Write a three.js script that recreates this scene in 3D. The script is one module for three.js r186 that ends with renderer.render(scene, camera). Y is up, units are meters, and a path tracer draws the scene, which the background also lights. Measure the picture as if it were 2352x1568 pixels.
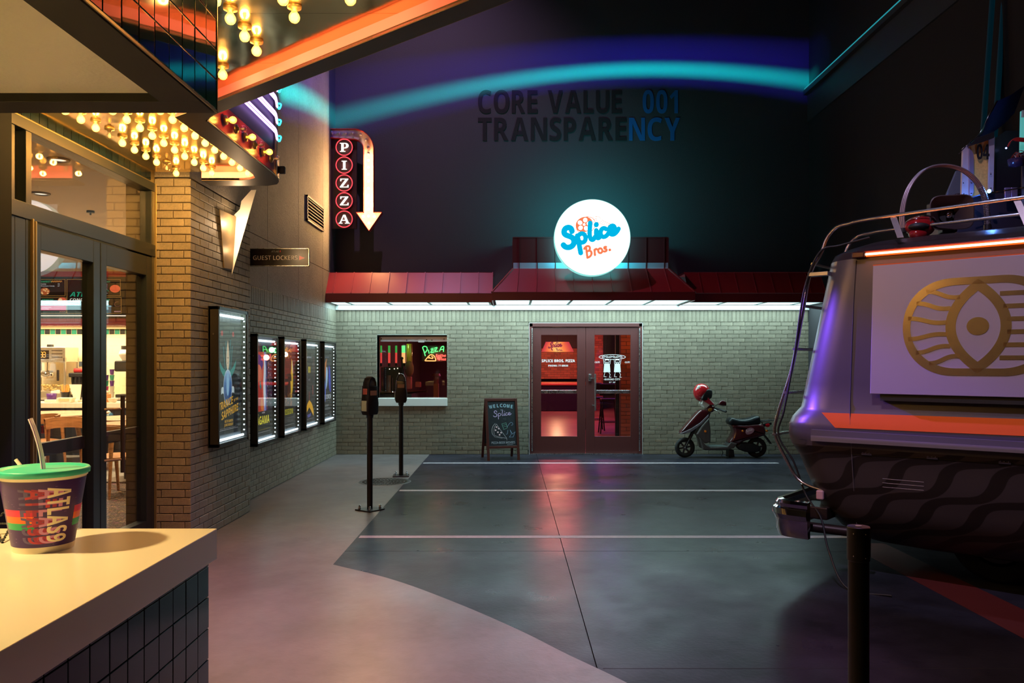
import * as THREE from 'three';
import { mergeGeometries, toCreasedNormals } from 'three/addons/utils/BufferGeometryUtils.js';
import { RoundedBoxGeometry } from 'three/addons/geometries/RoundedBoxGeometry.js';
import { TextGeometry } from 'three/addons/geometries/TextGeometry.js';
import { FontLoader } from 'three/addons/loaders/FontLoader.js';
import { RectAreaLightUniformsLib } from 'three/addons/lights/RectAreaLightUniformsLib.js';

// ---------------------------------------------------------------- camera, exposure, stage lighting
const W = 2352, H = 1568, F = 1850, EYE = 1.55, PX = 1172, PY = 832;
const scene = new THREE.Scene();
scene.background = new THREE.Color(0, 0, 0);
const camera = new THREE.PerspectiveCamera(2 * Math.atan(H / 2 / F) * 180 / Math.PI, W / H, 0.05, 100);
camera.position.set(0, EYE, 0);
camera.lookAt(0, EYE, -10);
camera.setViewOffset(W, H, W / 2 - PX, H / 2 - PY, W, H);
const renderer = new THREE.WebGLRenderer({ antialias: true });
renderer.toneMapping = THREE.LinearToneMapping;
renderer.toneMappingExposure = 1.0;
renderer.shadowMap.enabled = true;
RectAreaLightUniformsLib.init();

// stage lamps with added fixtures, all out of view: place, aim, colour, candela, cone, softness
const STAGE = [
  { at: [1.7, 7.2, -4.2], to: [-0.75, 0, -4.6], color: [0.90, 0.33, 0.92], power: 120, cone: 0.44, pen: 1 },          // pink pool on the pale floor
  { at: [-0.4, 7.4, -1.2], to: [2.9, 1.9, -5.5], color: [0.82, 0.66, 1.0], power: 84, cone: 0.31, pen: 0.8 },      // lavender on the van
  { size: 0.45, at: [-2.74, 4.3, -9.15], to: [1.90, 1.72, -6.05], color: [0.22, 0.08, 1.0], power: 480, cone: 0.085, pen: 0.9 },     // violet on the van's rear corner
  { at: [-1.6, 9.9, -10.7], to: [-1.2, 3.6, -13.6], color: [0.85, 0.52, 0.95], power: 44, cone: 0.72, pen: 1 },     // plum wash on the black wall
  { at: [2.6, 8.4, -6.0], to: [1.2, 0, -6.2], color: [0.48, 0.58, 1.0], power: 20, cone: 0.6, pen: 1 },            // dim blue on the parking floor
  { at: [3.2, 6.0, 1.6], to: [-1.4, 1.2, -2.8], color: [1.0, 0.72, 0.80], power: 5, cone: 0.34, pen: 1 },           // added rose fill on the kiosk, from behind the camera
];
const BULB = { color: [1.0, 0.52, 0.13], power: 0.38 };          // each lit marquee bulb
const SOFFIT = { color: [0.62, 0.98, 1.0], power: 6.8, glow: 1.35 };   // awning light panels
const ARC = { at: [1.97, 6.4, -9.04], power: 620, fringe: 420 };   // slotted ring lamp that draws the teal arc
// ---------------------------------------------------------------- tools
const at = (px, py, D) => new THREE.Vector3((px - PX) * D / F, EYE - (py - PY) * D / F, -D);
const V = (x, y, z) => new THREE.Vector3(x, y, z);
let seed = 7;
const rnd = () => { seed = (seed * 1664525 + 1013904223) >>> 0; return seed / 4294967296; };
const rr = (a, b) => a + (b - a) * rnd();
const C = (hex) => new THREE.Color(hex);
const L = (r, g, b) => new THREE.Color().setRGB(r, g, b);
const used = new Map();
function numbered(name) { const n = used.get(name) ?? 0; used.set(name, n + 1); return n ? name + '_' + String(n).padStart(3, '0') : name; }
const offs = new WeakMap();
const merge = (gs) => {
  gs = [].concat(gs);
  if (gs.length === 1) return gs[0];
  return mergeGeometries(gs.map((g) => { const h = g.index ? g.toNonIndexed() : g.clone(); for (const k of Object.keys(h.attributes)) if (!['position', 'normal', 'uv'].includes(k)) h.deleteAttribute(k); if (!h.attributes.uv) h.setAttribute('uv', new THREE.BufferAttribute(new Float32Array(h.attributes.position.count * 2), 2)); return h; }));
};
// one mesh; under a thing that was placed at pos, geometry given in world coordinates is shifted back
function add(name, geo, material, parent = scene, ud) {
  const m = new THREE.Mesh(merge(geo), material);
  m.name = numbered(name); m.castShadow = m.receiveShadow = true;
  if (offs.has(parent)) m.position.copy(offs.get(parent)).negate();
  if (ud) Object.assign(m.userData, ud);
  parent.add(m);
  return m;
}
// a thing: Group at its base. local = true: children are in the group's own axes
function thing(name, label, category, pos = [0, 0, 0], { group, rot = 0, local = false } = {}) {
  const o = new THREE.Group(); o.name = numbered(name); scene.add(o);
  o.position.set(...pos); o.rotation.y = rot;
  o.userData = { label, category };
  if (group) o.userData.group = group;
  if (!local) offs.set(o, o.position.clone());
  return o;
}
function structure(name, geo, material) {
  if (!geo) { const o = new THREE.Group(); o.name = numbered(name); o.userData.kind = 'structure'; scene.add(o); return o; }
  const m = add(name, geo, material); m.userData.kind = 'structure'; return m;
}
const single = (name, geo, material, label, category, group) => add(name, geo, material, scene, group ? { label, category, group } : { label, category });
// geometry
function uvm(g, sc = 1) {
  if (g.index) g = g.toNonIndexed();
  const p = g.attributes.position, n = g.attributes.normal, uv = new Float32Array(p.count * 2);
  for (let i = 0; i < p.count; i += 3) {
    let ax = 0, ay = 0, az = 0;
    for (let k = 0; k < 3; k++) { ax += Math.abs(n.getX(i + k)); ay += Math.abs(n.getY(i + k)); az += Math.abs(n.getZ(i + k)); }
    for (let k = i; k < i + 3; k++) {
      const x = p.getX(k), y = p.getY(k), z = p.getZ(k);
      const [u, v] = ax >= ay && ax >= az ? [z, y] : ay >= az ? [x, z] : [x, y];
      uv[k * 2] = u * sc; uv[k * 2 + 1] = v * sc;
    }
  }
  g.setAttribute('uv', new THREE.BufferAttribute(uv, 2));
  return g;
}
function box(x0, x1, y0, y1, z0, z1, r = 0) {
  const w = Math.abs(x1 - x0), h = Math.abs(y1 - y0), d = Math.abs(z1 - z0);
  const g = r ? new RoundedBoxGeometry(w, h, d, 2, Math.min(r, w / 2.01, h / 2.01, d / 2.01)) : new THREE.BoxGeometry(w, h, d);
  g.translate((x0 + x1) / 2, (y0 + y1) / 2, (z0 + z1) / 2);
  return uvm(g);
}
const UP = V(0, 1, 0);
function cyl(a, b, r0, r1 = r0, seg = 20, open = false) {
  const d = b.clone().sub(a), g = new THREE.CylinderGeometry(r1, r0, d.length(), seg, 1, open);
  g.applyQuaternion(new THREE.Quaternion().setFromUnitVectors(UP, d.clone().normalize()));
  g.translate((a.x + b.x) / 2, (a.y + b.y) / 2, (a.z + b.z) / 2);
  return g;
}
const sph = (p, r, sx = 1, sy = 1, sz = 1, ws = 20, hs = 14) => new THREE.SphereGeometry(r, ws, hs).scale(sx, sy, sz).translate(p.x, p.y, p.z);
const tube = (pts, r, n = pts.length * 8, closed = false, seg = 10, tension = 0.5) => new THREE.TubeGeometry(new THREE.CatmullRomCurve3(pts, closed, 'catmullrom', tension), n, r, seg, closed);
function lathe(prof, seg = 32, p) { const g = new THREE.LatheGeometry(prof.map(([r, y]) => new THREE.Vector2(r, y)), seg); if (p) g.translate(p.x, p.y, p.z); return g; }
const shapeOf = (pts) => new THREE.Shape(pts.map(([x, y]) => new THREE.Vector2(x, y)));
// outline in x,y given depth in z (centred on z), edges bevelled
function slab(pts, z0, z1, bev = 0, holes = [], smooth = 0) {
  const s = pts instanceof THREE.Shape ? pts : shapeOf(pts);
  for (const h of holes) s.holes.push(h instanceof THREE.Path ? h : new THREE.Path(h.map(([x, y]) => new THREE.Vector2(x, y))));
  const d = Math.abs(z1 - z0) - 2 * bev;
  const g = new THREE.ExtrudeGeometry(s, { depth: Math.max(d, 0.0005), bevelEnabled: bev > 0, bevelSize: bev, bevelOffset: -bev, bevelThickness: bev, bevelSegments: 2, curveSegments: 20 });
  g.translate(0, 0, Math.min(z0, z1) + bev);
  return smooth ? toCreasedNormals(g, smooth) : g;
}
function smoothShape(pts) {   // closed spline through points
  const c = new THREE.CatmullRomCurve3(pts.map(([x, y]) => V(x, y, 0)), true, 'catmullrom', 0.5);
  return shapeOf(c.getPoints(pts.length * 6).slice(0, -1).map((p) => [p.x, p.y]));
}
// surface from rows of points (each row same length)
function loft(rows, crease = 0.6) {
  const n = rows[0].length, pos = [], uv = [];
  const put = (i, j) => { const p = rows[i][j]; pos.push(p.x, p.y, p.z); uv.push(j / (n - 1), i / (rows.length - 1)); };
  for (let i = 0; i + 1 < rows.length; i++) for (let j = 0; j + 1 < n; j++) { put(i, j); put(i, j + 1); put(i + 1, j + 1); put(i, j); put(i + 1, j + 1); put(i + 1, j); }
  const g = new THREE.BufferGeometry();
  g.setAttribute('position', new THREE.BufferAttribute(new Float32Array(pos), 3));
  g.setAttribute('uv', new THREE.BufferAttribute(new Float32Array(uv), 2));
  return toCreasedNormals(g, crease);
}
const quad = (a, b, c, d) => loft([[a, b], [d, c]]);
const turnY = (g, a) => g.rotateY(a);
// materials
const mats = new Map();
function mat(color, roughness = 0.6, metalness = 0, extra = {}) {
  const c = color instanceof THREE.Color ? color : C(color), key = [c.getHexString(), c.r, roughness, metalness, Object.entries(extra).map(([k, v]) => k + (v?.uuid ?? v?.toArray?.() ?? v)).join()].join('|');
  if (!mats.has(key)) mats.set(key, new THREE.MeshPhysicalMaterial({ color: c, roughness, metalness, ...extra }));
  return mats.get(key);
}
const glow = (color, k, base = 0x111111) => mat(base, 0.5, 0, { emissive: color instanceof THREE.Color ? color : C(color), emissiveIntensity: k });
// noise textures
function lattice(n, s0) { let s = s0 >>> 0; const a = new Float32Array(n * n); for (let i = 0; i < a.length; i++) { s = (s * 1664525 + 1013904223) >>> 0; a[i] = s / 4294967296; } return a; }
function fbm(size, freq, oct, s0, gain = 0.5, stretch = 1) {   // tileable value noise, 0..1
  const out = new Float32Array(size * size); let amp = 1, tot = 0;
  for (let o = 0; o < oct; o++) {
    const fx = freq << o, fy = Math.max(1, Math.round((freq << o) * stretch)), n = Math.max(fx, fy), lat = lattice(n, s0 + o * 977);
    for (let y = 0; y < size; y++) {
      const v = y / size * fy, y0 = Math.floor(v), ty = v - y0, sy = ty * ty * (3 - 2 * ty), ya = (y0 % fy) * n, yb = ((y0 + 1) % fy) * n;
      for (let x = 0; x < size; x++) {
        const u = x / size * fx, x0 = Math.floor(u), tx = u - x0, sx = tx * tx * (3 - 2 * tx), xa = x0 % fx, xb = (x0 + 1) % fx;
        const p = lat[ya + xa] + (lat[ya + xb] - lat[ya + xa]) * sx, q = lat[yb + xa] + (lat[yb + xb] - lat[yb + xa]) * sx;
        out[y * size + x] += amp * (p + (q - p) * sy);
      }
    }
    tot += amp; amp *= gain;
  }
  for (let i = 0; i < out.length; i++) out[i] /= tot;
  return out;
}
function tex(size, fn, rep = 1, srgb = false) {
  const d = new Uint8Array(size * size * 4);
  for (let i = 0; i < size * size; i++) { const c = fn(i, i % size, (i / size) | 0); for (let k = 0; k < 3; k++) d[i * 4 + k] = Math.max(0, Math.min(255, (Array.isArray(c) ? c[k] : c) * 255)); d[i * 4 + 3] = 255; }
  const t = new THREE.DataTexture(d, size, size, THREE.RGBAFormat);
  t.wrapS = t.wrapT = THREE.RepeatWrapping; t.magFilter = THREE.LinearFilter; t.minFilter = THREE.LinearMipmapLinearFilter; t.generateMipmaps = true;
  t.repeat.set(rep, rep); if (srgb) t.colorSpace = THREE.SRGBColorSpace; t.needsUpdate = true;
  return t;
}
function canvasTex(w, h, draw) {
  const c = document.createElement('canvas'); c.width = w; c.height = h;
  const x = c.getContext('2d'); draw(x, w, h);
  const t = new THREE.CanvasTexture(c); t.colorSpace = THREE.SRGBColorSpace; t.anisotropy = 8;
  return t;
}
// a flat printed sheet: rectangle a (lower left), b (lower right), c (upper right), d (upper left)
function sheet(a, b, c, d) {
  const g = new THREE.BufferGeometry();
  g.setAttribute('position', new THREE.BufferAttribute(new Float32Array([a, b, c, a, c, d].flatMap((p) => [p.x, p.y, p.z])), 3));
  g.setAttribute('uv', new THREE.BufferAttribute(new Float32Array([0, 0, 1, 0, 1, 1, 0, 0, 1, 1, 0, 1]), 2));
  g.computeVertexNormals();
  return g;
}
const font = await new FontLoader().loadAsync('fonts/droid/droid_sans_bold.typeface.json');
const serif = await new FontLoader().loadAsync('fonts/droid/droid_serif_bold.typeface.json');
function letters(text, size, depth, f = font) { const g = new TextGeometry(text, { font: f, size, depth, curveSegments: 6, bevelEnabled: false }); g.computeBoundingBox(); return g; }
// lights
function pointLight(name, p, color, power, radius, parent = scene) {
  const l = new THREE.PointLight(L(...color), power); l.name = name; l.position.copy(p); l.castShadow = true; l.shadow.radius = radius / 0.02; parent.add(l); return l;
}
function spotLight(name, p, target, color, power, angle, penumbra, radius = 0.05) {
  const l = new THREE.SpotLight(L(...color), power, 0, angle, penumbra); l.name = name; l.position.copy(p); l.target.position.copy(target); l.castShadow = true; l.shadow.radius = radius / 0.02; scene.add(l, l.target); l.target.name = name + '_aim'; return l;
}
function areaLight(name, p, target, w, h, color, power) {
  const l = new THREE.RectAreaLight(L(...color), power, w, h); l.name = name; l.position.copy(p); scene.add(l); l.lookAt(target); return l;
}
// ---------------------------------------------------------------- surface materials
const nA = fbm(512, 4, 6, 11), nB = fbm(512, 16, 4, 23), nC = fbm(512, 3, 4, 37, 0.6), nS = fbm(512, 64, 3, 51), nW = fbm(512, 4, 6, 71, 0.6, 16);
const concreteMap = tex(512, (i) => { const v = 0.64 + 0.46 * (nA[i] - 0.5) + 0.18 * (nB[i] - 0.5) + 0.16 * (nS[i] - 0.5); return [v, v * 0.985, v * 0.96]; }, 0.3);
const concreteRough = tex(512, (i) => { const v = 0.36 + 0.16 * (nA[i] - 0.5) + 0.08 * (nB[i] - 0.5); return [v, v, v]; }, 0.37);
const darkMap = tex(512, (i) => { const v = 0.60 + 0.75 * (nA[i] - 0.5) + 0.3 * (nB[i] - 0.5) + 0.15 * (nS[i] - 0.5); return [v, v * 1.0, v * 1.03]; }, 0.42);
const darkRough = tex(512, (i) => { const v = 0.33 + 0.17 * (nA[i] - 0.5) + 0.08 * (nB[i] - 0.5); return [v, v, v]; }, 0.45);
const grainBump = tex(512, (i) => nS[i] * 0.7 + nB[i] * 0.3, 1);
const stuccoBump = tex(512, (i) => nS[i], 1.6);
const stuccoMap = tex(512, (i) => { const v = 0.7 + 0.28 * (nA[i] - 0.5) + 0.25 * (nS[i] - 0.5); return [v, v, v]; }, 0.8);
const brickMap = tex(512, (i) => { const v = 0.78 + 0.5 * (nA[i] - 0.5) + 0.3 * (nS[i] - 0.5); return [v, v, v]; }, 1.7);
const smearRough = tex(512, (i) => { const v = 0.10 + 0.34 * Math.max(0, nA[i] - 0.46) + 0.10 * (nC[i] - 0.3); return [v, v, v]; }, 0.8);
const smearBump = tex(512, (i) => nC[i] * 0.8 + nA[i] * 0.2, 0.5);
const woodMap = tex(512, (i) => { const v = 0.55 + 0.75 * (nW[i] - 0.5); return [v, v * 0.9, v * 0.8]; }, 1.0);
const brushedRough = tex(512, (i) => { const v = 0.30 + 0.25 * (nS[i] - 0.5) + 0.18 * (nA[i] - 0.5); return [v, v, v]; }, 1.5);
const carpetMap = tex(512, (i) => { const s = nS[i], k = s > 0.60 ? 1 : s > 0.54 ? 0.35 : 0.05; const w = nB[i]; return w > 0.55 ? [0.28 * k + 0.02, 0.16 * k + 0.012, 0.08 * k + 0.012] : w < 0.36 ? [0.16 * k + 0.02, 0.05 * k + 0.01, 0.09 * k + 0.015] : [0.12 * k + 0.015, 0.10 * k + 0.012, 0.08 * k + 0.012]; }, 1.6);
const M = {
  pale: mat(L(0.265, 0.24, 0.24), 1, 0, { map: concreteMap, roughnessMap: concreteRough, bumpMap: grainBump, bumpScale: 0.0006 }),
  parking: mat(L(0.044, 0.044, 0.062), 1, 0, { map: darkMap, roughnessMap: darkRough, bumpMap: grainBump, bumpScale: 0.0006, specularIntensity: 0.16, specularColor: L(0.95, 0.86, 1.0) }),
  joint: mat(L(0.012, 0.012, 0.013), 0.8),
  linePaint: mat(L(0.66, 0.60, 0.64), 0.5, 0, { map: stuccoMap }),
  black: mat(L(0.012, 0.012, 0.013), 0.55),
  blackWall: mat(L(0.075, 0.068, 0.078), 0.85, 0, { bumpMap: stuccoBump, bumpScale: 0.002 }),
  bricks: [0.30, 0.28, 0.32].map((v) => mat(L(v, v * 0.855, v * 0.63), 0.62, 0, { map: brickMap, bumpMap: grainBump, bumpScale: 0.0012 })),
  mortar: mat(L(0.17, 0.145, 0.105), 0.8),
  stucco: mat(L(0.40, 0.36, 0.32), 0.72, 0, { map: stuccoMap, bumpMap: stuccoBump, bumpScale: 0.004 }),
  whiteTrim: mat(L(0.62, 0.64, 0.64), 0.5),
  red: mat(L(0.40, 0.018, 0.022), 0.36, 0, { clearcoat: 0.1, clearcoatRoughness: 0.4 }),
  redDark: mat(L(0.17, 0.018, 0.022), 0.45),
  maroonDoor: mat(L(0.085, 0.020, 0.020), 0.42),
  glass: new THREE.MeshPhysicalMaterial({ color: 0xffffff, roughness: 0, metalness: 0, transmission: 1, thickness: 0, ior: 1.5 }),
  aluminium: mat(L(0.62, 0.62, 0.64), 1, 1, { roughnessMap: brushedRough }),
  chrome: mat(L(0.75, 0.74, 0.76), 0.08, 1),
  darkMetal: mat(L(0.03, 0.027, 0.03), 0.38, 0.3),
  storeFrame: mat(L(0.012, 0.018, 0.021), 0.34, 0),
  brass: mat(L(0.80, 0.60, 0.26), 1, 1, { roughnessMap: smearRough, bumpMap: smearBump, bumpScale: 0.006 }),
  goldGrout: mat(L(0.42, 0.33, 0.16), 0.35, 0.8),
  coral: mat(L(0.86, 0.23, 0.34), 0.2),
  bronze: mat(L(0.065, 0.048, 0.036), 0.42, 0.5, { bumpMap: smearBump, bumpScale: 0.003 }),
  wood: mat(L(0.62, 0.30, 0.12), 0.45, 0, { map: woodMap }),
  paleWood: mat(L(0.75, 0.45, 0.28), 0.45, 0, { map: woodMap }),
  cream: mat(L(0.80, 0.68, 0.44), 0.6),
  counterTop: mat(L(0.80, 0.72, 0.58), 0.16, 0),
  tileBlack: [0, 1, 2].map((k) => mat(L(0.005 + k * 0.001, 0.012 + k * 0.002, 0.015 + k * 0.002), 0.14, 0, { specularIntensity: 0.6 })),
  tileDark: [0, 1, 2].map((k) => mat(L(0.010 + k * 0.002, 0.060 + k * 0.006, 0.040 + k * 0.004), 0.06, 0, { clearcoat: 1, clearcoatRoughness: 0.02 })),
};
// ---------------------------------------------------------------- the setting
const BACK = 13.59, XL = -2.94, XR = 5.03, XS = -3.01, XP = -2.715;
// floor: pale walkway and dark parking slab, each its own slab
const curve = [[-1.36, 6.18], [-0.847, 5.76], [-0.352, 5.2], [0.07, 4.64], [0.297, 4.29], [0.564, 3.9], [0.95, 3.2], [1.25, 2.4], [1.4, 1.4], [1.45, 0]];
const cpts = new THREE.CatmullRomCurve3(curve.slice(0).map(([x, d]) => V(x, 0, d)), false, 'centripetal').getPoints(60).map((p) => [p.x, p.z]);
const floorSlab = (pts) => { const s = shapeOf(pts); const g = new THREE.ExtrudeGeometry(s, { depth: 0.15, bevelEnabled: false }); g.rotateX(-Math.PI / 2); g.translate(0, -0.15, 0); return uvm(g); };   // shape y = depth into the room
const floor = structure('floor');
const ROOMR = 8.0;
const dark = [[-1.36, BACK + 0.01], [-1.36, 6.18], ...cpts.slice(1), [1.45, -5], [ROOMR, -5], [ROOMR, 7.6], [XR, 7.6], [XR, BACK + 0.01]];
const pale = [[XS, -5], [1.45, -5], ...[...cpts].reverse(), [-1.36, BACK + 0.01], [XL, BACK + 0.01], [XL, 8.4], [XS, 8.4]];
// parking slab cut along its sawn joint at x = 0.44
const cutAt = (pts, x0, keepLess) => {   // clip polygon to one side of x = x0
  const out = [];
  for (let i = 0; i < pts.length; i++) {
    const a = pts[i], b = pts[(i + 1) % pts.length], ia = keepLess ? a[0] <= x0 : a[0] >= x0, ib = keepLess ? b[0] <= x0 : b[0] >= x0;
    if (ia) out.push(a);
    if (ia !== ib) { const t = (x0 - a[0]) / (b[0] - a[0]); out.push([x0, a[1] + t * (b[1] - a[1])]); }
  }
  return out;
};
add('walkway_slab', floorSlab(pale), M.pale, floor);
add('parking_slab', floorSlab(cutAt(dark, 0.437, true)), M.parking, floor);
add('parking_slab', floorSlab(cutAt(dark, 0.443, false)), M.parking, floor);
add('joint_bed', box(-3.4, ROOMR, -0.2, -0.012, -BACK, 5), M.joint, floor);
for (const D of [6.62, 4.08]) add('saw_joint', box(D > 6 ? -1.36 : 0.47, ROOMR - 0.3, -0.001, 0.0006, -D - 0.002, -D + 0.002), M.joint, floor);
// painted bay lines
for (const [D, x1, w] of [[12.41, 4.13, 0.10], [9.75, 4.35, 0.10], [7.16, 4.3, 0.095]]) add('bay_line', box(-1.34, x1, -0.001, 0.0012, -D - w / 2, -D + w / 2), M.linePaint, floor);
const redStripe = mat(L(0.10, 0.012, 0.010), 0.6);
{ const a = at(1985, 1232, 6.9), b = at(2352, 1432, 4.78), d = b.clone().sub(a).setY(0).normalize(), n = V(-d.z, 0, d.x).multiplyScalar(0.17); a.y = b.y = 0.001; b.addScaledVector(d, 1.5);
  add('painted_stripe', quad(a.clone().sub(n), a.clone().add(n), b.clone().add(n), b.clone().sub(n)), redStripe, floor); }

// brickwork ---------------------------------------------------------------
const BW = 0.2032, BH = 0.0675, GAP = 0.0055;
const brickCache = new Map();
function brickGeo(w, h, d = 0.007, c = 0.003, variant = 0) {
  const key = [Math.round(w * 1000), Math.round(h * 1000), variant].join();
  if (brickCache.has(key)) return brickCache.get(key);
  const x = w / 2, y = h / 2, r = (a) => (((key.length * 7 + variant * 31 + a * 17) % 11) / 11 - 0.5) * 0.0035;   // slightly worn corners
  const o = [[-x, -y], [x, -y], [x, y], [-x, y]], f = o.map(([a, b], i) => V(a - Math.sign(a) * (c + Math.abs(r(i))), b - Math.sign(b) * (c + Math.abs(r(i + 4))), d)), m = o.map(([a, b]) => V(a, b, d - c)), k = o.map(([a, b]) => V(a, b, -0.004));
  const pos = [], q = (a, b, e, g) => { for (const p of [a, b, e, a, e, g]) pos.push(p.x, p.y, p.z); };
  q(f[0], f[1], f[2], f[3]);
  for (let i = 0; i < 4; i++) { const j = (i + 1) % 4; q(m[i], m[j], f[j], f[i]); q(k[i], k[j], m[j], m[i]); }
  let g = new THREE.BufferGeometry();
  g.setAttribute('position', new THREE.BufferAttribute(new Float32Array(pos), 3));
  g.computeVertexNormals();
  g = uvm(g);
  if (variant) { const uv = g.attributes.uv; for (let i = 0; i < uv.count; i++) uv.setXY(i, uv.getX(i) + variant * 0.173, uv.getY(i) + variant * 0.319); }
  brickCache.set(key, g);
  return g;
}
// origin: world point of u = 0 at floor; rotY: 0 faces the camera (u to the right), PI/2 faces +x (u away from the camera)
function brickwork(parent, origin, rotY, u0, u1, y0, y1, { holes = [], soldier = null, rank = () => 1, most = 300, phase = 0, ranges } = {}) {
  const list = [];
  const place = (ua, ub, ya, yb) => {
    for (const [ha, hb, hy0, hy1] of holes) {
      if (yb <= hy0 + 0.01 || ya >= hy1 - 0.01) continue;
      if (ua >= ha && ub <= hb) return;
      if (ua < ha && ub > ha) ub = ha - 0.002; else if (ua < hb && ub > hb) ua = hb + 0.002;
    }
    if (ub - ua < 0.025 || yb - ya < 0.02) return;
    list.push([ua, ub, ya, yb]);
  };
  const top = soldier ? soldier[0] : y1;
  for (let j = 0, y = y0; y < top - 0.015; j++, y += BH) {
    const off = (j % 2 ? BW / 2 : 0) + phase + (((j * 37) % 7) - 3) * 0.004;
    for (let u = u0 - BW * 2 + off; u < u1; u += BW) {
      const a = Math.max(u, u0), b = Math.min(u + BW - GAP, u1);
      if (b > a) place(a, b, y + GAP / 2, Math.min(y + BH - GAP / 2, top - 0.002));
    }
  }
  if (soldier) for (let u = u0; u < u1 - 0.02; u += BH) place(u, Math.min(u + BH - GAP, u1), soldier[0] + GAP / 2, soldier[1] - GAP / 2);
  list.sort((a, b) => rank(b) - rank(a));
  const rest = [[], [], []], e = new THREE.Euler(0, rotY, 0), q = new THREE.Quaternion().setFromEuler(e), one = V(1, 1, 1);
  list.forEach(([a, b, c, d], i) => {
    const v = Math.floor(rnd() * 3), k = Math.floor(rnd() * 3), g = brickGeo(b - a, d - c, 0.007, 0.003, v);
    const p = V((a + b) / 2, (c + d) / 2, rr(-0.0016, 0.0016)).applyQuaternion(q).add(origin);
    const tilt = new THREE.Quaternion().setFromEuler(new THREE.Euler(rr(-0.006, 0.006), 0, rr(-0.004, 0.004)));
    if (i < most) { const m = add('brick', g, M.bricks[k], parent); m.position.copy(p); m.quaternion.copy(q).multiply(tilt); } else rest[k].push(g.clone().applyMatrix4(new THREE.Matrix4().compose(p, q.clone().multiply(tilt), one)));
  });
  rest.forEach((r, k) => { if (r.length) add('brick_courses', mergeGeometries(r), M.bricks[k], parent, { kind: 'stuff' }); });
}

// back wall: pizzeria front below, black painted wall above
const DOOR = { x0: 0.323, x1: 2.226, y1: 2.211 }, WIN = { x0: -2.248, x1: -1.065, y0: 0.815, y1: 2.013 };
const wallBack = structure('wall_back');
{
  const z0 = -BACK - 0.006, z1 = -BACK - 0.25, B = (a, b, c, d) => box(a, b, c, d, z0, z1);
  add('wall_core', [B(XL - 0.3, WIN.x0, 0, 2.44), B(WIN.x1, DOOR.x0, 0, 2.44), B(DOOR.x1, XR + 0.3, 0, 2.44), B(WIN.x0, WIN.x1, 0, WIN.y0), B(WIN.x0, WIN.x1, WIN.y1, 2.44), B(DOOR.x0, DOOR.x1, DOOR.y1, 2.44)], M.mortar, wallBack);
  brickwork(wallBack, V(0, 0, -BACK), 0, XL, XR, 0, 2.43, {
    holes: [[WIN.x0, WIN.x1, WIN.y0, WIN.y1], [DOOR.x0 - 0.01, DOOR.x1 + 0.01, -1, DOOR.y1 + 0.012]], soldier: [2.228, 2.43],
    rank: ([a, , c]) => (a > -2.2 && a < 0.9 ? 2 : 1) * (c < 2.2 ? 1 : 0.2) - Math.abs(a + 0.4) * 0.1 - Math.abs(c - 1.5) * 0.2,
  });
  add('upper_wall', box(XL - 0.3, XR + 0.3, 2.44, 10.2, -BACK + 0.03, z1), M.blackWall, wallBack);
}
structure('trim_1', box(XL, XR, 2.43, 2.508, -BACK + 0.045, -BACK - 0.05, 0.004), M.whiteTrim);

// left wall: plain near end, pier beside the storefront, long wall with poster cases
const wallLeft = structure('wall_left');
add('wall_core', [box(XL - 0.3, XL - 0.006, 0, 2.42, -8.39, -BACK - 0.2), box(-3.0, XP - 0.012, 0, 3.11, -6.832, -8.38), box(XS - 0.25, XP - 0.4, 0, 3.11, -6.832, -8.38)], M.mortar, wallLeft);
brickwork(wallLeft, V(XL, 0, -8.39), Math.PI / 2, 0, BACK - 8.39, 0, 2.42, {
  soldier: [2.217, 2.42], rank: ([a, , c, d]) => (a > 0.55 ? 1 : 0) * (d - c > 0.1 ? 0.75 : 1) * (c > 0.62 && c < 1.85 && ((a > 0.6 && a < 1.4) || (a > 1.7 && a < 2.5)) ? 0.3 : 1) / (a + 4),
});
const wallPier = structure('wall_pier');
brickwork(wallPier, V(XP, 0, -6.82), Math.PI / 2, 0, 1.57, 0, 3.11, { rank: ([a, , c]) => (c > 0.4 ? 1 : 0) * (a > 0.38 && a < 1.2 && c > 0.78 && c < 2.05 ? 0.2 : 1) - 0.05 * a, most: 230 });
brickwork(wallPier, V(XS, 0, -6.82), 0, 0, XP - XS + 0.012, 0, 3.11, { rank: ([, , c]) => (c > 0.5 ? 1 : 0), most: 70, phase: 0.05 });
add('pier_return', box(XL - 0.02, XP, 0, 3.12, -8.39, -8.30), M.mortar, wallPier);
// stucco above the bricks with three shallow joints
{
  const zs = [8.39, 9.755, 11.18, 12.62, 13.06], ys = [2.42, 3.02, 10.2], seams = 0.006;
  for (let j = 0; j < 2; j++) for (let i = 0; i < 4; i++) add('stucco_panel', box(XL - 0.28, XL, ys[j] + (j ? seams : 0), ys[j + 1], -zs[i] - (i ? seams : 0), -zs[i + 1], 0.003), M.stucco, wallLeft);
  add('black_return', box(XL - 0.28, XL - 0.004, 3.0, 10.2, -13.066, -BACK), M.blackWall, wallLeft);
  add('stucco_panel', box(XL - 0.28, XL, 2.42, 3.02, -13.06, -BACK, 0.003), M.stucco, wallLeft);
  add('joint_back', box(XL - 0.3, XL - 0.012, 2.42, 10.2, -8.39, -BACK), M.joint, wallLeft);
  add('stucco_panel', box(XS - 0.25, XP, 3.12, 10.2, -6.82, -8.39), M.stucco, wallLeft);
  add('plain_wall', [box(XS - 0.3, XS, 3.25, 10.2, -4.8, -6.82), ], M.blackWall, wallLeft);
  add('plain_wall', box(XS - 0.3, XS + 0.02, 0, 10.2, 5, -4.83), mat(L(0.010, 0.012, 0.015), 0.8, 0, { specularIntensity: 0.12 }), wallLeft);
}
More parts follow.
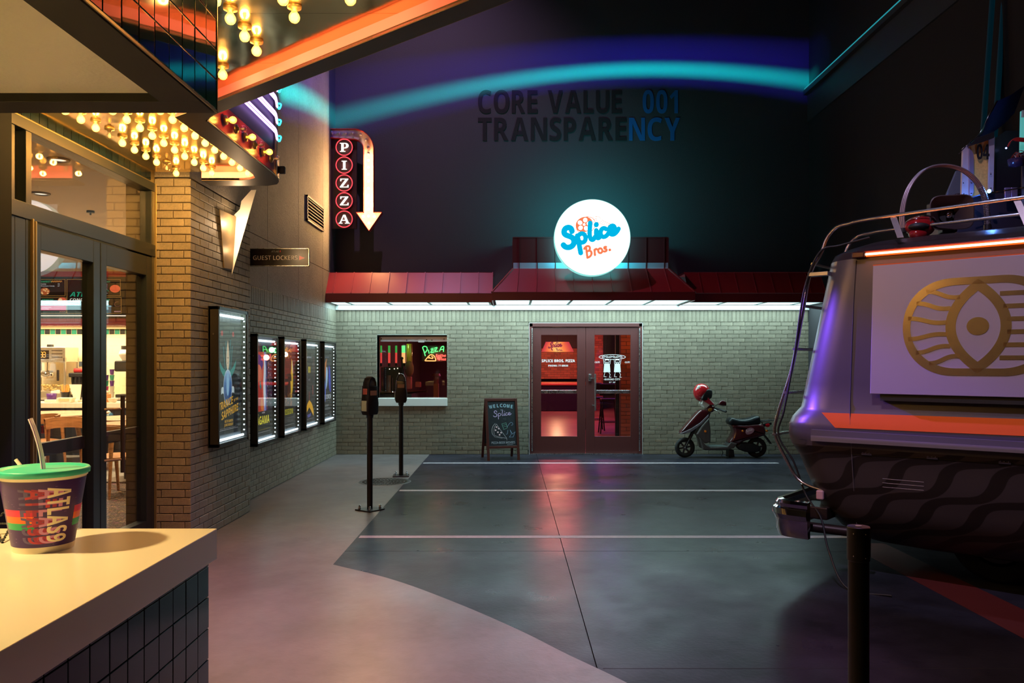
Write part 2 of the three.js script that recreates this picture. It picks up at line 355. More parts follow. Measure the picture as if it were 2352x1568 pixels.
// right, rear and ceiling: black box of the hall
const farBlack = mat(L(0.022, 0.019, 0.024), 0.9);
structure('wall_right', [box(XR, XR + 0.3, 0, 10.2, -7.6, -BACK - 0.2), box(XR, ROOMR + 0.3, 0, 10.2, -7.6, -7.3), box(ROOMR, ROOMR + 0.3, 0, 10.2, 5, -7.6)], farBlack);
structure('wall_rear', box(XS - 0.3, ROOMR + 0.3, 0, 10.2, 5, 5.3), M.blackWall);
structure('ceiling', box(XS - 0.6, ROOMR + 0.3, 10.2, 10.4, 5.3, -BACK - 0.3), M.blackWall);
// ledge that runs along the right wall
{
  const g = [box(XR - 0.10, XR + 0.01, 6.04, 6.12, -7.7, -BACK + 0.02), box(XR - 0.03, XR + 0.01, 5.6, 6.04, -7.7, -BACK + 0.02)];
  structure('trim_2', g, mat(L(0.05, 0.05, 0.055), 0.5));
  const o = structure('lit_ledge_line'); add('ledge_edge_light', cyl(V(XR - 0.10, 6.127, -9.4), V(XR - 0.10, 6.127, -BACK + 0.1), 0.009, 0.009, 8), glow(L(0.02, 0.30, 0.36), 0.9), o);  // teal-lit ledge edge put in as a thin glowing tube
  const w = structure('painted_light_streaks'); for (const [a, b] of [[at(2288, -120, 8.25), at(2256, 330, 8.25)], [at(2314, -120, 8.25), at(2284, 330, 8.25)]]) add('light_cylinder', cyl(b, a, 0.026, 0.026, 12), glow(L(0.0, 0.008, 0.013), 1), w);  // two beam streaks on the wall, put in as dim glowing cylinders
}
// lettering on the black wall
{
  const t = thing('wall_lettering', 'large black gloss capitals in two lines on the black wall above the round sign', 'lettering', [-0.54, 5.3, -BACK + 0.03]);
  const gloss = mat(L(0.040, 0.036, 0.038), 1, 0, { specularIntensity: 0 }), blue = mat(L(0.02, 0.17, 0.50), 0.4);  // blue reflected light painted into some letters
  const line = (text, px0, px1, pyBase, capPx, blueFrom) => {
    const D = BACK - 0.03, cap = capPx * D / F, size = cap / 0.72; let x = 0; const gs = [];
    for (const ch of text) { if (ch === ' ') { x += size * 0.45; continue; } const g = letters(ch, size, 0.012); const b = g.boundingBox; gs.push([ch, g, x - b.min.x]); x += b.max.x - b.min.x + size * 0.14; }
    const p0 = at(px0, pyBase, D), w = (px1 - px0) * D / F, k = w / (x - size * 0.14);
    gs.forEach(([ch, g, gx], i) => add('letter', g.translate(gx, 0, 0).scale(k, 1, 1).translate(p0.x, p0.y, -BACK + 0.03), i >= blueFrom && i < blueFrom + 3 ? blue : gloss, t));
  };
  line('CORE VALUE', 1098, 1428, 260, 38, 99);
  line('001', 1476, 1557, 260, 38, 0);
  line('TRANSPARENCY', 1098, 1562, 323, 38, 9);
}
// vent in the stucco, wall sign
{
  const D0 = 11.57, D1 = 12.59, y0 = 3.59, y1 = 3.96, t = thing('wall_vent', 'grey louvred air vent set in the stucco wall', 'vent', [XL, y0, -(D0 + D1) / 2]);
  const m = mat(L(0.30, 0.26, 0.23), 0.5, 0.3);
  add('frame', [box(XL, XL + 0.03, y0, y0 + 0.025, -D0, -D1), box(XL, XL + 0.03, y1 - 0.025, y1, -D0, -D1), box(XL, XL + 0.03, y0, y1, -D0, -D0 - 0.03), box(XL, XL + 0.03, y0, y1, -D1 + 0.03, -D1)], m, t);
  add('backing', box(XL, XL + 0.003, y0, y1, -D0, -D1), M.black, t);
  for (let i = 0; i < 7; i++) { const y = y0 + 0.03 + i * 0.047; add('slat', loft([[V(XL + 0.004, y + 0.03, -D0), V(XL + 0.004, y + 0.03, -D1)], [V(XL + 0.034, y, -D0), V(XL + 0.034, y, -D1)], [V(XL + 0.034, y + 0.005, -D0), V(XL + 0.034, y + 0.005, -D1)], [V(XL + 0.006, y + 0.035, -D0), V(XL + 0.006, y + 0.035, -D1)]], 0.2), m, t); }
}
{
  const D = 8.8, a = at(553, 611, D), b = at(710, 570, D), t = thing('guest_sign', 'dark flag sign reading GUEST LOCKERS with a red arrow', 'sign', [a.x, a.y, -D]);
  const art = canvasTex(620, 164, (x, w, h) => {
    x.fillStyle = '#1b1216'; x.fillRect(0, 0, w, h); x.fillStyle = '#d9d0d6'; x.font = '57px sans-serif'; x.textBaseline = 'middle'; x.textAlign = 'right'; x.fillText('GUEST LOCKERS', w - 100, 88);
    x.fillStyle = '#e0323c'; x.beginPath(); x.moveTo(w - 86, 66); x.lineTo(w - 86, 112); x.lineTo(w - 34, 89); x.fill();
    x.font = 'italic bold 24px sans-serif'; x.textAlign = 'center'; x.fillStyle = '#7f8890'; x.fillText('ATLAS', w * 0.50, 26); x.fillStyle = '#e0323c'; x.fillText('9', w * 0.50 + 46, 26);
  });
  add('sign_board', box(a.x, b.x, a.y, b.y, -D - 0.03, -D, 0.003), mat(L(0.02, 0.014, 0.017), 0.3), t);
  add('sign_print', sheet(V(a.x + 0.006, a.y + 0.006, -D + 0.001), V(b.x - 0.006, a.y + 0.006, -D + 0.001), V(b.x - 0.006, b.y - 0.006, -D + 0.001), V(a.x + 0.006, b.y - 0.006, -D + 0.001)), new THREE.MeshPhysicalMaterial({ map: art, roughness: 0.25 }), t);
  add('edge_frame', [box(a.x, b.x, a.y, a.y + 0.006, -D - 0.03, -D + 0.004), box(a.x, b.x, b.y - 0.006, b.y, -D - 0.03, -D + 0.004), box(b.x - 0.006, b.x, a.y, b.y, -D - 0.03, -D + 0.004)], M.aluminium, t);
  add('wall_bracket', box(XL, XL + 0.015, a.y, b.y, -D - 0.06, -D + 0.03), M.darkMetal, t);
}
// stage lamps out of view, a fixture added round each light
for (const s of STAGE) {
  const p = V(...s.at), q = V(...s.to), d = q.clone().sub(p).normalize(), k = s.size ?? 1, body = p.clone().addScaledVector(d, -0.32 * k);
  const o = structure('stage_lamp');
  add('lamp_can', [cyl(body, p.clone().addScaledVector(d, -0.02), 0.11 * k, 0.13 * k, 24), s.at[1] < 5 ? cyl(body, V(XL, body.y, body.z), 0.02, 0.02, 10) : cyl(body, V(body.x, 10.2, body.z), 0.02, 0.02, 10)], M.black, o);
  add('lamp_lens', cyl(p.clone().addScaledVector(d, -0.02), p.clone().addScaledVector(d, -0.012), 0.115 * k, 0.115 * k, 24), glow(L(...s.color), 1.2), o);
  spotLight('stage_lamp', p, q, s.color, s.power, s.cone, s.pen, 0.06);
}
// slotted ring lamp: a light between two cones, so that it throws a thin conical sheet of light
{
  const p = V(...ARC.at), th = 2.82581237, ph = 4.80929827, half = 1.27270522, ax = V(Math.sin(th) * Math.cos(ph), Math.cos(th), Math.sin(th) * Math.sin(ph));
  const q = new THREE.Quaternion().setFromUnitVectors(UP, ax), e = 0.013, R = 0.36, e2 = 0.014;
  const edge = (a, r) => [r * Math.sin(a), r * Math.cos(a)];
  const o = structure('ring_lamp');
  const put = (prof) => { const g = lathe(prof, 64); g.applyQuaternion(q); g.translate(p.x, p.y, p.z); return g; };
  add('lower_shade', put([[0.0, 0.10], [0.10, 0.115], edge(half - e, R), [R * 0.8, 0.3], [0, 0.34]]), M.black, o);
  add('upper_shade', put([edge(half + e2, R), [0.12, -0.04], [0, -0.10], [0, -0.25], [R * 0.9, -0.2], edge(half + e2, R)]), M.black, o);
  // back shield: closes the slot towards the hall
  const loc = (x, y, z) => { const v = V(x, y, z).sub(p).applyQuaternion(q.clone().invert()); return Math.atan2(v.x, v.z); };
  let a0 = loc(XR, 6.3, -13.25), a1 = loc(XL, 5.2, -10.2), am = loc(2, 6.4, -BACK);
  const norm = (a) => { while (a < am - Math.PI) a += 2 * Math.PI; while (a > am + Math.PI) a -= 2 * Math.PI; return a; };
  a0 = norm(a0); a1 = norm(a1); const lo = Math.min(a0, a1), hi = Math.max(a0, a1);
  const sg = new THREE.LatheGeometry([[R + 0.012, -0.06], [R + 0.012, 0.22], [R + 0.03, 0.22], [R + 0.03, -0.06], [R + 0.012, -0.06]].map(([r, y]) => new THREE.Vector2(r, y)), 64, hi, 2 * Math.PI - (hi - lo));
  sg.applyQuaternion(q); sg.translate(p.x, p.y, p.z); add('back_shield', sg, M.black, o);
  pointLight('ring_lamp', p, [0.0, 0.80, 0.72], ARC.power, 0.010);
  pointLight('ring_lamp_fringe', p.clone().addScaledVector(ax, 0.012), [0.05, 0.03, 1.0], ARC.fringe, 0.036);
}
// ---------------------------------------------------------------- cinema entrance: marquee, storefront, kiosk
const SOF = 3.11, LIP = 3.04;
const marquee = thing('entrance_marquee', 'gold mirrored entrance canopy with coral lips, bulbs and violet neon over the doors', 'marquee', [-2.4, SOF, -5.5]);
{
  // plan of the opening (x, depth): gold soffit inside, lip all round
  const inner = [[XS, 6.60], [-2.22, 6.60], [-2.12, 6.57], [-2.06, 6.50], [-2.04, 6.38], [-2.04, 4.90], [-1.69, 4.617], [1.95, 1.504], [1.95, 0.95], [XS, 0.95]];
  const outer = [[XP + 0.005, 6.80], [-2.05, 6.80], [-1.95, 6.74], [-1.90, 6.62], [-1.88, 6.45], [-1.88, 4.97], [-1.80, 4.86], [2.13, 1.50], [2.13, 0.80], [XS, 0.80]];
  const flat = (pts, y, h) => { const g = new THREE.ExtrudeGeometry(shapeOf(pts), { depth: h, bevelEnabled: false }); g.rotateX(-Math.PI / 2); g.translate(0, y, 0); return uvm(g); };
  // mirror-polished sheets, one per strip
  const sheets = [[0.95, 1.8], [1.8, 2.4], [2.4, 3.0], [3.0, 3.6], [3.6, 4.2], [4.2, 4.8], [4.8, 5.4], [5.4, 6.0], [6.0, 6.60]];
  const clipD = (pts, d0, d1) => { const f = (q, lo, less) => { const o = []; q.forEach((a, i) => { const b = q[(i + 1) % q.length], ia = less ? a[1] <= lo : a[1] >= lo, ib = less ? b[1] <= lo : b[1] >= lo; if (ia) o.push(a); if (ia !== ib) { const t = (lo - a[1]) / (b[1] - a[1]); o.push([a[0] + t * (b[0] - a[0]), lo]); } }); return o; }; return f(f(pts, d0, false), d1, true); };
  sheets.forEach(([a, b]) => add('mirror_sheet', flat(clipD(inner, a + 0.001, b - 0.001), SOF, 0.02), M.brass, marquee));
  // coral inner face of the lip
  const rows = [inner.slice(1, 8).map(([x, d]) => V(x, LIP + 0.004, -d)), inner.slice(1, 8).map(([x, d]) => V(x, SOF, -d))];
  rows.forEach((r) => r.unshift(V(-2.53, r[0].y, -6.60)));
  add('coral_lip', loft(rows, 0.5), M.coral, marquee);
  // dark underside and outer face
  const lipShape = shapeOf([...outer, ...[...inner].reverse()]);
  const und = new THREE.ExtrudeGeometry(shapeOf([[-2.53, 6.80], ...outer.slice(1, 9), ...inner.slice(1, 9).reverse(), [-2.53, 6.60]]), { depth: 0.02, bevelEnabled: false }); und.rotateX(-Math.PI / 2); und.translate(0, LIP, 0);
  add('lip_underside', uvm(und), M.bronze, marquee);
  const band = mat(L(0.30, 0.02, 0.03), 0.24, 0.2), TOPB = 3.24, TOP = 4.4;
  const face = (i0, i1, ya, yb, o = 0) => loft([outer.slice(i0, i1).map(([x, d]) => V(x + o, ya, -d)), outer.slice(i0, i1).map(([x, d]) => V(x + o, yb, -d))], 0.5);
  add('red_band', face(1, 9, LIP, TOPB), band, marquee);
  add('neon_panel', face(1, 9, TOPB, TOP, -0.012), mat(L(0.018, 0.010, 0.055), 0.5), marquee);
  add('roof_deck', flat(outer, TOP, 0.05), M.black, marquee);
  add('corner_trim', [box(-1.885, -1.872, LIP, TOP, -6.475, -6.45), tube(outer.slice(1, 9).map(([x, d]) => V(x + 0.004, LIP + 0.006, -d)), 0.006, 80, false, 6, 0)], mat(L(0.5, 0.36, 0.2), 0.3, 0.9), marquee);
  // bulbs: grid read row by row
  const glassLit = mat(L(0.9, 0.75, 0.4), 0.08, 0, { transmission: 0.55, thickness: 0, emissive: L(1.0, 0.62, 0.20), emissiveIntensity: 0.32 }), glassOff = M.glass;
  const filament = glow(L(1.0, 0.72, 0.33), 7), filamentOff = mat(L(0.5, 0.4, 0.3), 0.4, 0.5), socket = mat(L(0.30, 0.22, 0.10), 0.35, 0.9);
  const globe = (r) => lathe([[0, -r * 1.02], [r * 0.5, -r * 0.88], [r * 0.86, -r * 0.5], [r, 0], [r * 0.9, r * 0.45], [r * 0.62, r * 0.86], [r * 0.42, r * 1.15]], 22);
  const gGlobe = globe(0.0245), gFil = lathe([[0, -0.016], [0.009, -0.010], [0.010, 0.006], [0.004, 0.02], [0, 0.021]], 12), gSock = lathe([[0.0, 0.028], [0.012, 0.028], [0.013, 0.036], [0.030, 0.040], [0.032, 0.052], [0.026, 0.056], [0.0, 0.056]], 22);
  const bulb = (p, lit, q, power = BULB.power, color = BULB.color) => {
    const m = add('bulb', gGlobe, lit ? glassLit : glassOff, marquee); m.position.add(p); if (q) m.quaternion.copy(q);
    add('filament', gFil, lit ? filament : filamentOff, m); add('socket', gSock, socket, m);
    if (lit) { const l = pointLight('bulb_light', V(0, 0, 0), color, power, 0.02, m); l.name = 'bulb_light'; }
  };
  const y = SOF - 0.052;
  const rowsB = [[-2.67, 4.83, 10, [3, 8]], [-2.385, 4.83, 10, []], [-2.10, 4.83, 10, []]];
  for (const [x, d0, n, off] of rowsB) for (let i = 0; i < n; i++) bulb(V(x, y, -(d0 + i * 0.1785)), !off.includes(i));
  for (const [x, d] of [[-1.51, 4.23], [-1.23, 3.36], [-1.23, 3.54], [-1.23, 3.73], [-1.23, 3.905], [-0.945, 3.35], [-0.945, 3.525], [-0.665, 3.35]]) bulb(V(x, y, -d), true);
  const qf = new THREE.Quaternion().setFromAxisAngle(V(0, 0, 1), Math.PI / 2);   // globe points to +x
  for (let i = 0; i < 6; i++) bulb(V(-1.872 + 0.058, 3.135, -(5.27 + i * 0.2)), i % 2 === 0, qf, 0.14);
  // violet neon tubes in pairs, cyan end marks
  const neon = glow(L(0.64, 0.36, 1.0), 3.0), cyan = glow(L(0.05, 0.75, 1.0), 2.2);
  for (const ny of [3.375, 3.505, 3.635, 3.765, 3.9]) for (const dy of [0, 0.028]) {
    const pts = [V(-1.87, ny + dy, -4.98), V(-1.862, ny + dy, -5.1), V(-1.862, ny + dy, -6.30), V(-1.862, ny + dy - 0.012, -6.40), V(-1.87, ny + dy - 0.04, -6.46)];
    add('neon_tube', tube(pts, 0.0085, 60, false, 8, 0.3), neon, marquee);
  }
  for (const ny of [3.34, 3.47, 3.60, 3.735]) add('cyan_neon_mark', tube([V(-1.868, ny + 0.022, -6.452), V(-1.842, ny + 0.022, -6.470), V(-1.856, ny - 0.016, -6.470), V(-1.868, ny + 0.014, -6.455)], 0.0078, 24, true, 6), cyan, marquee);
  areaLight('neon_light', V(-1.80, 3.6, -5.7), V(0, 3.6, -5.7), 1.4, 0.5, [0.36, 0.14, 1.0], 0.9);
  add('cable_clip', box(-1.90, -1.85, 3.10, 3.16, -6.64, -6.60, 0.008), M.black, marquee);
}
// wall sconce of folded plates on the pier
{
  const t = thing('wall_sconce', 'tall white folded-plate wall lamp glowing on the brick pier', 'wall lamp', [XP, 2.4, -7.7]);
  const D = 7.82, blade = [[XP + 0.012, 2.40], [XP + 0.25, 3.225], [XP + 0.20, 3.222], [XP + 0.105, 3.115], [XP + 0.09, 3.035], [XP + 0.02, 2.965]];
  const white = mat(L(0.82, 0.78, 0.70), 0.5), g = slab(blade.map(([x, y]) => [x, y]), -D - 0.004, -D + 0.004, 0.001);
  add('blade', g, white, t);
  // slanted front plate standing off the wall, open above and below
  const pl = (o) => [V(XP + 0.03 + o, 2.96, -7.43), V(XP + 0.05 + o, 2.96, -D + 0.005), V(XP + 0.02 + o, 2.45, -D + 0.02), V(XP + 0.012 + o, 2.44, -7.60)];
  const a = pl(0), b = pl(0.006);
  add('front_plate', [quad(b[0], b[1], b[2], b[3]), quad(a[1], a[0], a[3], a[2]), quad(a[0], a[1], b[1], b[0]), quad(a[3], a[0], b[0], b[3]), quad(a[2], a[3], b[3], b[2])], mat(L(0.20, 0.135, 0.06), 0.5, 0.2), t);  // unlit shade of the white plate put into its dark gold colour
  const lp = glow(L(1, 0.72, 0.42), 2.0);
  add('lamp_strip', box(XP + 0.006, XP + 0.018, 2.55, 2.93, -7.66, -7.62, 0.004), lp, t);
  pointLight('sconce_light', V(XP + 0.13, 2.86, -7.66), [1.0, 0.66, 0.36], 0.45, 0.03);
  pointLight('sconce_light', V(XP + 0.10, 2.62, -7.72), [1.0, 0.66, 0.36], 0.10, 0.03);
}
// storefront with a pair of glass doors, transom and sidelight, in the plane x = XS
const door2 = structure('door_2');
{
  const f = M.storeFrame, X0 = XS - 0.10, X1 = XS, D0 = 4.84, D1 = 6.82, mid = (a, b, c, d, y0, y1) => box(a, b, y0, y1, -d, -c, 0.004);
  add('door_frame', [mid(X0, X1, D0, D0 + 0.055, 0, 3.06), mid(X0, X1, D1 - 0.06, D1, 0, 3.06), mid(X0, X1 + 0.01, D0, D1, 2.99, 3.06), mid(X0, X1 + 0.012, D0, D1, 2.44, 2.54), mid(X0, X1 + 0.004, 5.00, 5.06, 0, 3.06)], f, door2);
  add('gold_edge_trim', [mid(X1 - 0.01, X1 + 0.02, 6.82 - 0.012, 6.82, 0, 3.06), mid(X1, X1 + 0.006, 4.84, 4.846, 0, 3.1), mid(X1, X1 + 0.022, 5.045, 5.06, 0, 2.45), mid(X1, X1 + 0.022, 5.075, 5.09, 0, 2.44)], M.goldGrout, door2);
  add('glass', mid(XS - 0.052, XS - 0.048, 5.06, D1 - 0.06, 2.54, 2.99), M.glass, door2);
  add('glass', mid(XS - 0.052, XS - 0.048, D0 + 0.055, 5.00, 2.54, 2.99), M.glass, door2);
  add('side_panel', mid(X0, X1 + 0.002, D0 + 0.05, 5.00, 0, 2.44), f, door2);
  for (const [a, b, k] of [[5.075, 5.905, 0], [5.915, 6.755, 1]]) {
    const leaf = add('door_leaf', [mid(X0 + 0.02, X1 + 0.004, a, a + 0.085, 0.02, 2.43), mid(X0 + 0.02, X1 + 0.004, b - 0.095, b, 0.02, 2.43), mid(X0 + 0.02, X1 + 0.003, a + 0.084, b - 0.094, 2.27, 2.43), mid(X0 + 0.02, X1 + 0.003, a + 0.084, b - 0.094, 0.02, 0.24)], f, door2);
    add('glass', mid(XS - 0.045, XS - 0.041, a + 0.085, b - 0.095, 0.24, 2.27), M.glass, leaf);
    add('push_bar', mid(XS - 0.10, XS - 0.06, a + 0.05, b - 0.06, 0.93, 1.02), M.darkMetal, leaf);
    if (k) {
      const hx = XS + 0.085, hd = a + 0.165;
      add('pull_handle', cyl(V(hx, 0.72, -hd), V(hx, 1.30, -hd), 0.016, 0.016, 16), M.bronze, leaf);
      add('handle_mount', [1.20, 0.82].map((y) => cyl(V(XS, y, -(a + 0.05)), V(hx, y, -hd), 0.009, 0.009, 10)), M.goldGrout, leaf);
    }
  }
  // row of small dark tiles above the frame
  for (let i = 0; i < 21; i++) { const d = D0 + 0.02 + i * 0.094; if (d + 0.09 > D1) break; add('tile', box(XS - 0.03, XS + 0.006, 3.072, SOF + 0.05, -d - 0.088, -d, 0.003), M.tileBlack[i % 3], door2); }
  add('tile_bed', box(XS - 0.10, XS - 0.002, 3.06, 3.3, -D1, -D0), M.goldGrout, door2);
}
// kiosk: counter below, canopy above
{
  const KX = -1.06, KD = 2.913, TOPY = 0.95, SL = 0.11;
  const t = thing('kiosk_counter', 'cream stone counter with dark green tiled front holding the big cup', 'counter', [-1.9, 0, -1.6]);
  add('counter_slab', box(-2.6, KX, TOPY - SL, TOPY, -KD, 0.9, 0.003), M.counterTop, t);
  const bx = KX - 0.022, bz = -KD + 0.021;
  add('counter_body', box(-2.58, bx - 0.007, 0, TOPY - SL, bz + 0.007, 0.85), mat(L(0.03, 0.04, 0.04), 0.6), t);
  const TW = 0.1024, TH = 0.1113;
  for (let j = -1; j < 6; j++) for (let i = 0; i < 20; i++) {
    const y1 = TOPY - SL - 0.021 - j * TH, y0 = y1 - TH + 0.003, z0 = bz + i * TW; if (j < 0) { if (j === -1) add('tile', box(bx - 0.008, bx, TOPY - SL - 0.019, TOPY - SL - 0.001, z0 + 0.0015, z0 + TW - 0.0015, 0.002), M.tileBlack[(i * 7) % 3], t); continue; }
    add('tile', box(bx - 0.008, bx + rr(-0.0006, 0.0006), y0, y1, z0 + 0.0015, z0 + TW - 0.0015, 0.0025), M.tileBlack[(i * 5 + j * 3 + 9) % 3], t);
  }
  const low = []; for (let i = 0; i < 20; i++) { const y1 = TOPY - SL - 0.021 - 6 * TH, z0 = bz + i * TW; low.push(box(bx - 0.008, bx, 0.005, y1, z0 + 0.0015, z0 + TW - 0.0015, 0.0025)); }
  add('tile_course', low, M.tileBlack[1], t, { kind: 'stuff' });

  const cy = 2.451, c = thing('kiosk_canopy', 'dark overhead kiosk canopy with glossy green tiled edge and pale recessed panel', 'canopy', [-1.9, cy, -1.6]);
  const rim = mat(L(0.020, 0.019, 0.014), 0.6);
  add('rim', [box(-2.6, KX - 0.011, cy, cy + 0.06, -KD, -KD + 0.128, 0.002), box(KX - 0.152, KX - 0.011, cy, cy + 0.06, -KD + 0.128, 0.9)], rim, c);
  add('underside_panel', box(-2.6, KX - 0.152, cy + 0.03, cy + 0.05, -KD + 0.128, 0.9), mat(L(0.84, 0.80, 0.68), 0.30, 0, { bumpMap: stuccoBump, bumpScale: 0.0012 }), c);
  add('body', box(-2.6, KX - 0.003, cy + 0.05, 3.02, -KD + 0.009, 0.9), M.goldGrout, c);
  const TWc = 0.102, THc = 0.1085;
  for (let j = 0; j < 7; j++) for (let i = 0; i < 16; i++) {
    const z0 = -KD + 0.002 + i * TWc, y0 = cy + 0.010 + j * THc;
    if (y0 > 2.93) continue;
    const g = box(KX - 0.010, KX + rr(-0.0008, 0.0008), y0 + 0.002, y0 + THc - 0.002, z0 + 0.002, z0 + TWc - 0.002, 0.002);
    const p = V(KX, y0 + THc / 2, z0 + TWc / 2); g.translate(-p.x, -p.y, -p.z); g.rotateY(rr(-0.005, 0.005)); g.rotateZ(rr(-0.005, 0.005)); g.translate(p.x, p.y, p.z);
    add('tile', g, M.tileDark[(i * 3 + j * 5) % 3], c);
  }
  add('edge_trim', [box(KX - 0.005, KX + 0.002, cy, 3.02, -KD - 0.001, -KD + 0.004), box(KX - 0.003, KX + 0.002, cy, cy + 0.008, -KD, 0.9)], M.goldGrout, c);
  // warm downlight inside the kiosk, left of the frame
  const o = structure('kiosk_lamp');
  add('lamp_lens', cyl(V(-2.4, cy + 0.018, -2.16), V(-2.4, cy + 0.028, -2.16), 0.05, 0.05, 20), glow(L(1, 0.8, 0.45), 1.5), o);
  spotLight('kiosk_lamp', V(-2.4, cy - 0.01, -2.16), V(-1.9, 0.95, -2.2), [1.0, 0.71, 0.29], 22, 1.05, 0.9, 0.05);
}
// big drink cup on the counter
{
  const b = at(100, 1262, 2.605), G = 4 / 3; b.y = 0.95;
  const t = thing('drink_cup', 'large purple plastic cup with green lid and striped straw on the counter', 'cup', [b.x, b.y, b.z], { local: true, rot: 0 });
  const hC = 0.186, r0 = 0.0655, r1 = 0.096; t.scale.setScalar(G);
  const art = canvasTex(1536, 512, (x, w, h) => {   // wraps once round; w/2 faces +z
    x.fillStyle = '#3a1466'; x.fillRect(0, 0, w, h);
    x.fillStyle = '#e9dcc0'; x.fillRect(0, h - 46, w, 46); x.fillRect(0, 0, w, 16);
    let s = 5; const r = () => (s = (s * 16807) % 2147483647) / 2147483647;
    x.strokeStyle = 'rgba(210,180,230,0.55)'; x.lineWidth = 2; for (let i = 0; i < 130; i++) { const a = r() * w, c = 20 + r() * (h - 80), l = 6 + r() * 16; x.beginPath(); x.moveTo(a, c); x.lineTo(a + l, c + 1); x.stroke(); }
    const band = (x0, x1) => [['#e5154e', 0], ['#ff6f1d', 1], ['#12a566', 2]].forEach(([c, k]) => { x.fillStyle = c; x.fillRect(x0, 206 + k * 46, x1 - x0, 46); });
    band(590, 836); band(1120, 1330);
    x.save(); x.translate(968, 250); x.rotate(Math.PI / 2); x.textAlign = 'center'; x.textBaseline = 'middle'; x.font = 'bold 128px sans-serif'; x.scale(0.86, 1.62);
    [['#5c4d86', 104], ['#c22b46', 78], ['#a51c4d', 52], ['#cf86bd', 28]].forEach(([c, o]) => { x.fillStyle = c; x.fillText('ATLAS9', 6, o - 10); });
    x.fillStyle = '#f5e6c4'; x.fillText('ATLAS9', 0, -14);
    x.restore();
  });
  art.wrapS = THREE.RepeatWrapping;
  const body = lathe([[r0, 0], [r0 + 0.0005, 0.004], [r1 - 0.002, hC - 0.008]], 72); body.rotateY(Math.PI);
  { const uv = body.attributes.uv; for (let i = 0; i < uv.count; i++) uv.setXY(i, uv.getX(i), [0, 0.03, 1][Math.round(uv.getY(i) * 2)]); }
  add('cup_body', body, new THREE.MeshPhysicalMaterial({ map: art, roughness: 0.34 }), t);
  add('cup_base', lathe([[0, 0.0], [r0, 0.0], [r0 - 0.004, 0.002], [0, 0.003]], 60), M.cream, t);
  add('cup_rim', lathe([[r1 - 0.004, hC - 0.012], [r1, hC - 0.010], [r1 + 0.001, hC - 0.002], [r1 - 0.002, hC]], 60), mat(L(0.82, 0.74, 0.58), 0.4), t);
  add('lid', lathe([[r1 + 0.001, hC - 0.006], [r1 + 0.005, hC - 0.004], [r1 + 0.006, hC + 0.006], [r1 + 0.003, hC + 0.0095], [r1 - 0.005, hC + 0.009], [r1 - 0.009, hC + 0.004], [r1 - 0.014, hC + 0.0055], [0, hC + 0.006]], 72), mat(L(0.04, 0.50, 0.36), 0.38), t);
  const sp = [V(0.0, hC + 0.002, 0.0), V(-0.006, hC + 0.05, 0.002), V(-0.018, hC + 0.095, 0.003), V(-0.030, hC + 0.128, 0.004)];
  const st = add('straw', tube(sp, 0.0055, 30, false, 14), mat(L(0.86, 0.76, 0.84), 0.9, 0, { transmission: 0.55, thickness: 0 }), t);
  add('straw_stripe', tube(sp.map((p) => p.clone().add(V(0.0005, 0, 0.0046))), 0.0012, 30, false, 6), mat(L(0.25, 0.08, 0.35), 0.4), st);
}
// wire stand and thin stick at the counter's edge behind the cup
{
  const y = 0.95, t = thing('wire_stand', 'small black twisted wire stand at the counter edge behind the cup', 'stand', [-1.60, y, -2.6]);
  const tw = (a, b) => { const pts = []; for (let i = 0; i <= 26; i++) { const p = a.clone().lerp(b, i / 26); pts.push(p.add(V(Math.cos(i * 1.9) * 0.0024, 0, Math.sin(i * 1.9) * 0.0024))); } return tube(pts, 0.003, 90, false, 6); };
  const f = at(5, 1246, 2.67), s = at(28, 1212, 2.8), u = at(40, 1150, 2.8), l = at(-20, 1215, 2.8); f.y = y + 0.004; s.y = y + 0.04; l.y = y + 0.04;
  add('wire', [tw(f, s), tw(f, l), tw(s, u), tw(l, u), tw(s, l)], M.black, t);
}
{
  const a = at(36, 1055, 2.8), b = at(70, 1098, 2.8);
  const c = b.clone().add(b.clone().sub(a).multiplyScalar(1.2)); c.y = 0.955;
  const t = thing('drinking_straw', 'second pale straw lying against the back of the purple cup', 'straw', [c.x, c.y, c.z]);
  add('straw_tube', tube([a, b.clone().lerp(a, 0.4), b, c], 0.006, 20), mat(L(0.78, 0.74, 0.62), 0.4), t);
}
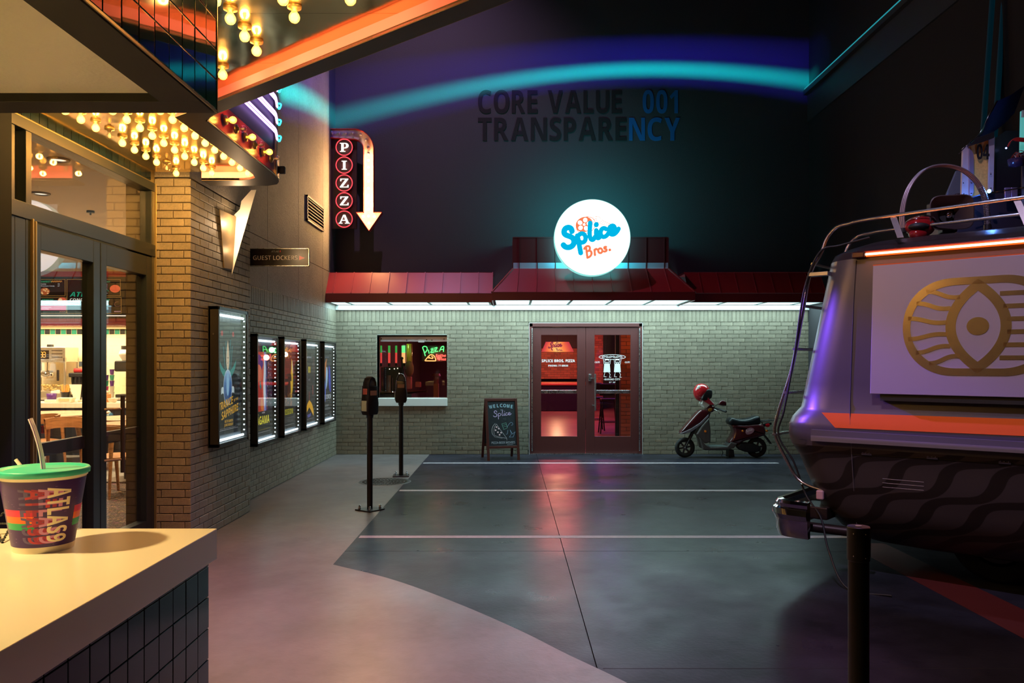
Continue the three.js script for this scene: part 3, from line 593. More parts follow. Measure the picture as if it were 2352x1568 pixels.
// ---------------------------------------------------------------- pizzeria front
// hand-drawn word mark as strokes; unit = x-height, y up
function strokes(x, list, color, lw, ox, oy, k) {
  x.save(); x.translate(ox, oy); x.scale(k, -k); x.strokeStyle = x.fillStyle = color; x.lineCap = x.lineJoin = 'round';
  for (const s of list) {
    const w = typeof s[0] === 'number' ? s[0] : 1, pts = typeof s[0] === 'number' ? s.slice(1) : s;
    x.lineWidth = lw * w; x.beginPath(); x.moveTo(pts[0][0], pts[0][1]);
    for (const p of pts.slice(1)) p.length === 2 ? x.lineTo(p[0], p[1]) : x.bezierCurveTo(...p);
    x.stroke();
  }
  x.restore();
}
const SPLICE = [
  [1.25, [1.02, 1.42], [1.15, 1.95, 0.35, 2.05, 0.25, 1.5], [0.18, 1.05, 1.05, 1.05, 0.98, 0.45], [0.9, -0.15, 0.05, -0.2, -0.12, 0.32]],
  [1.1, [1.42, 0.85], [1.4, 0.3], [1.32, -0.85]], [[1.42, 0.72], [1.75, 1.15, 2.25, 0.95, 2.15, 0.45], [2.05, 0.0, 1.6, 0.0, 1.46, 0.3]],
  [[2.95, 1.75], [2.8, 1.2, 2.5, 0.6, 2.62, 0.2], [2.75, -0.02, 2.95, 0.15, 3.05, 0.3]],
  [[3.35, 0.9], [3.2, 0.5, 3.15, 0.05, 3.4, 0.12], [3.5, 0.15, 3.6, 0.3, 3.62, 0.36]], [1.1, [3.48, 1.42], [3.5, 1.45]],
  [[4.3, 0.78], [4.1, 1.08, 3.68, 0.85, 3.68, 0.42], [3.68, -0.02, 4.15, 0.0, 4.45, 0.36]],
  [[4.62, 0.42], [4.95, 0.42, 5.25, 0.6, 5.12, 0.86], [4.95, 1.08, 4.52, 0.85, 4.56, 0.4], [4.6, -0.05, 5.1, 0.0, 5.5, 0.5]],
];
const BROS = [
  [[0.15, 0], [0.4, 1.45]], [[0.1, 1.3], [0.5, 1.75, 1.15, 1.5, 0.75, 0.95], [0.62, 0.85, 0.45, 0.85, 0.4, 0.85]], [[0.5, 0.85], [1.1, 0.9, 1.0, 0.1, 0.3, 0.0]],
  [[1.25, 0.05], [1.4, 0.75]], [[1.38, 0.6], [1.5, 0.85, 1.7, 0.85, 1.75, 0.7]], [[2.15, 0.72], [1.75, 0.7, 1.75, 0.08, 2.1, 0.08], [2.5, 0.1, 2.5, 0.7, 2.15, 0.72]],
  [[3.05, 0.66], [2.75, 0.82, 2.65, 0.5, 2.9, 0.4], [3.15, 0.28, 2.9, 0.0, 2.6, 0.14]], [1.2, [3.4, 0.12], [3.42, 0.12]],
];
// awning: standing-seam mansard with a raised middle, light panels below
{
  const aw = thing('entrance_awning', 'red standing-seam metal awning with raised middle box and glowing panels beneath', 'awning', [1.2, 2.51, -BACK]);
  const zB = -BACK + 0.02, SY = 2.51, trim = mat(L(0.20, 0.02, 0.028), 0.42), lens = glow(L(...SOFFIT.color), SOFFIT.glow, 0xffffff), bar = mat(L(0.30, 0.30, 0.30), 0.5);
  const panel = (a, b, c, d, rib = 0.016) => {   // a,b lower left/right; c,d upper right/left
    const n = b.clone().sub(a).cross(d.clone().sub(a)).normalize(), o = n.clone().multiplyScalar(0.012), r = n.clone().multiplyScalar(rib + 0.012), e = b.clone().sub(a).normalize().multiplyScalar(0.012);
    add('roof_panel', [quad(a.clone().add(o), b.clone().add(o), c.clone().add(o), d.clone().add(o)), loft([[b.clone().sub(e).add(o), c.clone().sub(e).add(o)], [b.clone().sub(e).add(r), c.clone().sub(e).add(r)], [b.clone().add(r), c.clone().add(r)], [b.clone(), c.clone()]].reverse(), 0.2)], M.red, aw);
  };
  const wing = (x0, x1, start) => {
    for (let x = x0 - start, i = 0; x < x1 - 0.02; x += 0.2885, i++) { const a = Math.max(x, x0), b = Math.min(x + 0.2885, x1); panel(V(a, 2.645, -12.83), V(b, 2.645, -12.83), V(b, 3.0, -13.10), V(a, 3.0, -13.10)); }
    add('fascia', box(x0, x1, SY - 0.006, 2.65, -12.83, -12.81, 0.004), trim, aw);
    add('top_flashing', box(x0, x1, 2.985, 3.02, -13.12, zB), trim, aw);
    add('soffit_frame', [box(x0, x1, SY, SY + 0.02, -12.87, -12.83), box(x0, x1, SY, SY + 0.02, zB, zB + 0.03)], bar, aw);
  };
  wing(XL, -0.28, 0.165); wing(2.83, XR, 0.05);
  const lensAt = (x0, x1, zf) => { add('light_panel', box(x0 + 0.018, x1 - 0.018, SY + 0.008, SY + 0.016, zB + 0.03, zf - 0.04), lens, aw); add('divider_bar', box(x1 - 0.018, x1 + 0.018, SY - 0.002, SY + 0.02, zB, zf), bar, aw); };
  const xsL = [XL + 0.02, -2.625, -1.975, -1.315, -0.685, -0.33]; for (let i = 0; i + 1 < xsL.length; i++) lensAt(xsL[i], xsL[i + 1], -12.83);
  const xsC = [-0.25, 0.323, 0.955, 1.595, 2.225, 2.80]; for (let i = 0; i + 1 < xsC.length; i++) lensAt(xsC[i], xsC[i + 1], -12.33);
  const xsR = [2.84, 3.45, 4.1, 4.7, XR]; for (let i = 0; i + 1 < xsR.length; i++) lensAt(xsR[i], xsR[i + 1], -12.83);
  // middle part
  const x0 = -0.28, x1 = 2.83, b0 = 0.042, b1 = 2.486, yB = 2.62, yT = 3.016, zf = -12.33, zb = -12.66;
  const xs = [b0]; for (let x = b0 + 0.10; x < b1; x += 0.285) xs.push(x); xs.push(b1);
  for (let i = 0; i + 1 < xs.length; i++) {
    const fl = (x) => x0 + (x - b0) / (b1 - b0) * (x1 - x0), a = i === 0 ? x0 : fl(xs[i]) * 0.12 + xs[i] * 0.88, b = i + 2 === xs.length ? x1 : fl(xs[i + 1]) * 0.12 + xs[i + 1] * 0.88;
    panel(V(a, yB, zf), V(b, yB, zf), V(xs[i + 1], yT, zb), V(xs[i], yT, zb));
    add('wall_panel', box(xs[i] + 0.002, xs[i + 1] - 0.004, 3.115, 3.512, zb - 0.02, zb, 0.003), M.redDark, aw);
    add('panel_seam', box(xs[i + 1] - 0.006, xs[i + 1] + 0.004, 3.02, 3.512, zb - 0.02, zb + 0.012), M.redDark, aw);
    add('pale_band', box(xs[i] + 0.002, xs[i + 1] - 0.006, 3.018, 3.115, zb - 0.02, zb + 0.004, 0.002), mat(L(0.62, 0.58, 0.78), 0.45), aw);
  }
  for (const s of [0, 1]) {
    const xa = s ? x1 : x0, xb = s ? b1 : b0;
    add('hip_slope', s ? quad(V(xa, yB, zf), V(xa, yB, zB), V(xb, yT, zB), V(xb, yT, zb)) : quad(V(xa, yB, zB), V(xa, yB, zf), V(xb, yT, zb), V(xb, yT, zB)), M.red, aw);
    add('hip_trim', cyl(V(xa, yB, zf), V(xb, yT, zb + 0.01), 0.02, 0.02, 8), mat(L(0.34, 0.05, 0.06), 0.4), aw);
    add('box_side', box(xb - 0.006, xb + 0.006, 3.0, 3.512, zB, zb + 0.004), M.redDark, aw);
    add('fascia', box(xa - 0.004, xa + 0.016 - 0.012, SY - 0.012, yB + 0.008, zB, zf), trim, aw);
  }
  add('box_top', box(b0, b1, 3.505, 3.52, zB, zb + 0.005), M.redDark, aw);
  add('fascia', box(x0, x1, SY - 0.012, yB + 0.008, zf, zf + 0.02, 0.004), trim, aw);
  add('soffit_frame', [box(x0, x1, SY, SY + 0.02, zf - 0.04, zf), box(x0, x1, SY, SY + 0.02, zB, zB + 0.03)], bar, aw);
  // lights just below the glowing panels
  const al = (xa, xb, za, p) => areaLight('panel_light', V((xa + xb) / 2, SY - 0.004, (za + zB) / 2), V((xa + xb) / 2, 0, (za + zB) / 2), xb - xa, Math.abs(za - zB), SOFFIT.color, p);
  al(XL + 0.05, -0.3, -12.87, SOFFIT.power); al(-0.25, 2.8, -12.37, SOFFIT.power); al(2.85, XR - 0.05, -12.87, SOFFIT.power);
}
// round sign
{
  const D = 12.24, R = 0.580, c = at(1360.5, 545, D), t = thing('round_sign', 'round white glowing sign with blue and orange lettering above the awning', 'sign', [c.x, c.y, c.z]);
  const S = 1024, art = canvasTex(S, S, (x) => {
    x.fillStyle = '#ffffff'; x.fillRect(0, 0, S, S);
    const k = S / 788;   // drawn in the units of the photographed disc, 788 across, origin at its upper left
    x.scale(k, k);
    const or = '#9c4e32', X = (a) => a - 686, Y = (b) => b - 163;
    // film reel
    x.save(); x.translate(X(1000), Y(424)); x.rotate(-0.45);
    x.strokeStyle = or; x.lineWidth = 7; x.beginPath(); x.ellipse(8, 10, 104, 84, 0, 0, 7); x.stroke();
    x.beginPath(); x.ellipse(-4, -4, 92, 78, 0, 0, 7); x.fillStyle = or; x.fill();
    x.fillStyle = '#ffffff'; for (let i = 0; i < 5; i++) { const a = i * 1.2566 + 0.3; x.beginPath(); x.ellipse(-4 + 52 * Math.cos(a), -4 + 45 * Math.sin(a), 24, 22, a, 0, 7); x.fill(); } x.beginPath(); x.ellipse(-4, -4, 14, 13, 0, 0, 7); x.fill();
    x.restore();
    x.strokeStyle = or; x.lineWidth = 5; x.beginPath(); for (const [i, a, b] of [[0, 1085, 345], [1, 1145, 338], [1, 1180, 375], [1, 1300, 432], [1, 1280, 455], [1, 1130, 398], [1, 1120, 362], [1, 1085, 372]]) i ? x.lineTo(X(a), Y(b)) : x.moveTo(X(a), Y(b)); x.stroke();
    for (let i = 0; i < 6; i++) { x.beginPath(); x.moveTo(X(1175 + i * 20), Y(378 + i * 9)); x.lineTo(X(1165 + i * 20), Y(404 + i * 8)); x.stroke(); }
    x.save(); x.translate(X(795), Y(672)); x.rotate(-0.255); strokes(x, SPLICE, '#00708f', 0.45, 5, -4, 107); x.restore();
    x.save(); x.translate(X(1012), Y(775)); x.rotate(-0.30); strokes(x, BROS, '#9c4e32', 0.32, 6, 0, 76); x.restore();
  });
  art.flipY = true;
  // white shows at full glow, printed parts pass less of it
  const face = new THREE.MeshPhysicalMaterial({ color: 0x000000, roughness: 0.35, emissive: 0xffffff, emissiveMap: art, emissiveIntensity: 2.9 });
  const disc = new THREE.CircleGeometry(R - 0.008, 96).translate(c.x, c.y, c.z + 0.001);
  add('lit_face', disc, face, t);
  add('glowing_rim', lathe([[R - 0.008, 0.002], [R, 0.0], [R, -0.16], [R - 0.02, -0.17]], 96).rotateX(Math.PI / 2).translate(c.x, c.y, c.z), glow(L(0.35, 0.95, 0.88), 0.85), t);
  add('back', new THREE.CircleGeometry(R - 0.01, 64).rotateY(Math.PI).translate(c.x, c.y, c.z - 0.165), M.darkMetal, t);
  add('bracket', [box(c.x - 0.2, c.x - 0.16, c.y - 0.1, c.y + 0.0, -12.7, c.z - 0.16), box(c.x + 0.16, c.x + 0.2, c.y - 0.1, c.y + 0.0, -12.7, c.z - 0.16)], M.darkMetal, t);
  areaLight('sign_light', V(c.x, c.y, c.z + 0.02), V(c.x, c.y - 0.2, 0), 1.0, 1.0, [0.85, 1.0, 0.98], 0.4);
  areaLight('sign_back_light', V(c.x, c.y + 0.1, c.z - 0.19), V(c.x, c.y + 0.5, -20), 0.95, 0.9, [0.05, 0.80, 0.80], 13);  // added behind the disc for the teal halo on the wall
}
// arrow sign with ringed letters
{
  const D = 13.2, t = thing('arrow_sign', 'lit arrow sign bending down beside ringed letters that spell PIZZA', 'sign', [at(806, 0, D).x, 3.7, -D]);
  const p = (x, y) => { const v = at(x, y, D); return [v.x, v.y]; };
  const out = [], inn = [], cx = 812, cyy = 343;
  const arc = (list, r, a0, a1) => { for (let i = 0; i <= 12; i++) { const a = a0 + (a1 - a0) * i / 12; list.push(p(cx + r * Math.cos(a), cyy - r * Math.sin(a))); } };
  out.push(p(756, 297)); arc(out, 46, Math.PI / 2, 0); out.push(p(858, 488), p(877, 488), p(848, 530));
  inn.push(p(819, 488), p(835.5, 488)); arc(inn, 23.5, 0, Math.PI / 2); inn.push(p(756, 316));
  const outline = [...out, ...inn];
  const cen = outline.reduce((s, [a, b]) => [s[0] + a / outline.length, s[1] + b / outline.length], [0, 0]);
  add('arrow_back', slab(outline, -D - 0.10, -D - 0.03, 0.004), mat(L(0.75, 0.60, 0.52), 0.5), t);
  // red side walls of the channel
  const wall = []; outline.forEach((a, i) => { const b = outline[(i + 1) % outline.length]; const d = [b[0] - a[0], b[1] - a[1]], l = Math.hypot(...d); if (l < 1e-4) return; const n = [-d[1] / l * 0.007, d[0] / l * 0.007]; wall.push(slab([a, b, [b[0] + n[0], b[1] + n[1]], [a[0] + n[0], a[1] + n[1]]], -D - 0.10, -D + 0.03)); });
  add('channel_rim', wall, mat(L(0.45, 0.03, 0.03), 0.35), t);
  const lit = glow(L(1.0, 0.66, 0.30), 3.6), off = mat(L(0.35, 0.30, 0.32), 0.15, 0.2), g = lathe([[0, -0.03], [0.018, -0.024], [0.026, 0], [0.018, 0.026], [0, 0.03]], 14);
  const put = (x, y, on) => { const v = at(x, y, D - 0.01); add('bulb', g.clone().rotateX(Math.PI / 2).translate(v.x, v.y, v.z), on ? lit : off, t); if (on) pointLight('sign_bulb_light', v, [1.0, 0.58, 0.22], 0.95, 0.025); };
  for (const [x, y] of [[763, 306], [779, 306], [795, 306], [811, 306], [828, 309], [841, 321], [845.5, 338], [846, 352]]) put(x, y, false);
  for (let y = 368; y < 500; y += 16) put(846.5, y, true);
  put(834, 497, true); put(860, 497, true); put(847.5, 512, true);
  const red = glow(L(1.0, 0.06, 0.08), 1.5), white = glow(L(1.0, 0.90, 0.78), 1.7), board = mat(L(0.035, 0.02, 0.024), 0.5);
  const b0 = p(757, 524), b1 = p(818, 318);
  add('dark_board', box(b0[0], b1[0], b0[1], b1[1], -D - 0.09, -D - 0.05, 0.004), board, t);
  add('mount_arm', [330, 372, 412, 452, 494].map((y) => { const a = p(752, y + 8), b = p(775, y - 6); return box(XL, b[0], a[1], b[1], -D - 0.12, -D - 0.09); }), M.darkMetal, t);
  'PIZZA'.split('').forEach((ch, i) => {
    const c = at(790.5, [338, 379, 420, 461, 503][i], D - 0.02), r = 0.133;
    add('ring_neon', new THREE.TorusGeometry(r, 0.0085, 10, 48).translate(c.x, c.y, c.z), red, t);
    add('ring_plate', new THREE.CylinderGeometry(r + 0.005, r + 0.005, 0.02, 40).rotateX(Math.PI / 2).translate(c.x, c.y, c.z - 0.03), board, t);
    const l = letters(ch, 0.145, 0.012, serif), b = l.boundingBox; l.translate(-(b.min.x + b.max.x) / 2, -(b.min.y + b.max.y) / 2, 0).scale(1.22, 1, 1).translate(c.x, c.y, c.z - 0.012);
    add('lit_letter', l, white, t);
    pointLight('ring_light', V(c.x, c.y, c.z + 0.05), [1.0, 0.25, 0.18], 0.045, 0.06);
  });
}
// poster cases
function posterArt(k) {
  return canvasTex(384, 600, (x, w, h) => {
    let s = 11 + k * 101; const r = () => (s = (s * 16807) % 2147483647) / 2147483647;
    const grad = (x0, y0, x1, y1, st) => { const g = x.createLinearGradient(x0, y0, x1, y1); st.forEach(([o, c]) => g.addColorStop(o, c)); return g; };
    const blob = (pts, c) => { x.fillStyle = c; x.beginPath(); x.moveTo(...pts[0]); for (const p of pts.slice(1)) p.length === 2 ? x.lineTo(...p) : p.length === 4 ? x.quadraticCurveTo(...p) : x.bezierCurveTo(...p); x.fill(); };
    const small = (y, c, n = 2) => { x.fillStyle = c; for (let i = 0; i < n; i++) for (let a = 70; a < w - 70;) { const l = 6 + r() * 22; x.fillRect(a, y + i * 10, l, 4); a += l + 5; } };
    const dashes = () => { x.fillStyle = '#c8c8cc'; for (let a = 60; a < w - 50; a += 16) x.fillRect(a, h - 26, 9, 3); };
    x.fillStyle = ['#0b0c12', '#120a18', '#0e0806', '#0c0a14', '#080a18'][k]; x.fillRect(0, 0, w, h);
    if (k === 0) {
      x.strokeStyle = '#1f7d86'; x.lineWidth = 9; for (const [a, b] of [[130, 60], [165, 30], [230, 20], [258, 55]]) { x.beginPath(); x.moveTo(192 + (a - 192) * 0.4, 330); x.lineTo(a, b + 70); x.stroke(); }
      x.fillStyle = '#b0202c'; for (const a of [110, 270]) { x.beginPath(); x.arc(a, 60, 15, 0, 7); x.fill(); }
      blob([[192, 92], [210, 140, 214, 190], [216, 240, 192, 262], [168, 240, 170, 190], [174, 140, 192, 92]], '#e8d3b0');
      x.fillStyle = '#302018'; for (const a of [184, 200]) { x.beginPath(); x.ellipse(a, 190, 4, 2.5, 0, 0, 7); x.fill(); } x.fillRect(186, 216, 12, 3);
      for (const d of [-1, 1]) { blob([[192 + d * 40, 300], [192 + d * 130, 250, 192 + d * 118, 200], [192 + d * 76, 250, 192 + d * 20, 262]], '#1a8f88'); blob([[192 + d * 52, 350], [192 + d * 104, 330, 192 + d * 92, 386], [192 + d * 70, 370, 192 + d * 50, 390]], '#d8ecec'); }
      x.fillStyle = grad(0, 250, 0, 440, [[0, '#b8d8f0'], [0.4, '#3f78b8'], [1, '#163a78']]); x.beginPath(); x.ellipse(192, 348, 62, 96, 0, 0, 7); x.fill();
      x.fillStyle = '#8fc4ea'; x.beginPath(); x.ellipse(192, 330, 20, 64, 0, 0, 7); x.fill(); x.strokeStyle = '#dceefc'; x.lineWidth = 4; x.beginPath(); x.ellipse(192, 348, 60, 94, 0, 0, 7); x.stroke();
      x.save(); x.translate(190, 452); x.rotate(-0.16); x.fillStyle = '#f2b722'; x.font = 'italic bold 58px sans-serif'; x.textAlign = 'center'; x.fillText('TRANCE', -26, 0, 210); x.font = 'italic bold 20px sans-serif'; x.fillText('OF THE', 124, -6); x.font = 'italic bold 58px sans-serif'; x.fillText('SAPPHIRE', 26, 54, 250); x.restore();
      x.fillStyle = '#e8b020'; x.font = 'bold 20px sans-serif'; x.textAlign = 'center'; x.fillText('RUTH BAKER', 206, 538); x.fillText('JUNE MOODY', 206, 558); small(566, '#777', 1); dashes();
    } else if (k === 1) {
      x.fillStyle = grad(0, 0, w, 0, [[0, '#3a1a70'], [0.3, '#c83020'], [0.5, '#e86848'], [0.6, '#90a8ff'], [0.72, '#281030'], [1, '#181020']]); x.fillRect(0, 40, w, 400);
      blob([[40, 60], [150, 40, 190, 120], [150, 200, 60, 190]], '#4a2288'); x.fillStyle = '#e6785a'; x.beginPath(); x.arc(100, 190, 66, 0, 7); x.fill();
      blob([[210, 70], [270, 160, 230, 240], [260, 330, 220, 420], [180, 300, 200, 200]], '#e8f4ff'); blob([[70, 250], [140, 210, 170, 300], [190, 380, 150, 430], [60, 440, 60, 330]], '#c43020'); blob([[120, 230], [160, 240, 150, 290], [120, 280, 118, 250]], '#1f8a88'); blob([[150, 340], [200, 360, 190, 430], [140, 440, 140, 380]], '#e88030');
      for (let i = 0; i < 70; i++) { x.fillStyle = ['#e8e0ff', '#c03080', '#6050c0', '#f0a040'][i % 4]; x.fillRect(250 + r() * 120, 60 + r() * 360, 2 + r() * 5, 3 + r() * 12); }
      x.fillStyle = '#8ac43a'; x.font = 'italic bold 44px sans-serif'; x.textAlign = 'center'; x.fillText('ZARK', 290, 50); x.fillStyle = '#0e0c10'; x.fillRect(0, 436, w, h); x.fillStyle = '#d8d0d8'; x.font = 'bold 14px sans-serif'; x.fillText('PARTNER', 196, 452);
      x.fillStyle = grad(0, 456, 0, 530, [[0, '#fff03a'], [0.6, '#d8dc20'], [1, '#3f9a20']]); x.font = 'bold 76px sans-serif'; x.save(); x.translate(192, 522); x.scale(0.95, 1.0); x.fillText('\u00c1GAMA', 0, 0); x.restore(); small(556, '#8a7a20', 1); dashes();
    } else if (k === 2) {
      x.fillStyle = grad(0, 60, w, 440, [[0, '#3a1510'], [0.45, '#1c0c08'], [1, '#100808']]); x.fillRect(0, 40, w, 400);
      blob([[270, 80], [320, 120, 310, 230], [320, 330, 250, 400], [262, 300, 240, 240], [270, 160, 270, 80]], '#f0c832'); blob([[286, 90], [318, 130, 304, 200], [290, 180, 282, 130]], '#fff2c0'); blob([[240, 190], [280, 200, 270, 250], [240, 260, 236, 220]], '#241008');
      for (let i = 0; i < 120; i++) { x.fillStyle = ['#c06a20', '#7a3812', '#e8a030', '#542010'][i % 4]; x.fillRect(60 + r() * 240, 330 + r() * 110, 2 + r() * 6, 4 + r() * 20); }
      for (let i = 0; i < 60; i++) { x.fillStyle = ['#e8902c', '#a04818', '#f8d070'][i % 3]; x.fillRect(20 + r() * 240, 8 + r() * 60, 4 + r() * 10, 4 + r() * 14); }
      x.fillStyle = '#101010'; x.fillRect(0, 438, w, h); x.fillStyle = '#c8c020'; x.font = 'bold 58px sans-serif'; x.textAlign = 'center'; x.fillText('MISSION', 192, 498); small(520, '#6a6a6a', 4); dashes();
    } else if (k === 3) {
      for (const [a, c] of [[60, '#5a50b0'], [330, '#c83048'], [100, '#604090']]) { x.strokeStyle = c; x.lineWidth = 12; x.globalAlpha = 0.55; x.beginPath(); x.moveTo(a, 60); x.lineTo(a + 30, 260); x.stroke(); } x.globalAlpha = 1;
      x.fillStyle = '#c8c8e0'; x.font = 'bold 20px sans-serif'; x.textAlign = 'center'; x.fillText('FROM THE DARK', 180, 76);
      x.fillStyle = '#f0d818'; for (const a of [176, 214]) { x.beginPath(); x.ellipse(a, 170, 15, 28, 0, 0, 7); x.fill(); } x.fillStyle = '#141018'; for (const a of [178, 216]) { x.beginPath(); x.ellipse(a, 172, 5, 14, 0, 0, 7); x.fill(); }
      x.strokeStyle = '#cfc8e0'; x.lineWidth = 4; x.beginPath(); x.arc(190, 232, 24, 0.4, 2.4); x.stroke();
      x.fillStyle = '#c04038'; x.fillRect(190, 350, 10, 90); x.fillRect(70, 320, 16, 60); x.fillRect(296, 300, 14, 80);
      blob([[194, 420], [300, 450, 330, 520], [330, 560], [250, 510], [196, 480], [130, 510], [50, 560], [60, 480, 194, 420]], '#f2b21c'); x.save(); x.translate(200, 558); x.rotate(-0.1); x.fillStyle = '#7e78e8'; x.font = 'bold 34px sans-serif'; x.fillText('NIGHT', 0, 0); x.restore(); dashes();
    } else {
      blob([[30, 200], [120, 120, 200, 70], [170, 180, 140, 260], [60, 250, 30, 200]], '#c8702c'); blob([[180, 150], [240, 150, 230, 240], [220, 330, 170, 350], [150, 250, 180, 150]], '#a8c4e8'); blob([[30, 260], [150, 260, 130, 440], [90, 460, 40, 420]], '#2844b8'); blob([[270, 130], [360, 160, 350, 380], [290, 400, 260, 260]], '#3038b0'); blob([[120, 260], [180, 330, 140, 470], [100, 420, 120, 260]], '#5a70e8');
      x.fillStyle = '#e8e8f0'; x.font = 'bold 54px serif'; x.textAlign = 'center'; x.fillText('ONE CINCH', 192, 440); small(456, '#888', 1); x.fillStyle = '#ddd'; x.font = 'italic 26px serif'; x.fillText('in theaters', 200, 506); small(520, '#aaa', 2); x.fillStyle = '#9aa0c0'; x.font = '16px sans-serif'; x.fillText('THE SAME OLD FEELING', 192, 70); dashes();
    }
  });
}
{
  const W2 = 0.82, H2 = 1.27, DP = 0.10, caseM = mat(L(0.016, 0.015, 0.015), 0.4), led = glow(L(0.72, 0.90, 1.0), 3.6), ledDot = glow(L(0.78, 0.93, 1.0), 5.0);
  const words = ['blue figure poster titled TRANCE OF THE SAPPHIRE on the pier', 'red and violet poster with yellow green title, nearest of four', 'brown poster with golden figure, second of the four', 'dark poster with yellow eyes and an orange shape', 'deep blue poster with orange wing beside the corner'];
  [[XP, 7.205, 0.785], [XL, 9.03, 0.603], [XL, 10.10, 0.603], [XL, 11.19, 0.603], [XL, 12.29, 0.603]].forEach(([x, D0, y0], k) => {
    const D1 = D0 + W2, y1 = y0 + H2, t = thing('poster_case', 'lit case with ' + words[k], 'poster case', [x, y0, -(D0 + D1) / 2], { group: 'lit poster cases' });
    const Z = (d) => -d, xf = x + DP + 0.005, B = (xa, xb, ya, yb, da, db, r) => box(xa, xb, ya, yb, -da, -db, r);
    add('case_frame', [B(x + 0.013, xf, y0, y1, D0, D0 + 0.032, 0.003), B(x + 0.013, xf, y0, y1, D1 - 0.032, D1, 0.003), B(x + 0.013, xf, y0, y0 + 0.032, D0, D1, 0.003), B(x + 0.013, xf, y1 - 0.032, y1, D0, D1, 0.003), B(x + 0.010, x + 0.03, y0, y1, D0, D1)], caseM, t);
    const px = x + 0.045, m = 0.05;
    add('lit_poster', sheet(V(px, y0 + 0.09, -(D0 + m)), V(px, y0 + 0.09, -(D1 - m)), V(px, y1 - 0.13, -(D1 - m)), V(px, y1 - 0.13, -(D0 + m))), (() => { const a = posterArt(k); return new THREE.MeshPhysicalMaterial({ map: a, roughness: 0.45, emissive: 0xffffff, emissiveMap: a, emissiveIntensity: 0.6 }); })(), t);  // edge LED light put into the poster as its own glow
    add('backing', B(x + 0.03, px - 0.004, y0 + 0.03, y1 - 0.03, D0 + 0.03, D1 - 0.03), mat(L(0.16, 0.19, 0.22), 0.45), t);
    add('led_tube', [cyl(V(x + 0.065, y0 + 0.052, Z(D0 + 0.04)), V(x + 0.065, y0 + 0.052, Z(D1 - 0.04)), 0.012, 0.012, 10), cyl(V(x + 0.065, y1 - 0.072, Z(D0 + 0.04)), V(x + 0.065, y1 - 0.072, Z(D1 - 0.04)), 0.012, 0.012, 10)], led, t);
    const dots = []; for (let i = 0; i < 22; i++) { const y = y0 + 0.10 + i * (H2 - 0.2) / 21; dots.push(sph(V(x + 0.075, y, Z(D0 + 0.037)), 0.0065, 1, 1, 1, 8, 6), sph(V(x + 0.075, y, Z(D1 - 0.037)), 0.0075, 1, 1, 1, 8, 6)); }
    add('led_dots', dots, ledDot, t, { kind: 'stuff' });
    add('glass', B(xf - 0.010, xf - 0.007, y0 + 0.03, y1 - 0.03, D0 + 0.03, D1 - 0.03), M.glass, t);
    add('lock', cyl(V(x + 0.06, y0 + 1.02, Z(D0 + 0.001)), V(x + 0.06, y0 + 1.02, Z(D0 - 0.006)), 0.008, 0.008, 12), M.chrome, t);
  });
}
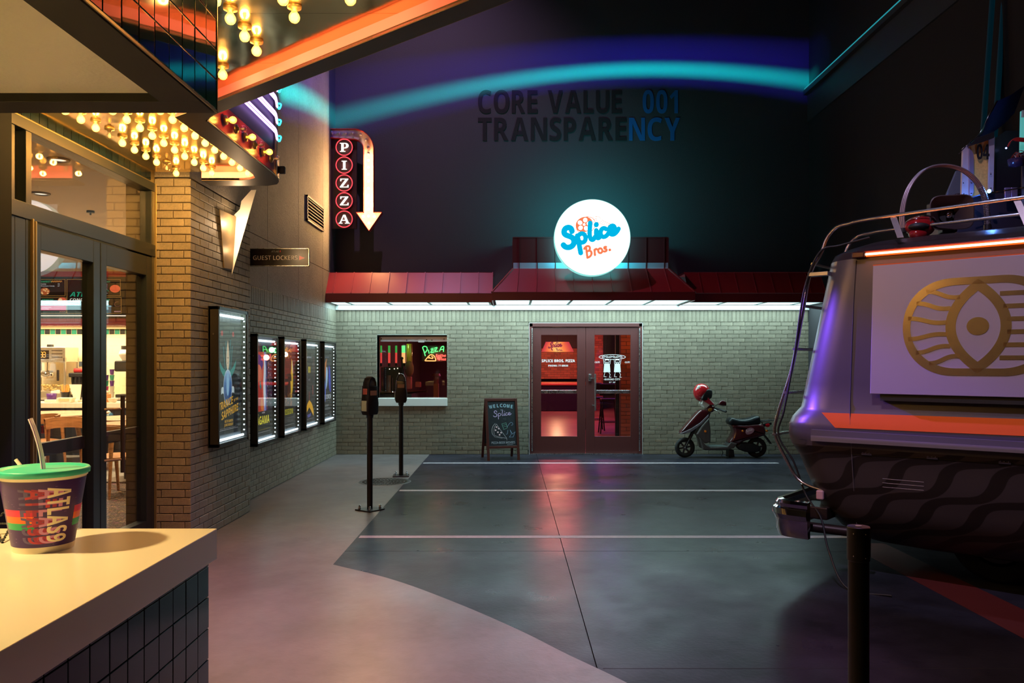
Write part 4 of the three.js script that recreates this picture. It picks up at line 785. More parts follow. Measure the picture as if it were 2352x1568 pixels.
// double door to the pizzeria
const door1 = structure('door_1');
{
  const z = -BACK, fm = M.maroonDoor, { x0, x1, y1 } = DOOR;
  add('door_frame', [box(x0, x0 + 0.055, 0, y1, z - 0.14, z + 0.012, 0.003), box(x1 - 0.055, x1, 0, y1, z - 0.14, z + 0.012, 0.003), box(x0, x1, y1 - 0.06, y1, z - 0.14, z + 0.012, 0.003)], fm, door1);
  add('edge_strip', [box(x0 + 0.034, x0 + 0.056, 0.06, 2.12, z + 0.004, z + 0.018, 0.004), box(x1 - 0.056, x1 - 0.034, 0.06, 2.12, z + 0.004, z + 0.018, 0.004)], M.aluminium, door1);
  add('pale_edge', [box(x0 - 0.008, x0, 0, y1 + 0.008, z - 0.01, z + 0.014), box(x1, x1 + 0.008, 0, y1 + 0.008, z - 0.01, z + 0.014), box(x0 - 0.008, x1 + 0.008, y1, y1 + 0.008, z - 0.01, z + 0.014)], M.whiteTrim, door1);
  add('threshold', box(x0, x1, 0, 0.012, z - 0.2, z + 0.03), M.aluminium, door1);
  const printL = canvasTex(512, 160, (x, w) => { x.clearRect(0, 0, w, 160); x.fillStyle = '#f4f4f4'; x.textAlign = 'center'; x.font = 'bold 60px sans-serif'; x.fillText('SPLICE BROS. PIZZA', 256, 66, 500); x.font = 'bold 40px sans-serif'; x.fillText('PHONE: 77-BROS', 256, 136, 300); });
  const printR = canvasTex(512, 440, (x, w, h) => {
    x.clearRect(0, 0, w, h); x.strokeStyle = x.fillStyle = '#f4f4f4'; x.lineWidth = 6; x.lineCap = 'round';
    x.beginPath(); x.ellipse(256, 48, 190, 34, 0, 0, 7); x.stroke(); for (let i = 0; i < 6; i++) { x.beginPath(); x.ellipse(130 + i * 50, 46, 20, 9, 0.3 * (i % 2 ? 1 : -1), 0, 7); x.stroke(); }
    for (const ox of [180, 330]) {   // two bakers seen as plain outlines, arms raised under the tray
      x.beginPath(); x.ellipse(ox, 112, 30, 32, 0, 0, 7); x.stroke(); x.fillRect(ox - 28, 76, 56, 18); x.fillRect(ox - 16, 120, 32, 8);
      x.beginPath(); x.moveTo(ox - 42, 150); x.lineTo(ox - 50, 84); x.moveTo(ox + 42, 150); x.lineTo(ox + 52, 84); x.stroke();
      x.beginPath(); x.moveTo(ox - 40, 150); x.quadraticCurveTo(ox, 132, ox + 40, 150); x.lineTo(ox + 50, 268); x.lineTo(ox - 50, 268); x.closePath(); x.globalAlpha = 0.85; x.fill(); x.globalAlpha = 1;
      x.beginPath(); x.moveTo(ox - 30, 270); x.lineTo(ox - 44, 330); x.lineTo(ox - 12, 336); x.moveTo(ox + 26, 270); x.lineTo(ox + 46, 300); x.lineTo(ox + 34, 342); x.lineTo(ox + 60, 340); x.stroke();
    }
    x.textAlign = 'center'; x.font = 'bold 36px sans-serif'; x.fillText('-KANSAS CITY-', 256, 384, 250); x.font = 'bold 26px sans-serif'; x.fillText('37\u00b0  76\u00b0', 256, 424); x.font = 'bold 34px sans-serif'; x.fillText('CUT!', 40, 136); x.fillText('CUT!', 472, 136);
  });
  const px = (a) => (a - PX) * (BACK - 0) / F, py = (b) => EYE - (b - PY) * BACK / F;
  const leaf = (a, b, ga, gb, art, k) => {
    const g0 = px(ga), g1 = px(gb), gy0 = py(1002), gy1 = py(769), zf = z - 0.02, zb = z - 0.065;
    const o = add('door_leaf', [box(a, g0, 0.012, y1 - 0.062, zb, zf, 0.003), box(g1, b, 0.012, y1 - 0.062, zb, zf, 0.003), box(g0 - 0.001, g1 + 0.001, 0.012, gy0, zb, zf - 0.001, 0.003), box(g0 - 0.001, g1 + 0.001, gy1, y1 - 0.062, zb, zf - 0.001, 0.003)], fm, door1);
    add('glass', box(g0, g1, gy0, gy1, z - 0.045, z - 0.041), M.glass, o);
    add('push_bar', box(g0 - 0.01, g1 + 0.01, py(904), py(896), z - 0.13, z - 0.09, 0.006), M.aluminium, o);
    const u0 = k ? 1366 : 1243, u1 = k ? 1448 : 1322, v0 = k ? 882 : 845, v1 = k ? 812 : 822;
    add('window_lettering', sheet(V(px(u0), py(v0), z - 0.039), V(px(u1), py(v0), z - 0.039), V(px(u1), py(v1), z - 0.039), V(px(u0), py(v1), z - 0.039)), new THREE.MeshPhysicalMaterial({ map: art, transparent: true, roughness: 0.6 }), o);
    if (k) {
      const hx = px(1366.5), hz = z + 0.06;
      add('pull_handle', cyl(V(hx, py(942), hz), V(hx, py(858), hz), 0.014, 0.014, 16), M.aluminium, o);
      add('handle_mount', [cyl(V(px(1361), py(868.5), z - 0.02), V(px(1361), py(868.5), hz), 0.011, 0.011, 10), cyl(V(px(1361), py(930), z - 0.02), V(px(1361), py(930), hz), 0.011, 0.011, 10), box(px(1360), hx, py(870), py(867), hz - 0.006, hz + 0.006), box(px(1360), hx, py(931.5), py(928.5), hz - 0.006, hz + 0.006)], M.aluminium, o);
      add('lock_case', box(px(1352), px(1358), py(875), py(859), z - 0.02, z + 0.02, 0.003), M.aluminium, o);
    }
  };
  const xm = px(1345.5);
  leaf(x0 + 0.056, xm - 0.003, 1243, 1326, printL, 0); leaf(xm + 0.003, x1 - 0.056, 1366, 1449, printR, 1);
}
// service window with rolling shutter box and white sill
const win1 = structure('window_1');
{
  const z = -BACK, { x0, x1, y0, y1 } = WIN, sy = 0.945;
  add('reveal', [box(x0 - 0.02, x0, sy, y1, z - 0.26, z + 0.004), box(x1, x1 + 0.02, sy, y1, z - 0.26, z + 0.004), box(x0, x1, y1, y1 + 0.02, z - 0.26, z + 0.002)], mat(L(0.42, 0.44, 0.38), 0.6), win1);
  add('window_sill', box(x0 - 0.004, x1 + 0.004, y0, sy, z - 0.26, z + 0.05, 0.006), mat(L(0.74, 0.78, 0.78), 0.4), win1);
  const sh = add('shutter_bar', box(x0 + 0.04, x1 - 0.005, 1.905, 1.985, z - 0.16, z - 0.11, 0.004), mat(L(0.72, 0.66, 0.74), 0.4, 0.2), win1);
  add('shutter_box', box(x0, x1, 1.985, y1, z - 0.22, z - 0.10), M.darkMetal, win1);
  const k = (a, b) => at(a, b, BACK + 0.105);
  add('lock_plate', [[939, 952, 779, 783], [960.5, 974.5, 778.5, 786]].map(([a, b, c, d]) => { const p = k(a, d), q = k(b, c); return box(p.x, q.x, p.y, q.y, z - 0.111, z - 0.104, 0.002); }), mat(L(0.8, 0.74, 0.76), 0.4), sh);
  add('bolt', [[876, 778], [980, 780], [992, 781], [1020, 778.5], [934, 781], [934, 785]].map(([a, b]) => { const p = k(a, b); return cyl(V(p.x, p.y, z - 0.112), V(p.x, p.y, z - 0.102), 0.011, 0.009, 10); }), M.darkMetal, sh);
  add('glass', box(x0 + 0.02, x1, sy, 1.985, z - 0.205, z - 0.201), M.glass, win1);
}
// ---------------------------------------------------------------- inside the pizzeria
{
  const D0 = BACK + 0.25, D1 = 27.6, xa = -3.1, xb = 5.2;
  structure('floor_pizzeria', box(xa, xb, -0.1, 0.004, -D1, -D0 + 0.05), mat(L(0.34, 0.19, 0.17), 0.28, 0, { map: concreteMap }));
  structure('ceiling_pizzeria', box(xa, xb, 3.3, 3.45, -D1, -D0), M.black);
  structure('wall_pizzeria', [box(xa, xb, 0, 3.3, -D1 - 0.2, -D1), box(xa - 0.2, xa, 0, 3.3, -D1, -D0), box(xb, xb + 0.2, 0, 3.3, -D1, -D0)], mat(L(0.035, 0.020, 0.020), 0.7));
  const at2 = (x, y, D) => at(x, y, D);
  // brick panel on the far wall and brick pillar beside a black column
  const redB = [0.30, 0.24, 0.36].map((v) => mat(L(v, v * 0.28, v * 0.16), 0.75));
  const courses = (name, label, x0, x1, y0, y1, z) => {
    const o = structure(name), gs = [[], [], []];
    add('core', box(x0, x1, y0, y1, z - 0.25, z - 0.004), mat(L(0.12, 0.09, 0.08), 0.9), o);
    for (let j = 0, y = y0; y < y1 - 0.03; j++, y += 0.075) for (let x = x0 - (j % 2 ? 0.11 : 0); x < x1; x += 0.22) { const a = Math.max(x, x0), b = Math.min(x + 0.208, x1); if (b - a > 0.03) gs[Math.floor(rnd() * 3)].push(box(a, b, y + 0.004, Math.min(y + 0.071, y1), z - 0.01, z + 0.008)); }
    gs.forEach((g, k) => g.length && add('brick_courses', g, redB[k], o, { kind: 'stuff' }));
  };
  { const a = at2(1236, 870, 27.4), b = at2(1345, 800, 27.4); courses('trim_3', '', a.x, b.x, a.y, b.y, -27.4); }
  { const a = at2(1426, 832, 15.6), b = at2(1475, 740, 15.6); courses('wall_pillar', '', a.x, b.x + 0.2, 0, 3.3, -15.6); }
  { const a = at2(1414, 832, 15.9), c = structure('column_inside'); add('column', box(a.x, a.x + 0.11, 0, 3.3, -16.0, -15.9), M.black, c); }
  { const a = at2(1352, 900, 26.5), b = at2(1385, 760, 26.5); courses('wall_nook', '', a.x, b.x, 0, 3.2, -26.5); for (const [y, x0, x1, z] of [[3.0, 0.5, 5, -19], [2.8, 0.5, 5, -21], [3.1, 0.5, 5, -17]]) structure('ceiling_pipe', cyl(V(x0, y, z), V(x1, y + 0.05, z - 1.2), 0.05, 0.05, 14), mat(L(0.30, 0.10, 0.40), 0.4)); }
  // pool table under the hanging lamp
  const ct = thing('pool_table', 'long black pool table with a lit orange rail behind the left door glass', 'pool table', [1.2, 0, -26.3]);
  add('rail', [box(-0.2, 2.62, 0.82, 0.90, -25.62, -25.5, 0.02), box(-0.2, 2.62, 0.82, 0.90, -27.0, -26.88, 0.02), box(-0.2, -0.08, 0.82, 0.90, -26.9, -25.6, 0.02), box(2.5, 2.62, 0.82, 0.90, -26.9, -25.6, 0.02)], mat(L(0.62, 0.22, 0.10), 0.35), ct);
  add('bed', box(-0.1, 2.52, 0.80, 0.85, -26.9, -25.6), mat(L(0.05, 0.03, 0.05), 0.9), ct);
  add('body', box(-0.15, 2.57, 0.02, 0.80, -26.9, -25.55), mat(L(0.008, 0.010, 0.018), 0.4), ct);
  // stools
  const stool = (x, z) => {
    const t = thing('bar_stool', 'black bar stool with square legs behind the right door glass', 'stool', [x, 0, z], { local: true, group: 'bar stools in the pizzeria' });
    add('seat', [new RoundedBoxGeometry(0.36, 0.05, 0.36, 3, 0.02).translate(0, 0.74, 0), new RoundedBoxGeometry(0.36, 0.26, 0.03, 3, 0.012).translate(0, 0.95, -0.17)], M.black, t);
    for (const [a, b] of [[-1, -1], [1, -1], [-1, 1], [1, 1]]) add('leg', cyl(V(a * 0.14, 0.72, b * 0.14), V(a * 0.20, 0, b * 0.20), 0.017, 0.015, 8), M.black, t);
    add('foot_ring', [cyl(V(-0.18, 0.25, 0.18), V(0.18, 0.25, 0.18), 0.010, 0.010, 8), cyl(V(-0.18, 0.25, -0.18), V(0.18, 0.25, -0.18), 0.010, 0.010, 8), cyl(V(-0.18, 0.25, -0.18), V(-0.18, 0.25, 0.18), 0.010, 0.010, 8), cyl(V(0.18, 0.25, -0.18), V(0.18, 0.25, 0.18), 0.010, 0.010, 8)], M.black, t);
    return t;
  };
  const s1 = stool(2.15, -17.6), s2 = stool(1.93, -18.4);
  s1.userData.label = 'black bar stool beside the brick pillar behind the door glass'; s2.userData.label = 'black bar stool farther in, partly behind the other stool'; 
  // hanging lamp with the word mark
  {
    const a = at(1243, 808, 25.6), b = at(1317, 785, 25.6), t = thing('billiard_lamp', 'hanging stained orange lamp with the shop word mark behind the left door glass', 'lamp', [(a.x + b.x) / 2, a.y, -25.6]);
    const art = canvasTex(512, 160, (x) => { const g = x.createLinearGradient(0, 0, 512, 0); [[0, '#a01c08'], [0.25, '#f08018'], [0.5, '#ffe070'], [0.75, '#f08018'], [1, '#a01c08']].forEach(([o, c]) => g.addColorStop(o, c)); x.fillStyle = g; x.fillRect(0, 0, 512, 160); x.strokeStyle = 'rgba(120,20,0,.5)'; for (let i = 0; i < 20; i++) { x.beginPath(); x.moveTo(i * 28, 0); x.lineTo(i * 28 - 10, 160); x.stroke(); } x.save(); x.translate(120, 96); x.rotate(-0.08); strokes(x, SPLICE, '#120802', 0.42, 0, 0, 46); x.restore(); x.save(); x.translate(250, 146); strokes(x, BROS, '#120802', 0.26, 0, 0, 28); x.restore(); });
    const y0 = a.y, y1 = b.y, w0 = (b.x - a.x) / 2, w1 = w0 * 0.72, cx = (a.x + b.x) / 2, g = sheet(V(cx - w0, y0, -25.4), V(cx + w0, y0, -25.4), V(cx + w1, y1, -25.55), V(cx - w1, y1, -25.55));
    add('lamp_shade', g, new THREE.MeshPhysicalMaterial({ color: 0x0a0402, emissive: 0xffffff, emissiveMap: art, emissiveIntensity: 0.9, roughness: 0.5 }), t);
    add('lamp_cap', [box(cx - w1, cx + w1, y1, y1 + 0.02, -25.65, -25.55), cyl(V(cx, y1, -25.6), V(cx, 3.3, -25.6), 0.008, 0.008, 8)], M.darkMetal, t);
    pointLight('billiard_light', V(cx, y0 - 0.08, -25.7), [1.0, 0.5, 0.25], 5.0, 0.08);
  }
  // red and magenta room lights
  const rl = (x, y, z, c, p, w = 1.2) => { const o = structure('room_lamp'); add('lamp_panel', box(x - w / 2, x + w / 2, y, y + 0.02, z - 0.15, z + 0.15), glow(L(...c), 0.8), o); areaLight('room_lamp', V(x, y - 0.01, z), V(x, 0, z), w, 0.3, c, p); };
  rl(0.9, 3.2, -15.2, [1.0, 0.20, 0.09], 7); rl(0.9, 3.2, -17.8, [1.0, 0.13, 0.13], 34); rl(1.2, 3.2, -21, [1.0, 0.12, 0.14], 85, 2); rl(1.4, 3.2, -24.6, [1.0, 0.12, 0.20], 55, 2); rl(2.75, 3.2, -14.9, [1.0, 0.30, 0.07], 60, 0.5); rl(2.7, 3.2, -19.5, [0.45, 0.10, 1.0], 80, 0.8);
  // behind the service window ------------------------------------------------
  {
    const z = -14.6, t = thing('neon_pizza_sign', 'neon sign with green word, orange slice and red words in the service window', 'neon sign', [-1.2, 1.7, z]);
    const q = (zx, zy) => at(860 + zx * 175 / 1524, 760 + zy * 180 / 1568, 14.6);
    const tubeN = (name, lines, m, r = 0.0085) => add(name, lines.map((l) => tube(l.map(([a, b]) => q(a, b)), r, l.length * 8, false, 8, 0.35)), m, t);
    const gN = glow(L(0.10, 1.0, 0.22), 1.7), oN = glow(L(1.0, 0.42, 0.12), 1.9), rN = glow(L(1.0, 0.10, 0.08), 1.8);
    tubeN('green_neon_letters', [[[1018, 500], [990, 400], [965, 330], [1000, 305], [1045, 320], [1055, 370], [1025, 420], [990, 430]], [[1075, 375], [1095, 450]], [[1125, 365], [1170, 355], [1125, 430], [1185, 430]], [[1205, 340], [1255, 330], [1215, 405], [1275, 405]], [[1300, 410], [1340, 320], [1385, 310], [1380, 415]], [[1310, 370], [1385, 365]]], gN);
    tubeN('orange_neon_slice', [[[1010, 592], [1060, 530], [1110, 480], [1150, 472], [1195, 500], [1222, 560], [1222, 595], [1120, 597], [1010, 595]], [[1080, 545], [1100, 525], [1120, 550]], [[1140, 500], [1170, 525], [1160, 550], [1130, 540]]], oN);
    tubeN('red_neon_letters', [[[1235, 460], [1232, 520]], [[1235, 462], [1258, 470], [1238, 488], [1262, 502], [1234, 518]], [[1278, 475], [1285, 500], [1305, 475]], [[1305, 475], [1290, 535]], [[1335, 460], [1332, 512]], [[1320, 480], [1350, 478]], [[1365, 462], [1362, 512], [1372, 485], [1385, 490], [1384, 512]], [[1400, 492], [1425, 490], [1418, 478], [1400, 490], [1405, 510], [1428, 505]], [[1325, 535], [1300, 540], [1318, 562], [1295, 585]], [[1345, 530], [1342, 585]], [[1362, 552], [1361, 585]], [[1395, 556], [1376, 560], [1378, 582], [1398, 578]], [[1408, 566], [1428, 562], [1418, 550], [1406, 566], [1412, 584], [1430, 578]]], rN, 0.006);
    add('clear_back', box(q(950, 0).x, q(1440, 0).x, q(0, 610).y, q(0, 290).y, z - 0.03, z - 0.024), mat(L(0.02, 0.012, 0.012), 0.2), t);
    pointLight('neon_sign_light', q(1170, 380).add(V(0, 0, 0.12)), [0.2, 1.0, 0.3], 0.12, 0.05); pointLight('neon_sign_light', q(1280, 530).add(V(0, 0, 0.12)), [1.0, 0.16, 0.10], 0.30, 0.05);
    // row of light tubes, green above and red below
    const gt = glow(L(0.06, 0.62, 0.10), 0.55), rt = glow(L(0.95, 0.07, 0.06), 0.75), bright = glow(L(0.15, 1.0, 0.25), 1.2), hot = glow(L(1.0, 0.45, 0.15), 1.2);
    [[82, 34, 'first'], [246, 46, 'second'], [388, 42, 'third'], [538, 74, 'widest']].forEach(([cx, w, word], i) => {
      const p = q(cx, 300), r = w * 175 / 1524 * 14.9 / F / 2, y1 = q(0, 285).y, ym = q(0, 430).y, y0 = q(0, 640).y, zz = -14.9;
      const o = thing('light_cylinder', word + ' two-colour light tube from the window edge, green over red', 'light tube', [p.x, y0, zz], { group: 'light tubes behind the service window' });
      add('green_light', cyl(V(p.x, ym, zz), V(p.x, y1, zz), r, r, 16), i === 3 ? bright : gt, o);
      add('red_light', cyl(V(p.x, y0, zz), V(p.x, ym, zz), r, r, 16), i === 3 ? hot : rt, o);
      add('end_cap', cyl(V(p.x, y0 - 0.06, zz), V(p.x, y0, zz), r * 1.15, r * 1.15, 16), M.black, o);
    });
    const gp = q(672, 250), gq = q(672, 700);
    const gd = thing('glass_dispenser', 'tall amber glass cylinder lit green from above in the window', 'dispenser', [gp.x, gq.y, -14.8]);
    add('cylinder', cyl(V(gp.x, gq.y, -14.8), V(gp.x, gp.y, -14.8), 0.055, 0.055, 28), mat(L(0.55, 0.30, 0.06), 0.12, 0, { clearcoat: 1 }), gd);
    add('foot', cyl(V(gp.x, gq.y - 0.05, -14.8), V(gp.x, gq.y, -14.8), 0.065, 0.06, 28), M.darkMetal, gd);
    pointLight('tap_light', V(gp.x - 0.1, gp.y - 0.05, -14.6), [0.4, 1.0, 0.2], 0.10, 0.03);
    // bar with boxes and a register
    const bar = thing('service_bar', 'dark bar top inside the service window', 'counter', [-1.7, 0, -14.5]);
    const by = q(0, 1215).y;
    add('top', loft([[V(-2.6, by, -14.25), q(660, 1205).setY(by).setZ(-14.25)], [V(-2.6, by, -15.4), q(975, 1120).setY(by + 0.0).setZ(-15.4)], [V(-2.6, by - 0.04, -15.4), q(975, 1120).setY(by - 0.04).setZ(-15.4)]], 0.2), mat(L(0.16, 0.06, 0.03), 0.3), bar);
    add('body', box(-2.6, -1.75, 0, by - 0.03, -15.2, -14.3), M.black, bar);
    const rb = mat(L(0.34, 0.06, 0.05), 0.5), bxAt = (a, b, c, d, zf, dp, name, label, cat, m) => { const p = q(a, d), r = q(b, c); p.y = Math.max(by, p.y); const o = thing(name, label, cat, [(p.x + r.x) / 2, p.y, zf - dp / 2]); add('body', box(p.x, r.x, p.y, r.y, zf - dp, zf, 0.01), m, o); add('lid', box(p.x + 0.004, r.x - 0.004, r.y, r.y + 0.012, zf - dp, zf, 0.004), m, o); return o; };
    bxAt(650, 735, 925, 1160, -14.55, 0.2, 'red_box', 'tall red box standing on the dark bar', 'box', rb);
    bxAt(800, 905, 1035, 1130, -14.7, 0.16, 'napkin_box', 'small red box at the end of the bar', 'box', rb);
    { const p = q(690, 920), o = thing('paper_bag', 'brown rounded bag on top of the tall red box', 'bag', [p.x, p.y, -14.65]); add('bag', sph(V(p.x, p.y + 0.147, -14.65), 0.1, 0.85, 1.45, 0.8), mat(L(0.16, 0.08, 0.05), 0.8), o); add('fold', box(p.x - 0.05, p.x + 0.05, p.y + 0.24, p.y + 0.28, -14.68, -14.62, 0.01), mat(L(0.16, 0.08, 0.05), 0.8), o); }
    { const p = q(300, 1205), o = thing('glass_jar', 'clear jar with an amber foot on the bar', 'jar', [p.x, by, -14.5]); add('jar', lathe([[0, 0.0], [0.04, 0.0], [0.04, 0.28], [0.045, 0.29], [0.04, 0.30], [0, 0.30]], 24, V(p.x, by, -14.5)), mat(L(0.3, 0.2, 0.15), 0.15, 0, { transmission: 0.6, thickness: 0 }), o); add('contents', cyl(V(p.x, by + 0.004, -14.5), V(p.x, by + 0.06, -14.5), 0.036, 0.036, 20), mat(L(0.4, 0.15, 0.05), 0.5), o); }
    { const a = q(388, 1250), b = q(388, 935), o = thing('chrome_tap', 'slim chrome pole catching light on the bar', 'tap', [a.x, by, -14.45]); add('pole', cyl(V(a.x, by, -14.45), V(a.x, b.y, -14.45), 0.007, 0.007, 12), M.chrome, o); add('base', cyl(V(a.x, by, -14.45), V(a.x, by + 0.012, -14.45), 0.03, 0.025, 16), M.chrome, o); }
    { const a = q(535, 545), o = thing('tap_handle', 'black beer tap with a round knob before the widest light tube', 'tap', [a.x, by, -14.7]); add('knob', sph(V(a.x, a.y, -14.7), 0.028), M.black, o); add('lever', cyl(V(a.x, a.y, -14.7), V(a.x + 0.01, a.y - 0.2, -14.7), 0.012, 0.022, 14), M.black, o); add('tower', cyl(V(a.x + 0.01, by, -14.7), V(a.x + 0.01, a.y - 0.2, -14.7), 0.035, 0.035, 18), M.darkMetal, o); }
    { const a = q(260, 760), o = thing('bar_machine', 'black bar machine under the light tubes', 'machine', [a.x, by, -14.9]); add('body', box(a.x - 0.16, a.x + 0.22, by, q(0, 720).y, -15.1, -14.85, 0.03), M.black, o); for (const [zx, zy] of [[262, 762], [360, 758], [425, 748], [458, 852]]) { const p = q(zx, zy); add('indicator_light', sph(V(p.x, p.y, -14.845), 0.010, 1, 1, 0.5, 10, 8), glow(L(1, 0.85, 0.65), 1.6), o); } }
    { const a = q(1235, 1340), b = q(1280, 850), o = thing('wooden_post', 'brown wooden post with a rounded head inside the window', 'post', [a.x, 0, -15.6]); const k = 15.6 / 14.6; const cx = a.x * k; add('post', box(cx - 0.05, cx + 0.05, 0, EYE + (q(0, 1050).y - EYE) * k, -15.65, -15.55, 0.01), mat(L(0.28, 0.10, 0.04), 0.55), o); add('head', [cyl(V(cx, EYE + (q(0, 1050).y - EYE) * k, -15.6), V(cx, EYE + (q(0, 910).y - EYE) * k, -15.6), 0.045, 0.055, 18), cyl(V(cx, EYE + (q(0, 900).y - EYE) * k, -15.6), V(cx, EYE + (q(0, 850).y - EYE) * k, -15.6), 0.09, 0.07, 20)], mat(L(0.22, 0.07, 0.06), 0.4), o); }
  }
}
// ---------------------------------------------------------------- inside the cinema
{
  const xa = -11.5, xb = XS - 0.12, D0 = 3.2, D1 = 15.4, CE = 3.62;
  structure('floor_cinema', box(xa, xb, -0.1, 0.004, -10.5, -D0), mat(L(1, 1, 1), 0.95, 0, { map: carpetMap }));
  structure('floor_tiles', box(xa, xb, -0.1, 0.004, -D1, -10.505), mat(L(0.30, 0.29, 0.27), 0.4));
  structure('ceiling_cinema', box(xa, xb - 0.2, CE, CE + 0.15, -D1 - 0.2, -D0), mat(L(0.56, 0.47, 0.36), 0.8));
  structure('wall_cinema_back', box(xa, xb - 0.2, 0, CE, -D1 - 0.2, -D1), M.cream); structure('wall_cinema_left', box(xa - 0.2, xa, 0, CE, -D1, -D0), M.cream); structure('wall_cinema_right', box(xb - 0.22, xb - 0.2, 0, CE, -D1, -8.42), M.cream);
  structure('wall_entry', [box(xa, xb - 0.25, 0, CE, -D0, -D0 + 0.15)], M.black);
  const z = -D1, s = F / D1, X = (a) => (a - PX) / s, Y = (b) => EYE - (b - PY) / s;
  // menu boards
  const boards = thing('menu_board', 'long black lit menu board with framed panels behind the counter', 'menu board', [X(200), Y(725), z + 0.2]);
  const panelArt = canvasTex(1400, 660, (x, w, h) => {
    x.fillStyle = '#0d0b0a'; x.fillRect(0, 0, w, h); x.lineWidth = 5; x.strokeStyle = '#c08a40';
    const P = (a) => (a - 60) * w / 250, Q = (b) => (b - 638) * h / 88;
    const fr = (a, b, c, d) => x.strokeRect(P(a), Q(c), P(b) - P(a), Q(d) - Q(c));
    fr(63, 101, 644, 681); fr(105, 163, 644, 681); fr(167, 240, 644, 721); fr(243, 288, 644, 681); fr(63, 103, 685, 721); fr(107, 165, 685, 721); fr(243, 290, 685, 721);
    const txt = (t, a, b, c, f) => { x.fillStyle = c; x.font = f; x.fillText(t, P(a), Q(b)); };
    txt('SWEETS', 108, 651, '#18a070', 'bold 40px sans-serif'); txt('Candy', 108, 655.5, '#eee', '24px sans-serif'); txt('$5', 146, 655.5, '#eee', '24px sans-serif'); txt('Premium Candy', 108, 660, '#eee', '24px sans-serif'); txt('$7', 146, 660, '#eee', '24px sans-serif');
    x.strokeStyle = '#d8863a'; x.lineWidth = 7; x.beginPath(); for (let i = 0; i < 14; i++) x.lineTo(P(131 + i * 1.9), Q(i % 2 ? 650 : 647)); x.stroke();
    x.fillStyle = '#a8522a'; x.beginPath(); x.arc(P(117), Q(671), 62, 0, 7); x.fill(); x.fillStyle = '#e8b070'; for (let i = 0; i < 14; i++) { x.beginPath(); x.arc(P(117) + 40 * Math.cos(i * 2.4), Q(671) + 40 * Math.sin(i * 1.7), 11, 0, 7); x.fill(); }
    txt('SNACKS', 110, 692, '#18a070', 'bold 40px sans-serif'); txt('Hot Dog', 110, 696, '#eee', '24px sans-serif'); txt('$7', 136, 696, '#eee', '24px sans-serif'); txt('Nachos', 110, 700, '#eee', '24px sans-serif'); txt('$6', 136, 700, '#eee', '24px sans-serif');
    x.fillStyle = '#d85a3a'; x.beginPath(); x.arc(P(156), Q(692), 56, 0, 7); x.fill(); x.fillStyle = '#f0c890'; x.beginPath(); x.arc(P(152), Q(690), 24, 0, 7); x.fill();
    x.fillStyle = '#e0205e'; x.fillRect(P(107), Q(703), P(165) - P(107), Q(714) - Q(703)); x.fillRect(P(90), Q(660), P(101) - P(90), Q(670) - Q(660)); x.fillStyle = '#f6b8cc'; x.fillRect(P(110), Q(707), 120, 8); x.fillRect(P(110), Q(711), 90, 8);
    txt('ATLAS9', 173, 683, '#12a078', 'italic bold 110px sans-serif'); txt('CONCESSIONS', 173, 693, '#f0ead8', 'bold 62px sans-serif');
    txt('BEVERAGES', 230, 651, '#18a070', 'bold 36px sans-serif'); for (let i = 0; i < 4; i++) { txt('Drink', 246, 656 + i * 3.6, '#eee', '20px sans-serif'); txt('$' + (5 + i), 255, 656 + i * 3.6, '#eee', '20px sans-serif'); }
    txt('SHAVE ICE', 232, 671, '#18a070', 'bold 34px sans-serif'); txt('Ice', 246, 676, '#eee', '20px sans-serif'); txt('$6', 255, 676, '#eee', '20px sans-serif'); x.fillStyle = '#e8603a'; x.beginPath(); x.arc(P(276), Q(665), 66, 0, 7); x.fill();
    txt('CRAFT BEER', 228, 692, '#18a070', 'bold 36px sans-serif'); x.strokeStyle = '#6ab0c8'; x.lineWidth = 5; for (let j = 0; j < 6; j++) { x.beginPath(); for (let i = 0; i < 10; i++) x.lineTo(P(253 + i * 1.6), Q(703 + j * 3 + (i % 2 ? 1.2 : 0))); x.stroke(); }
    x.strokeStyle = '#8a5a40'; x.lineWidth = 7; x.beginPath(); x.arc(P(282), Q(700), 40, 0.5, 5); x.stroke(); txt('BOOZY', 274, 718, '#f0b0b0', 'bold 26px sans-serif'); txt('>>>', 150, 719, '#e0705a', 'bold 44px sans-serif');
  });
  add('lit_screen', sheet(V(X(60), Y(726), z + 0.2), V(X(310), Y(726), z + 0.2), V(X(310), Y(638), z + 0.2), V(X(60), Y(638), z + 0.2)), new THREE.MeshPhysicalMaterial({ color: 0x222222, map: panelArt, emissive: 0xffffff, emissiveMap: panelArt, emissiveIntensity: 0.85, roughness: 0.3 }), boards);
  add('board_body', [box(-11.3, X(60), Y(733), Y(638), z + 0.004, z + 0.198), box(X(60), X(310), Y(733), Y(638), z + 0.004, z + 0.195), box(X(310), xb - 0.3, Y(733), Y(638), z + 0.004, z + 0.198)], M.black, boards);
  add('light_edge', box(-11.3, xb - 0.3, Y(727.5), Y(725), z + 0.19, z + 0.21), glow(L(1, 0.85, 0.66), 1.0), boards);
  structure('trim_4', box(-11.4, xb - 0.3, Y(638), Y(626), z, z + 0.22), mat(L(0.24, 0.02, 0.03), 0.5));
  structure('trim_5', box(-11.4, xb - 0.3, Y(749), Y(733), z, z + 0.26), mat(L(0.20, 0.02, 0.04), 0.4));
  structure('trim_6', box(-11.4, xb - 0.3, Y(755.5), Y(749), z, z + 0.18), M.cream);
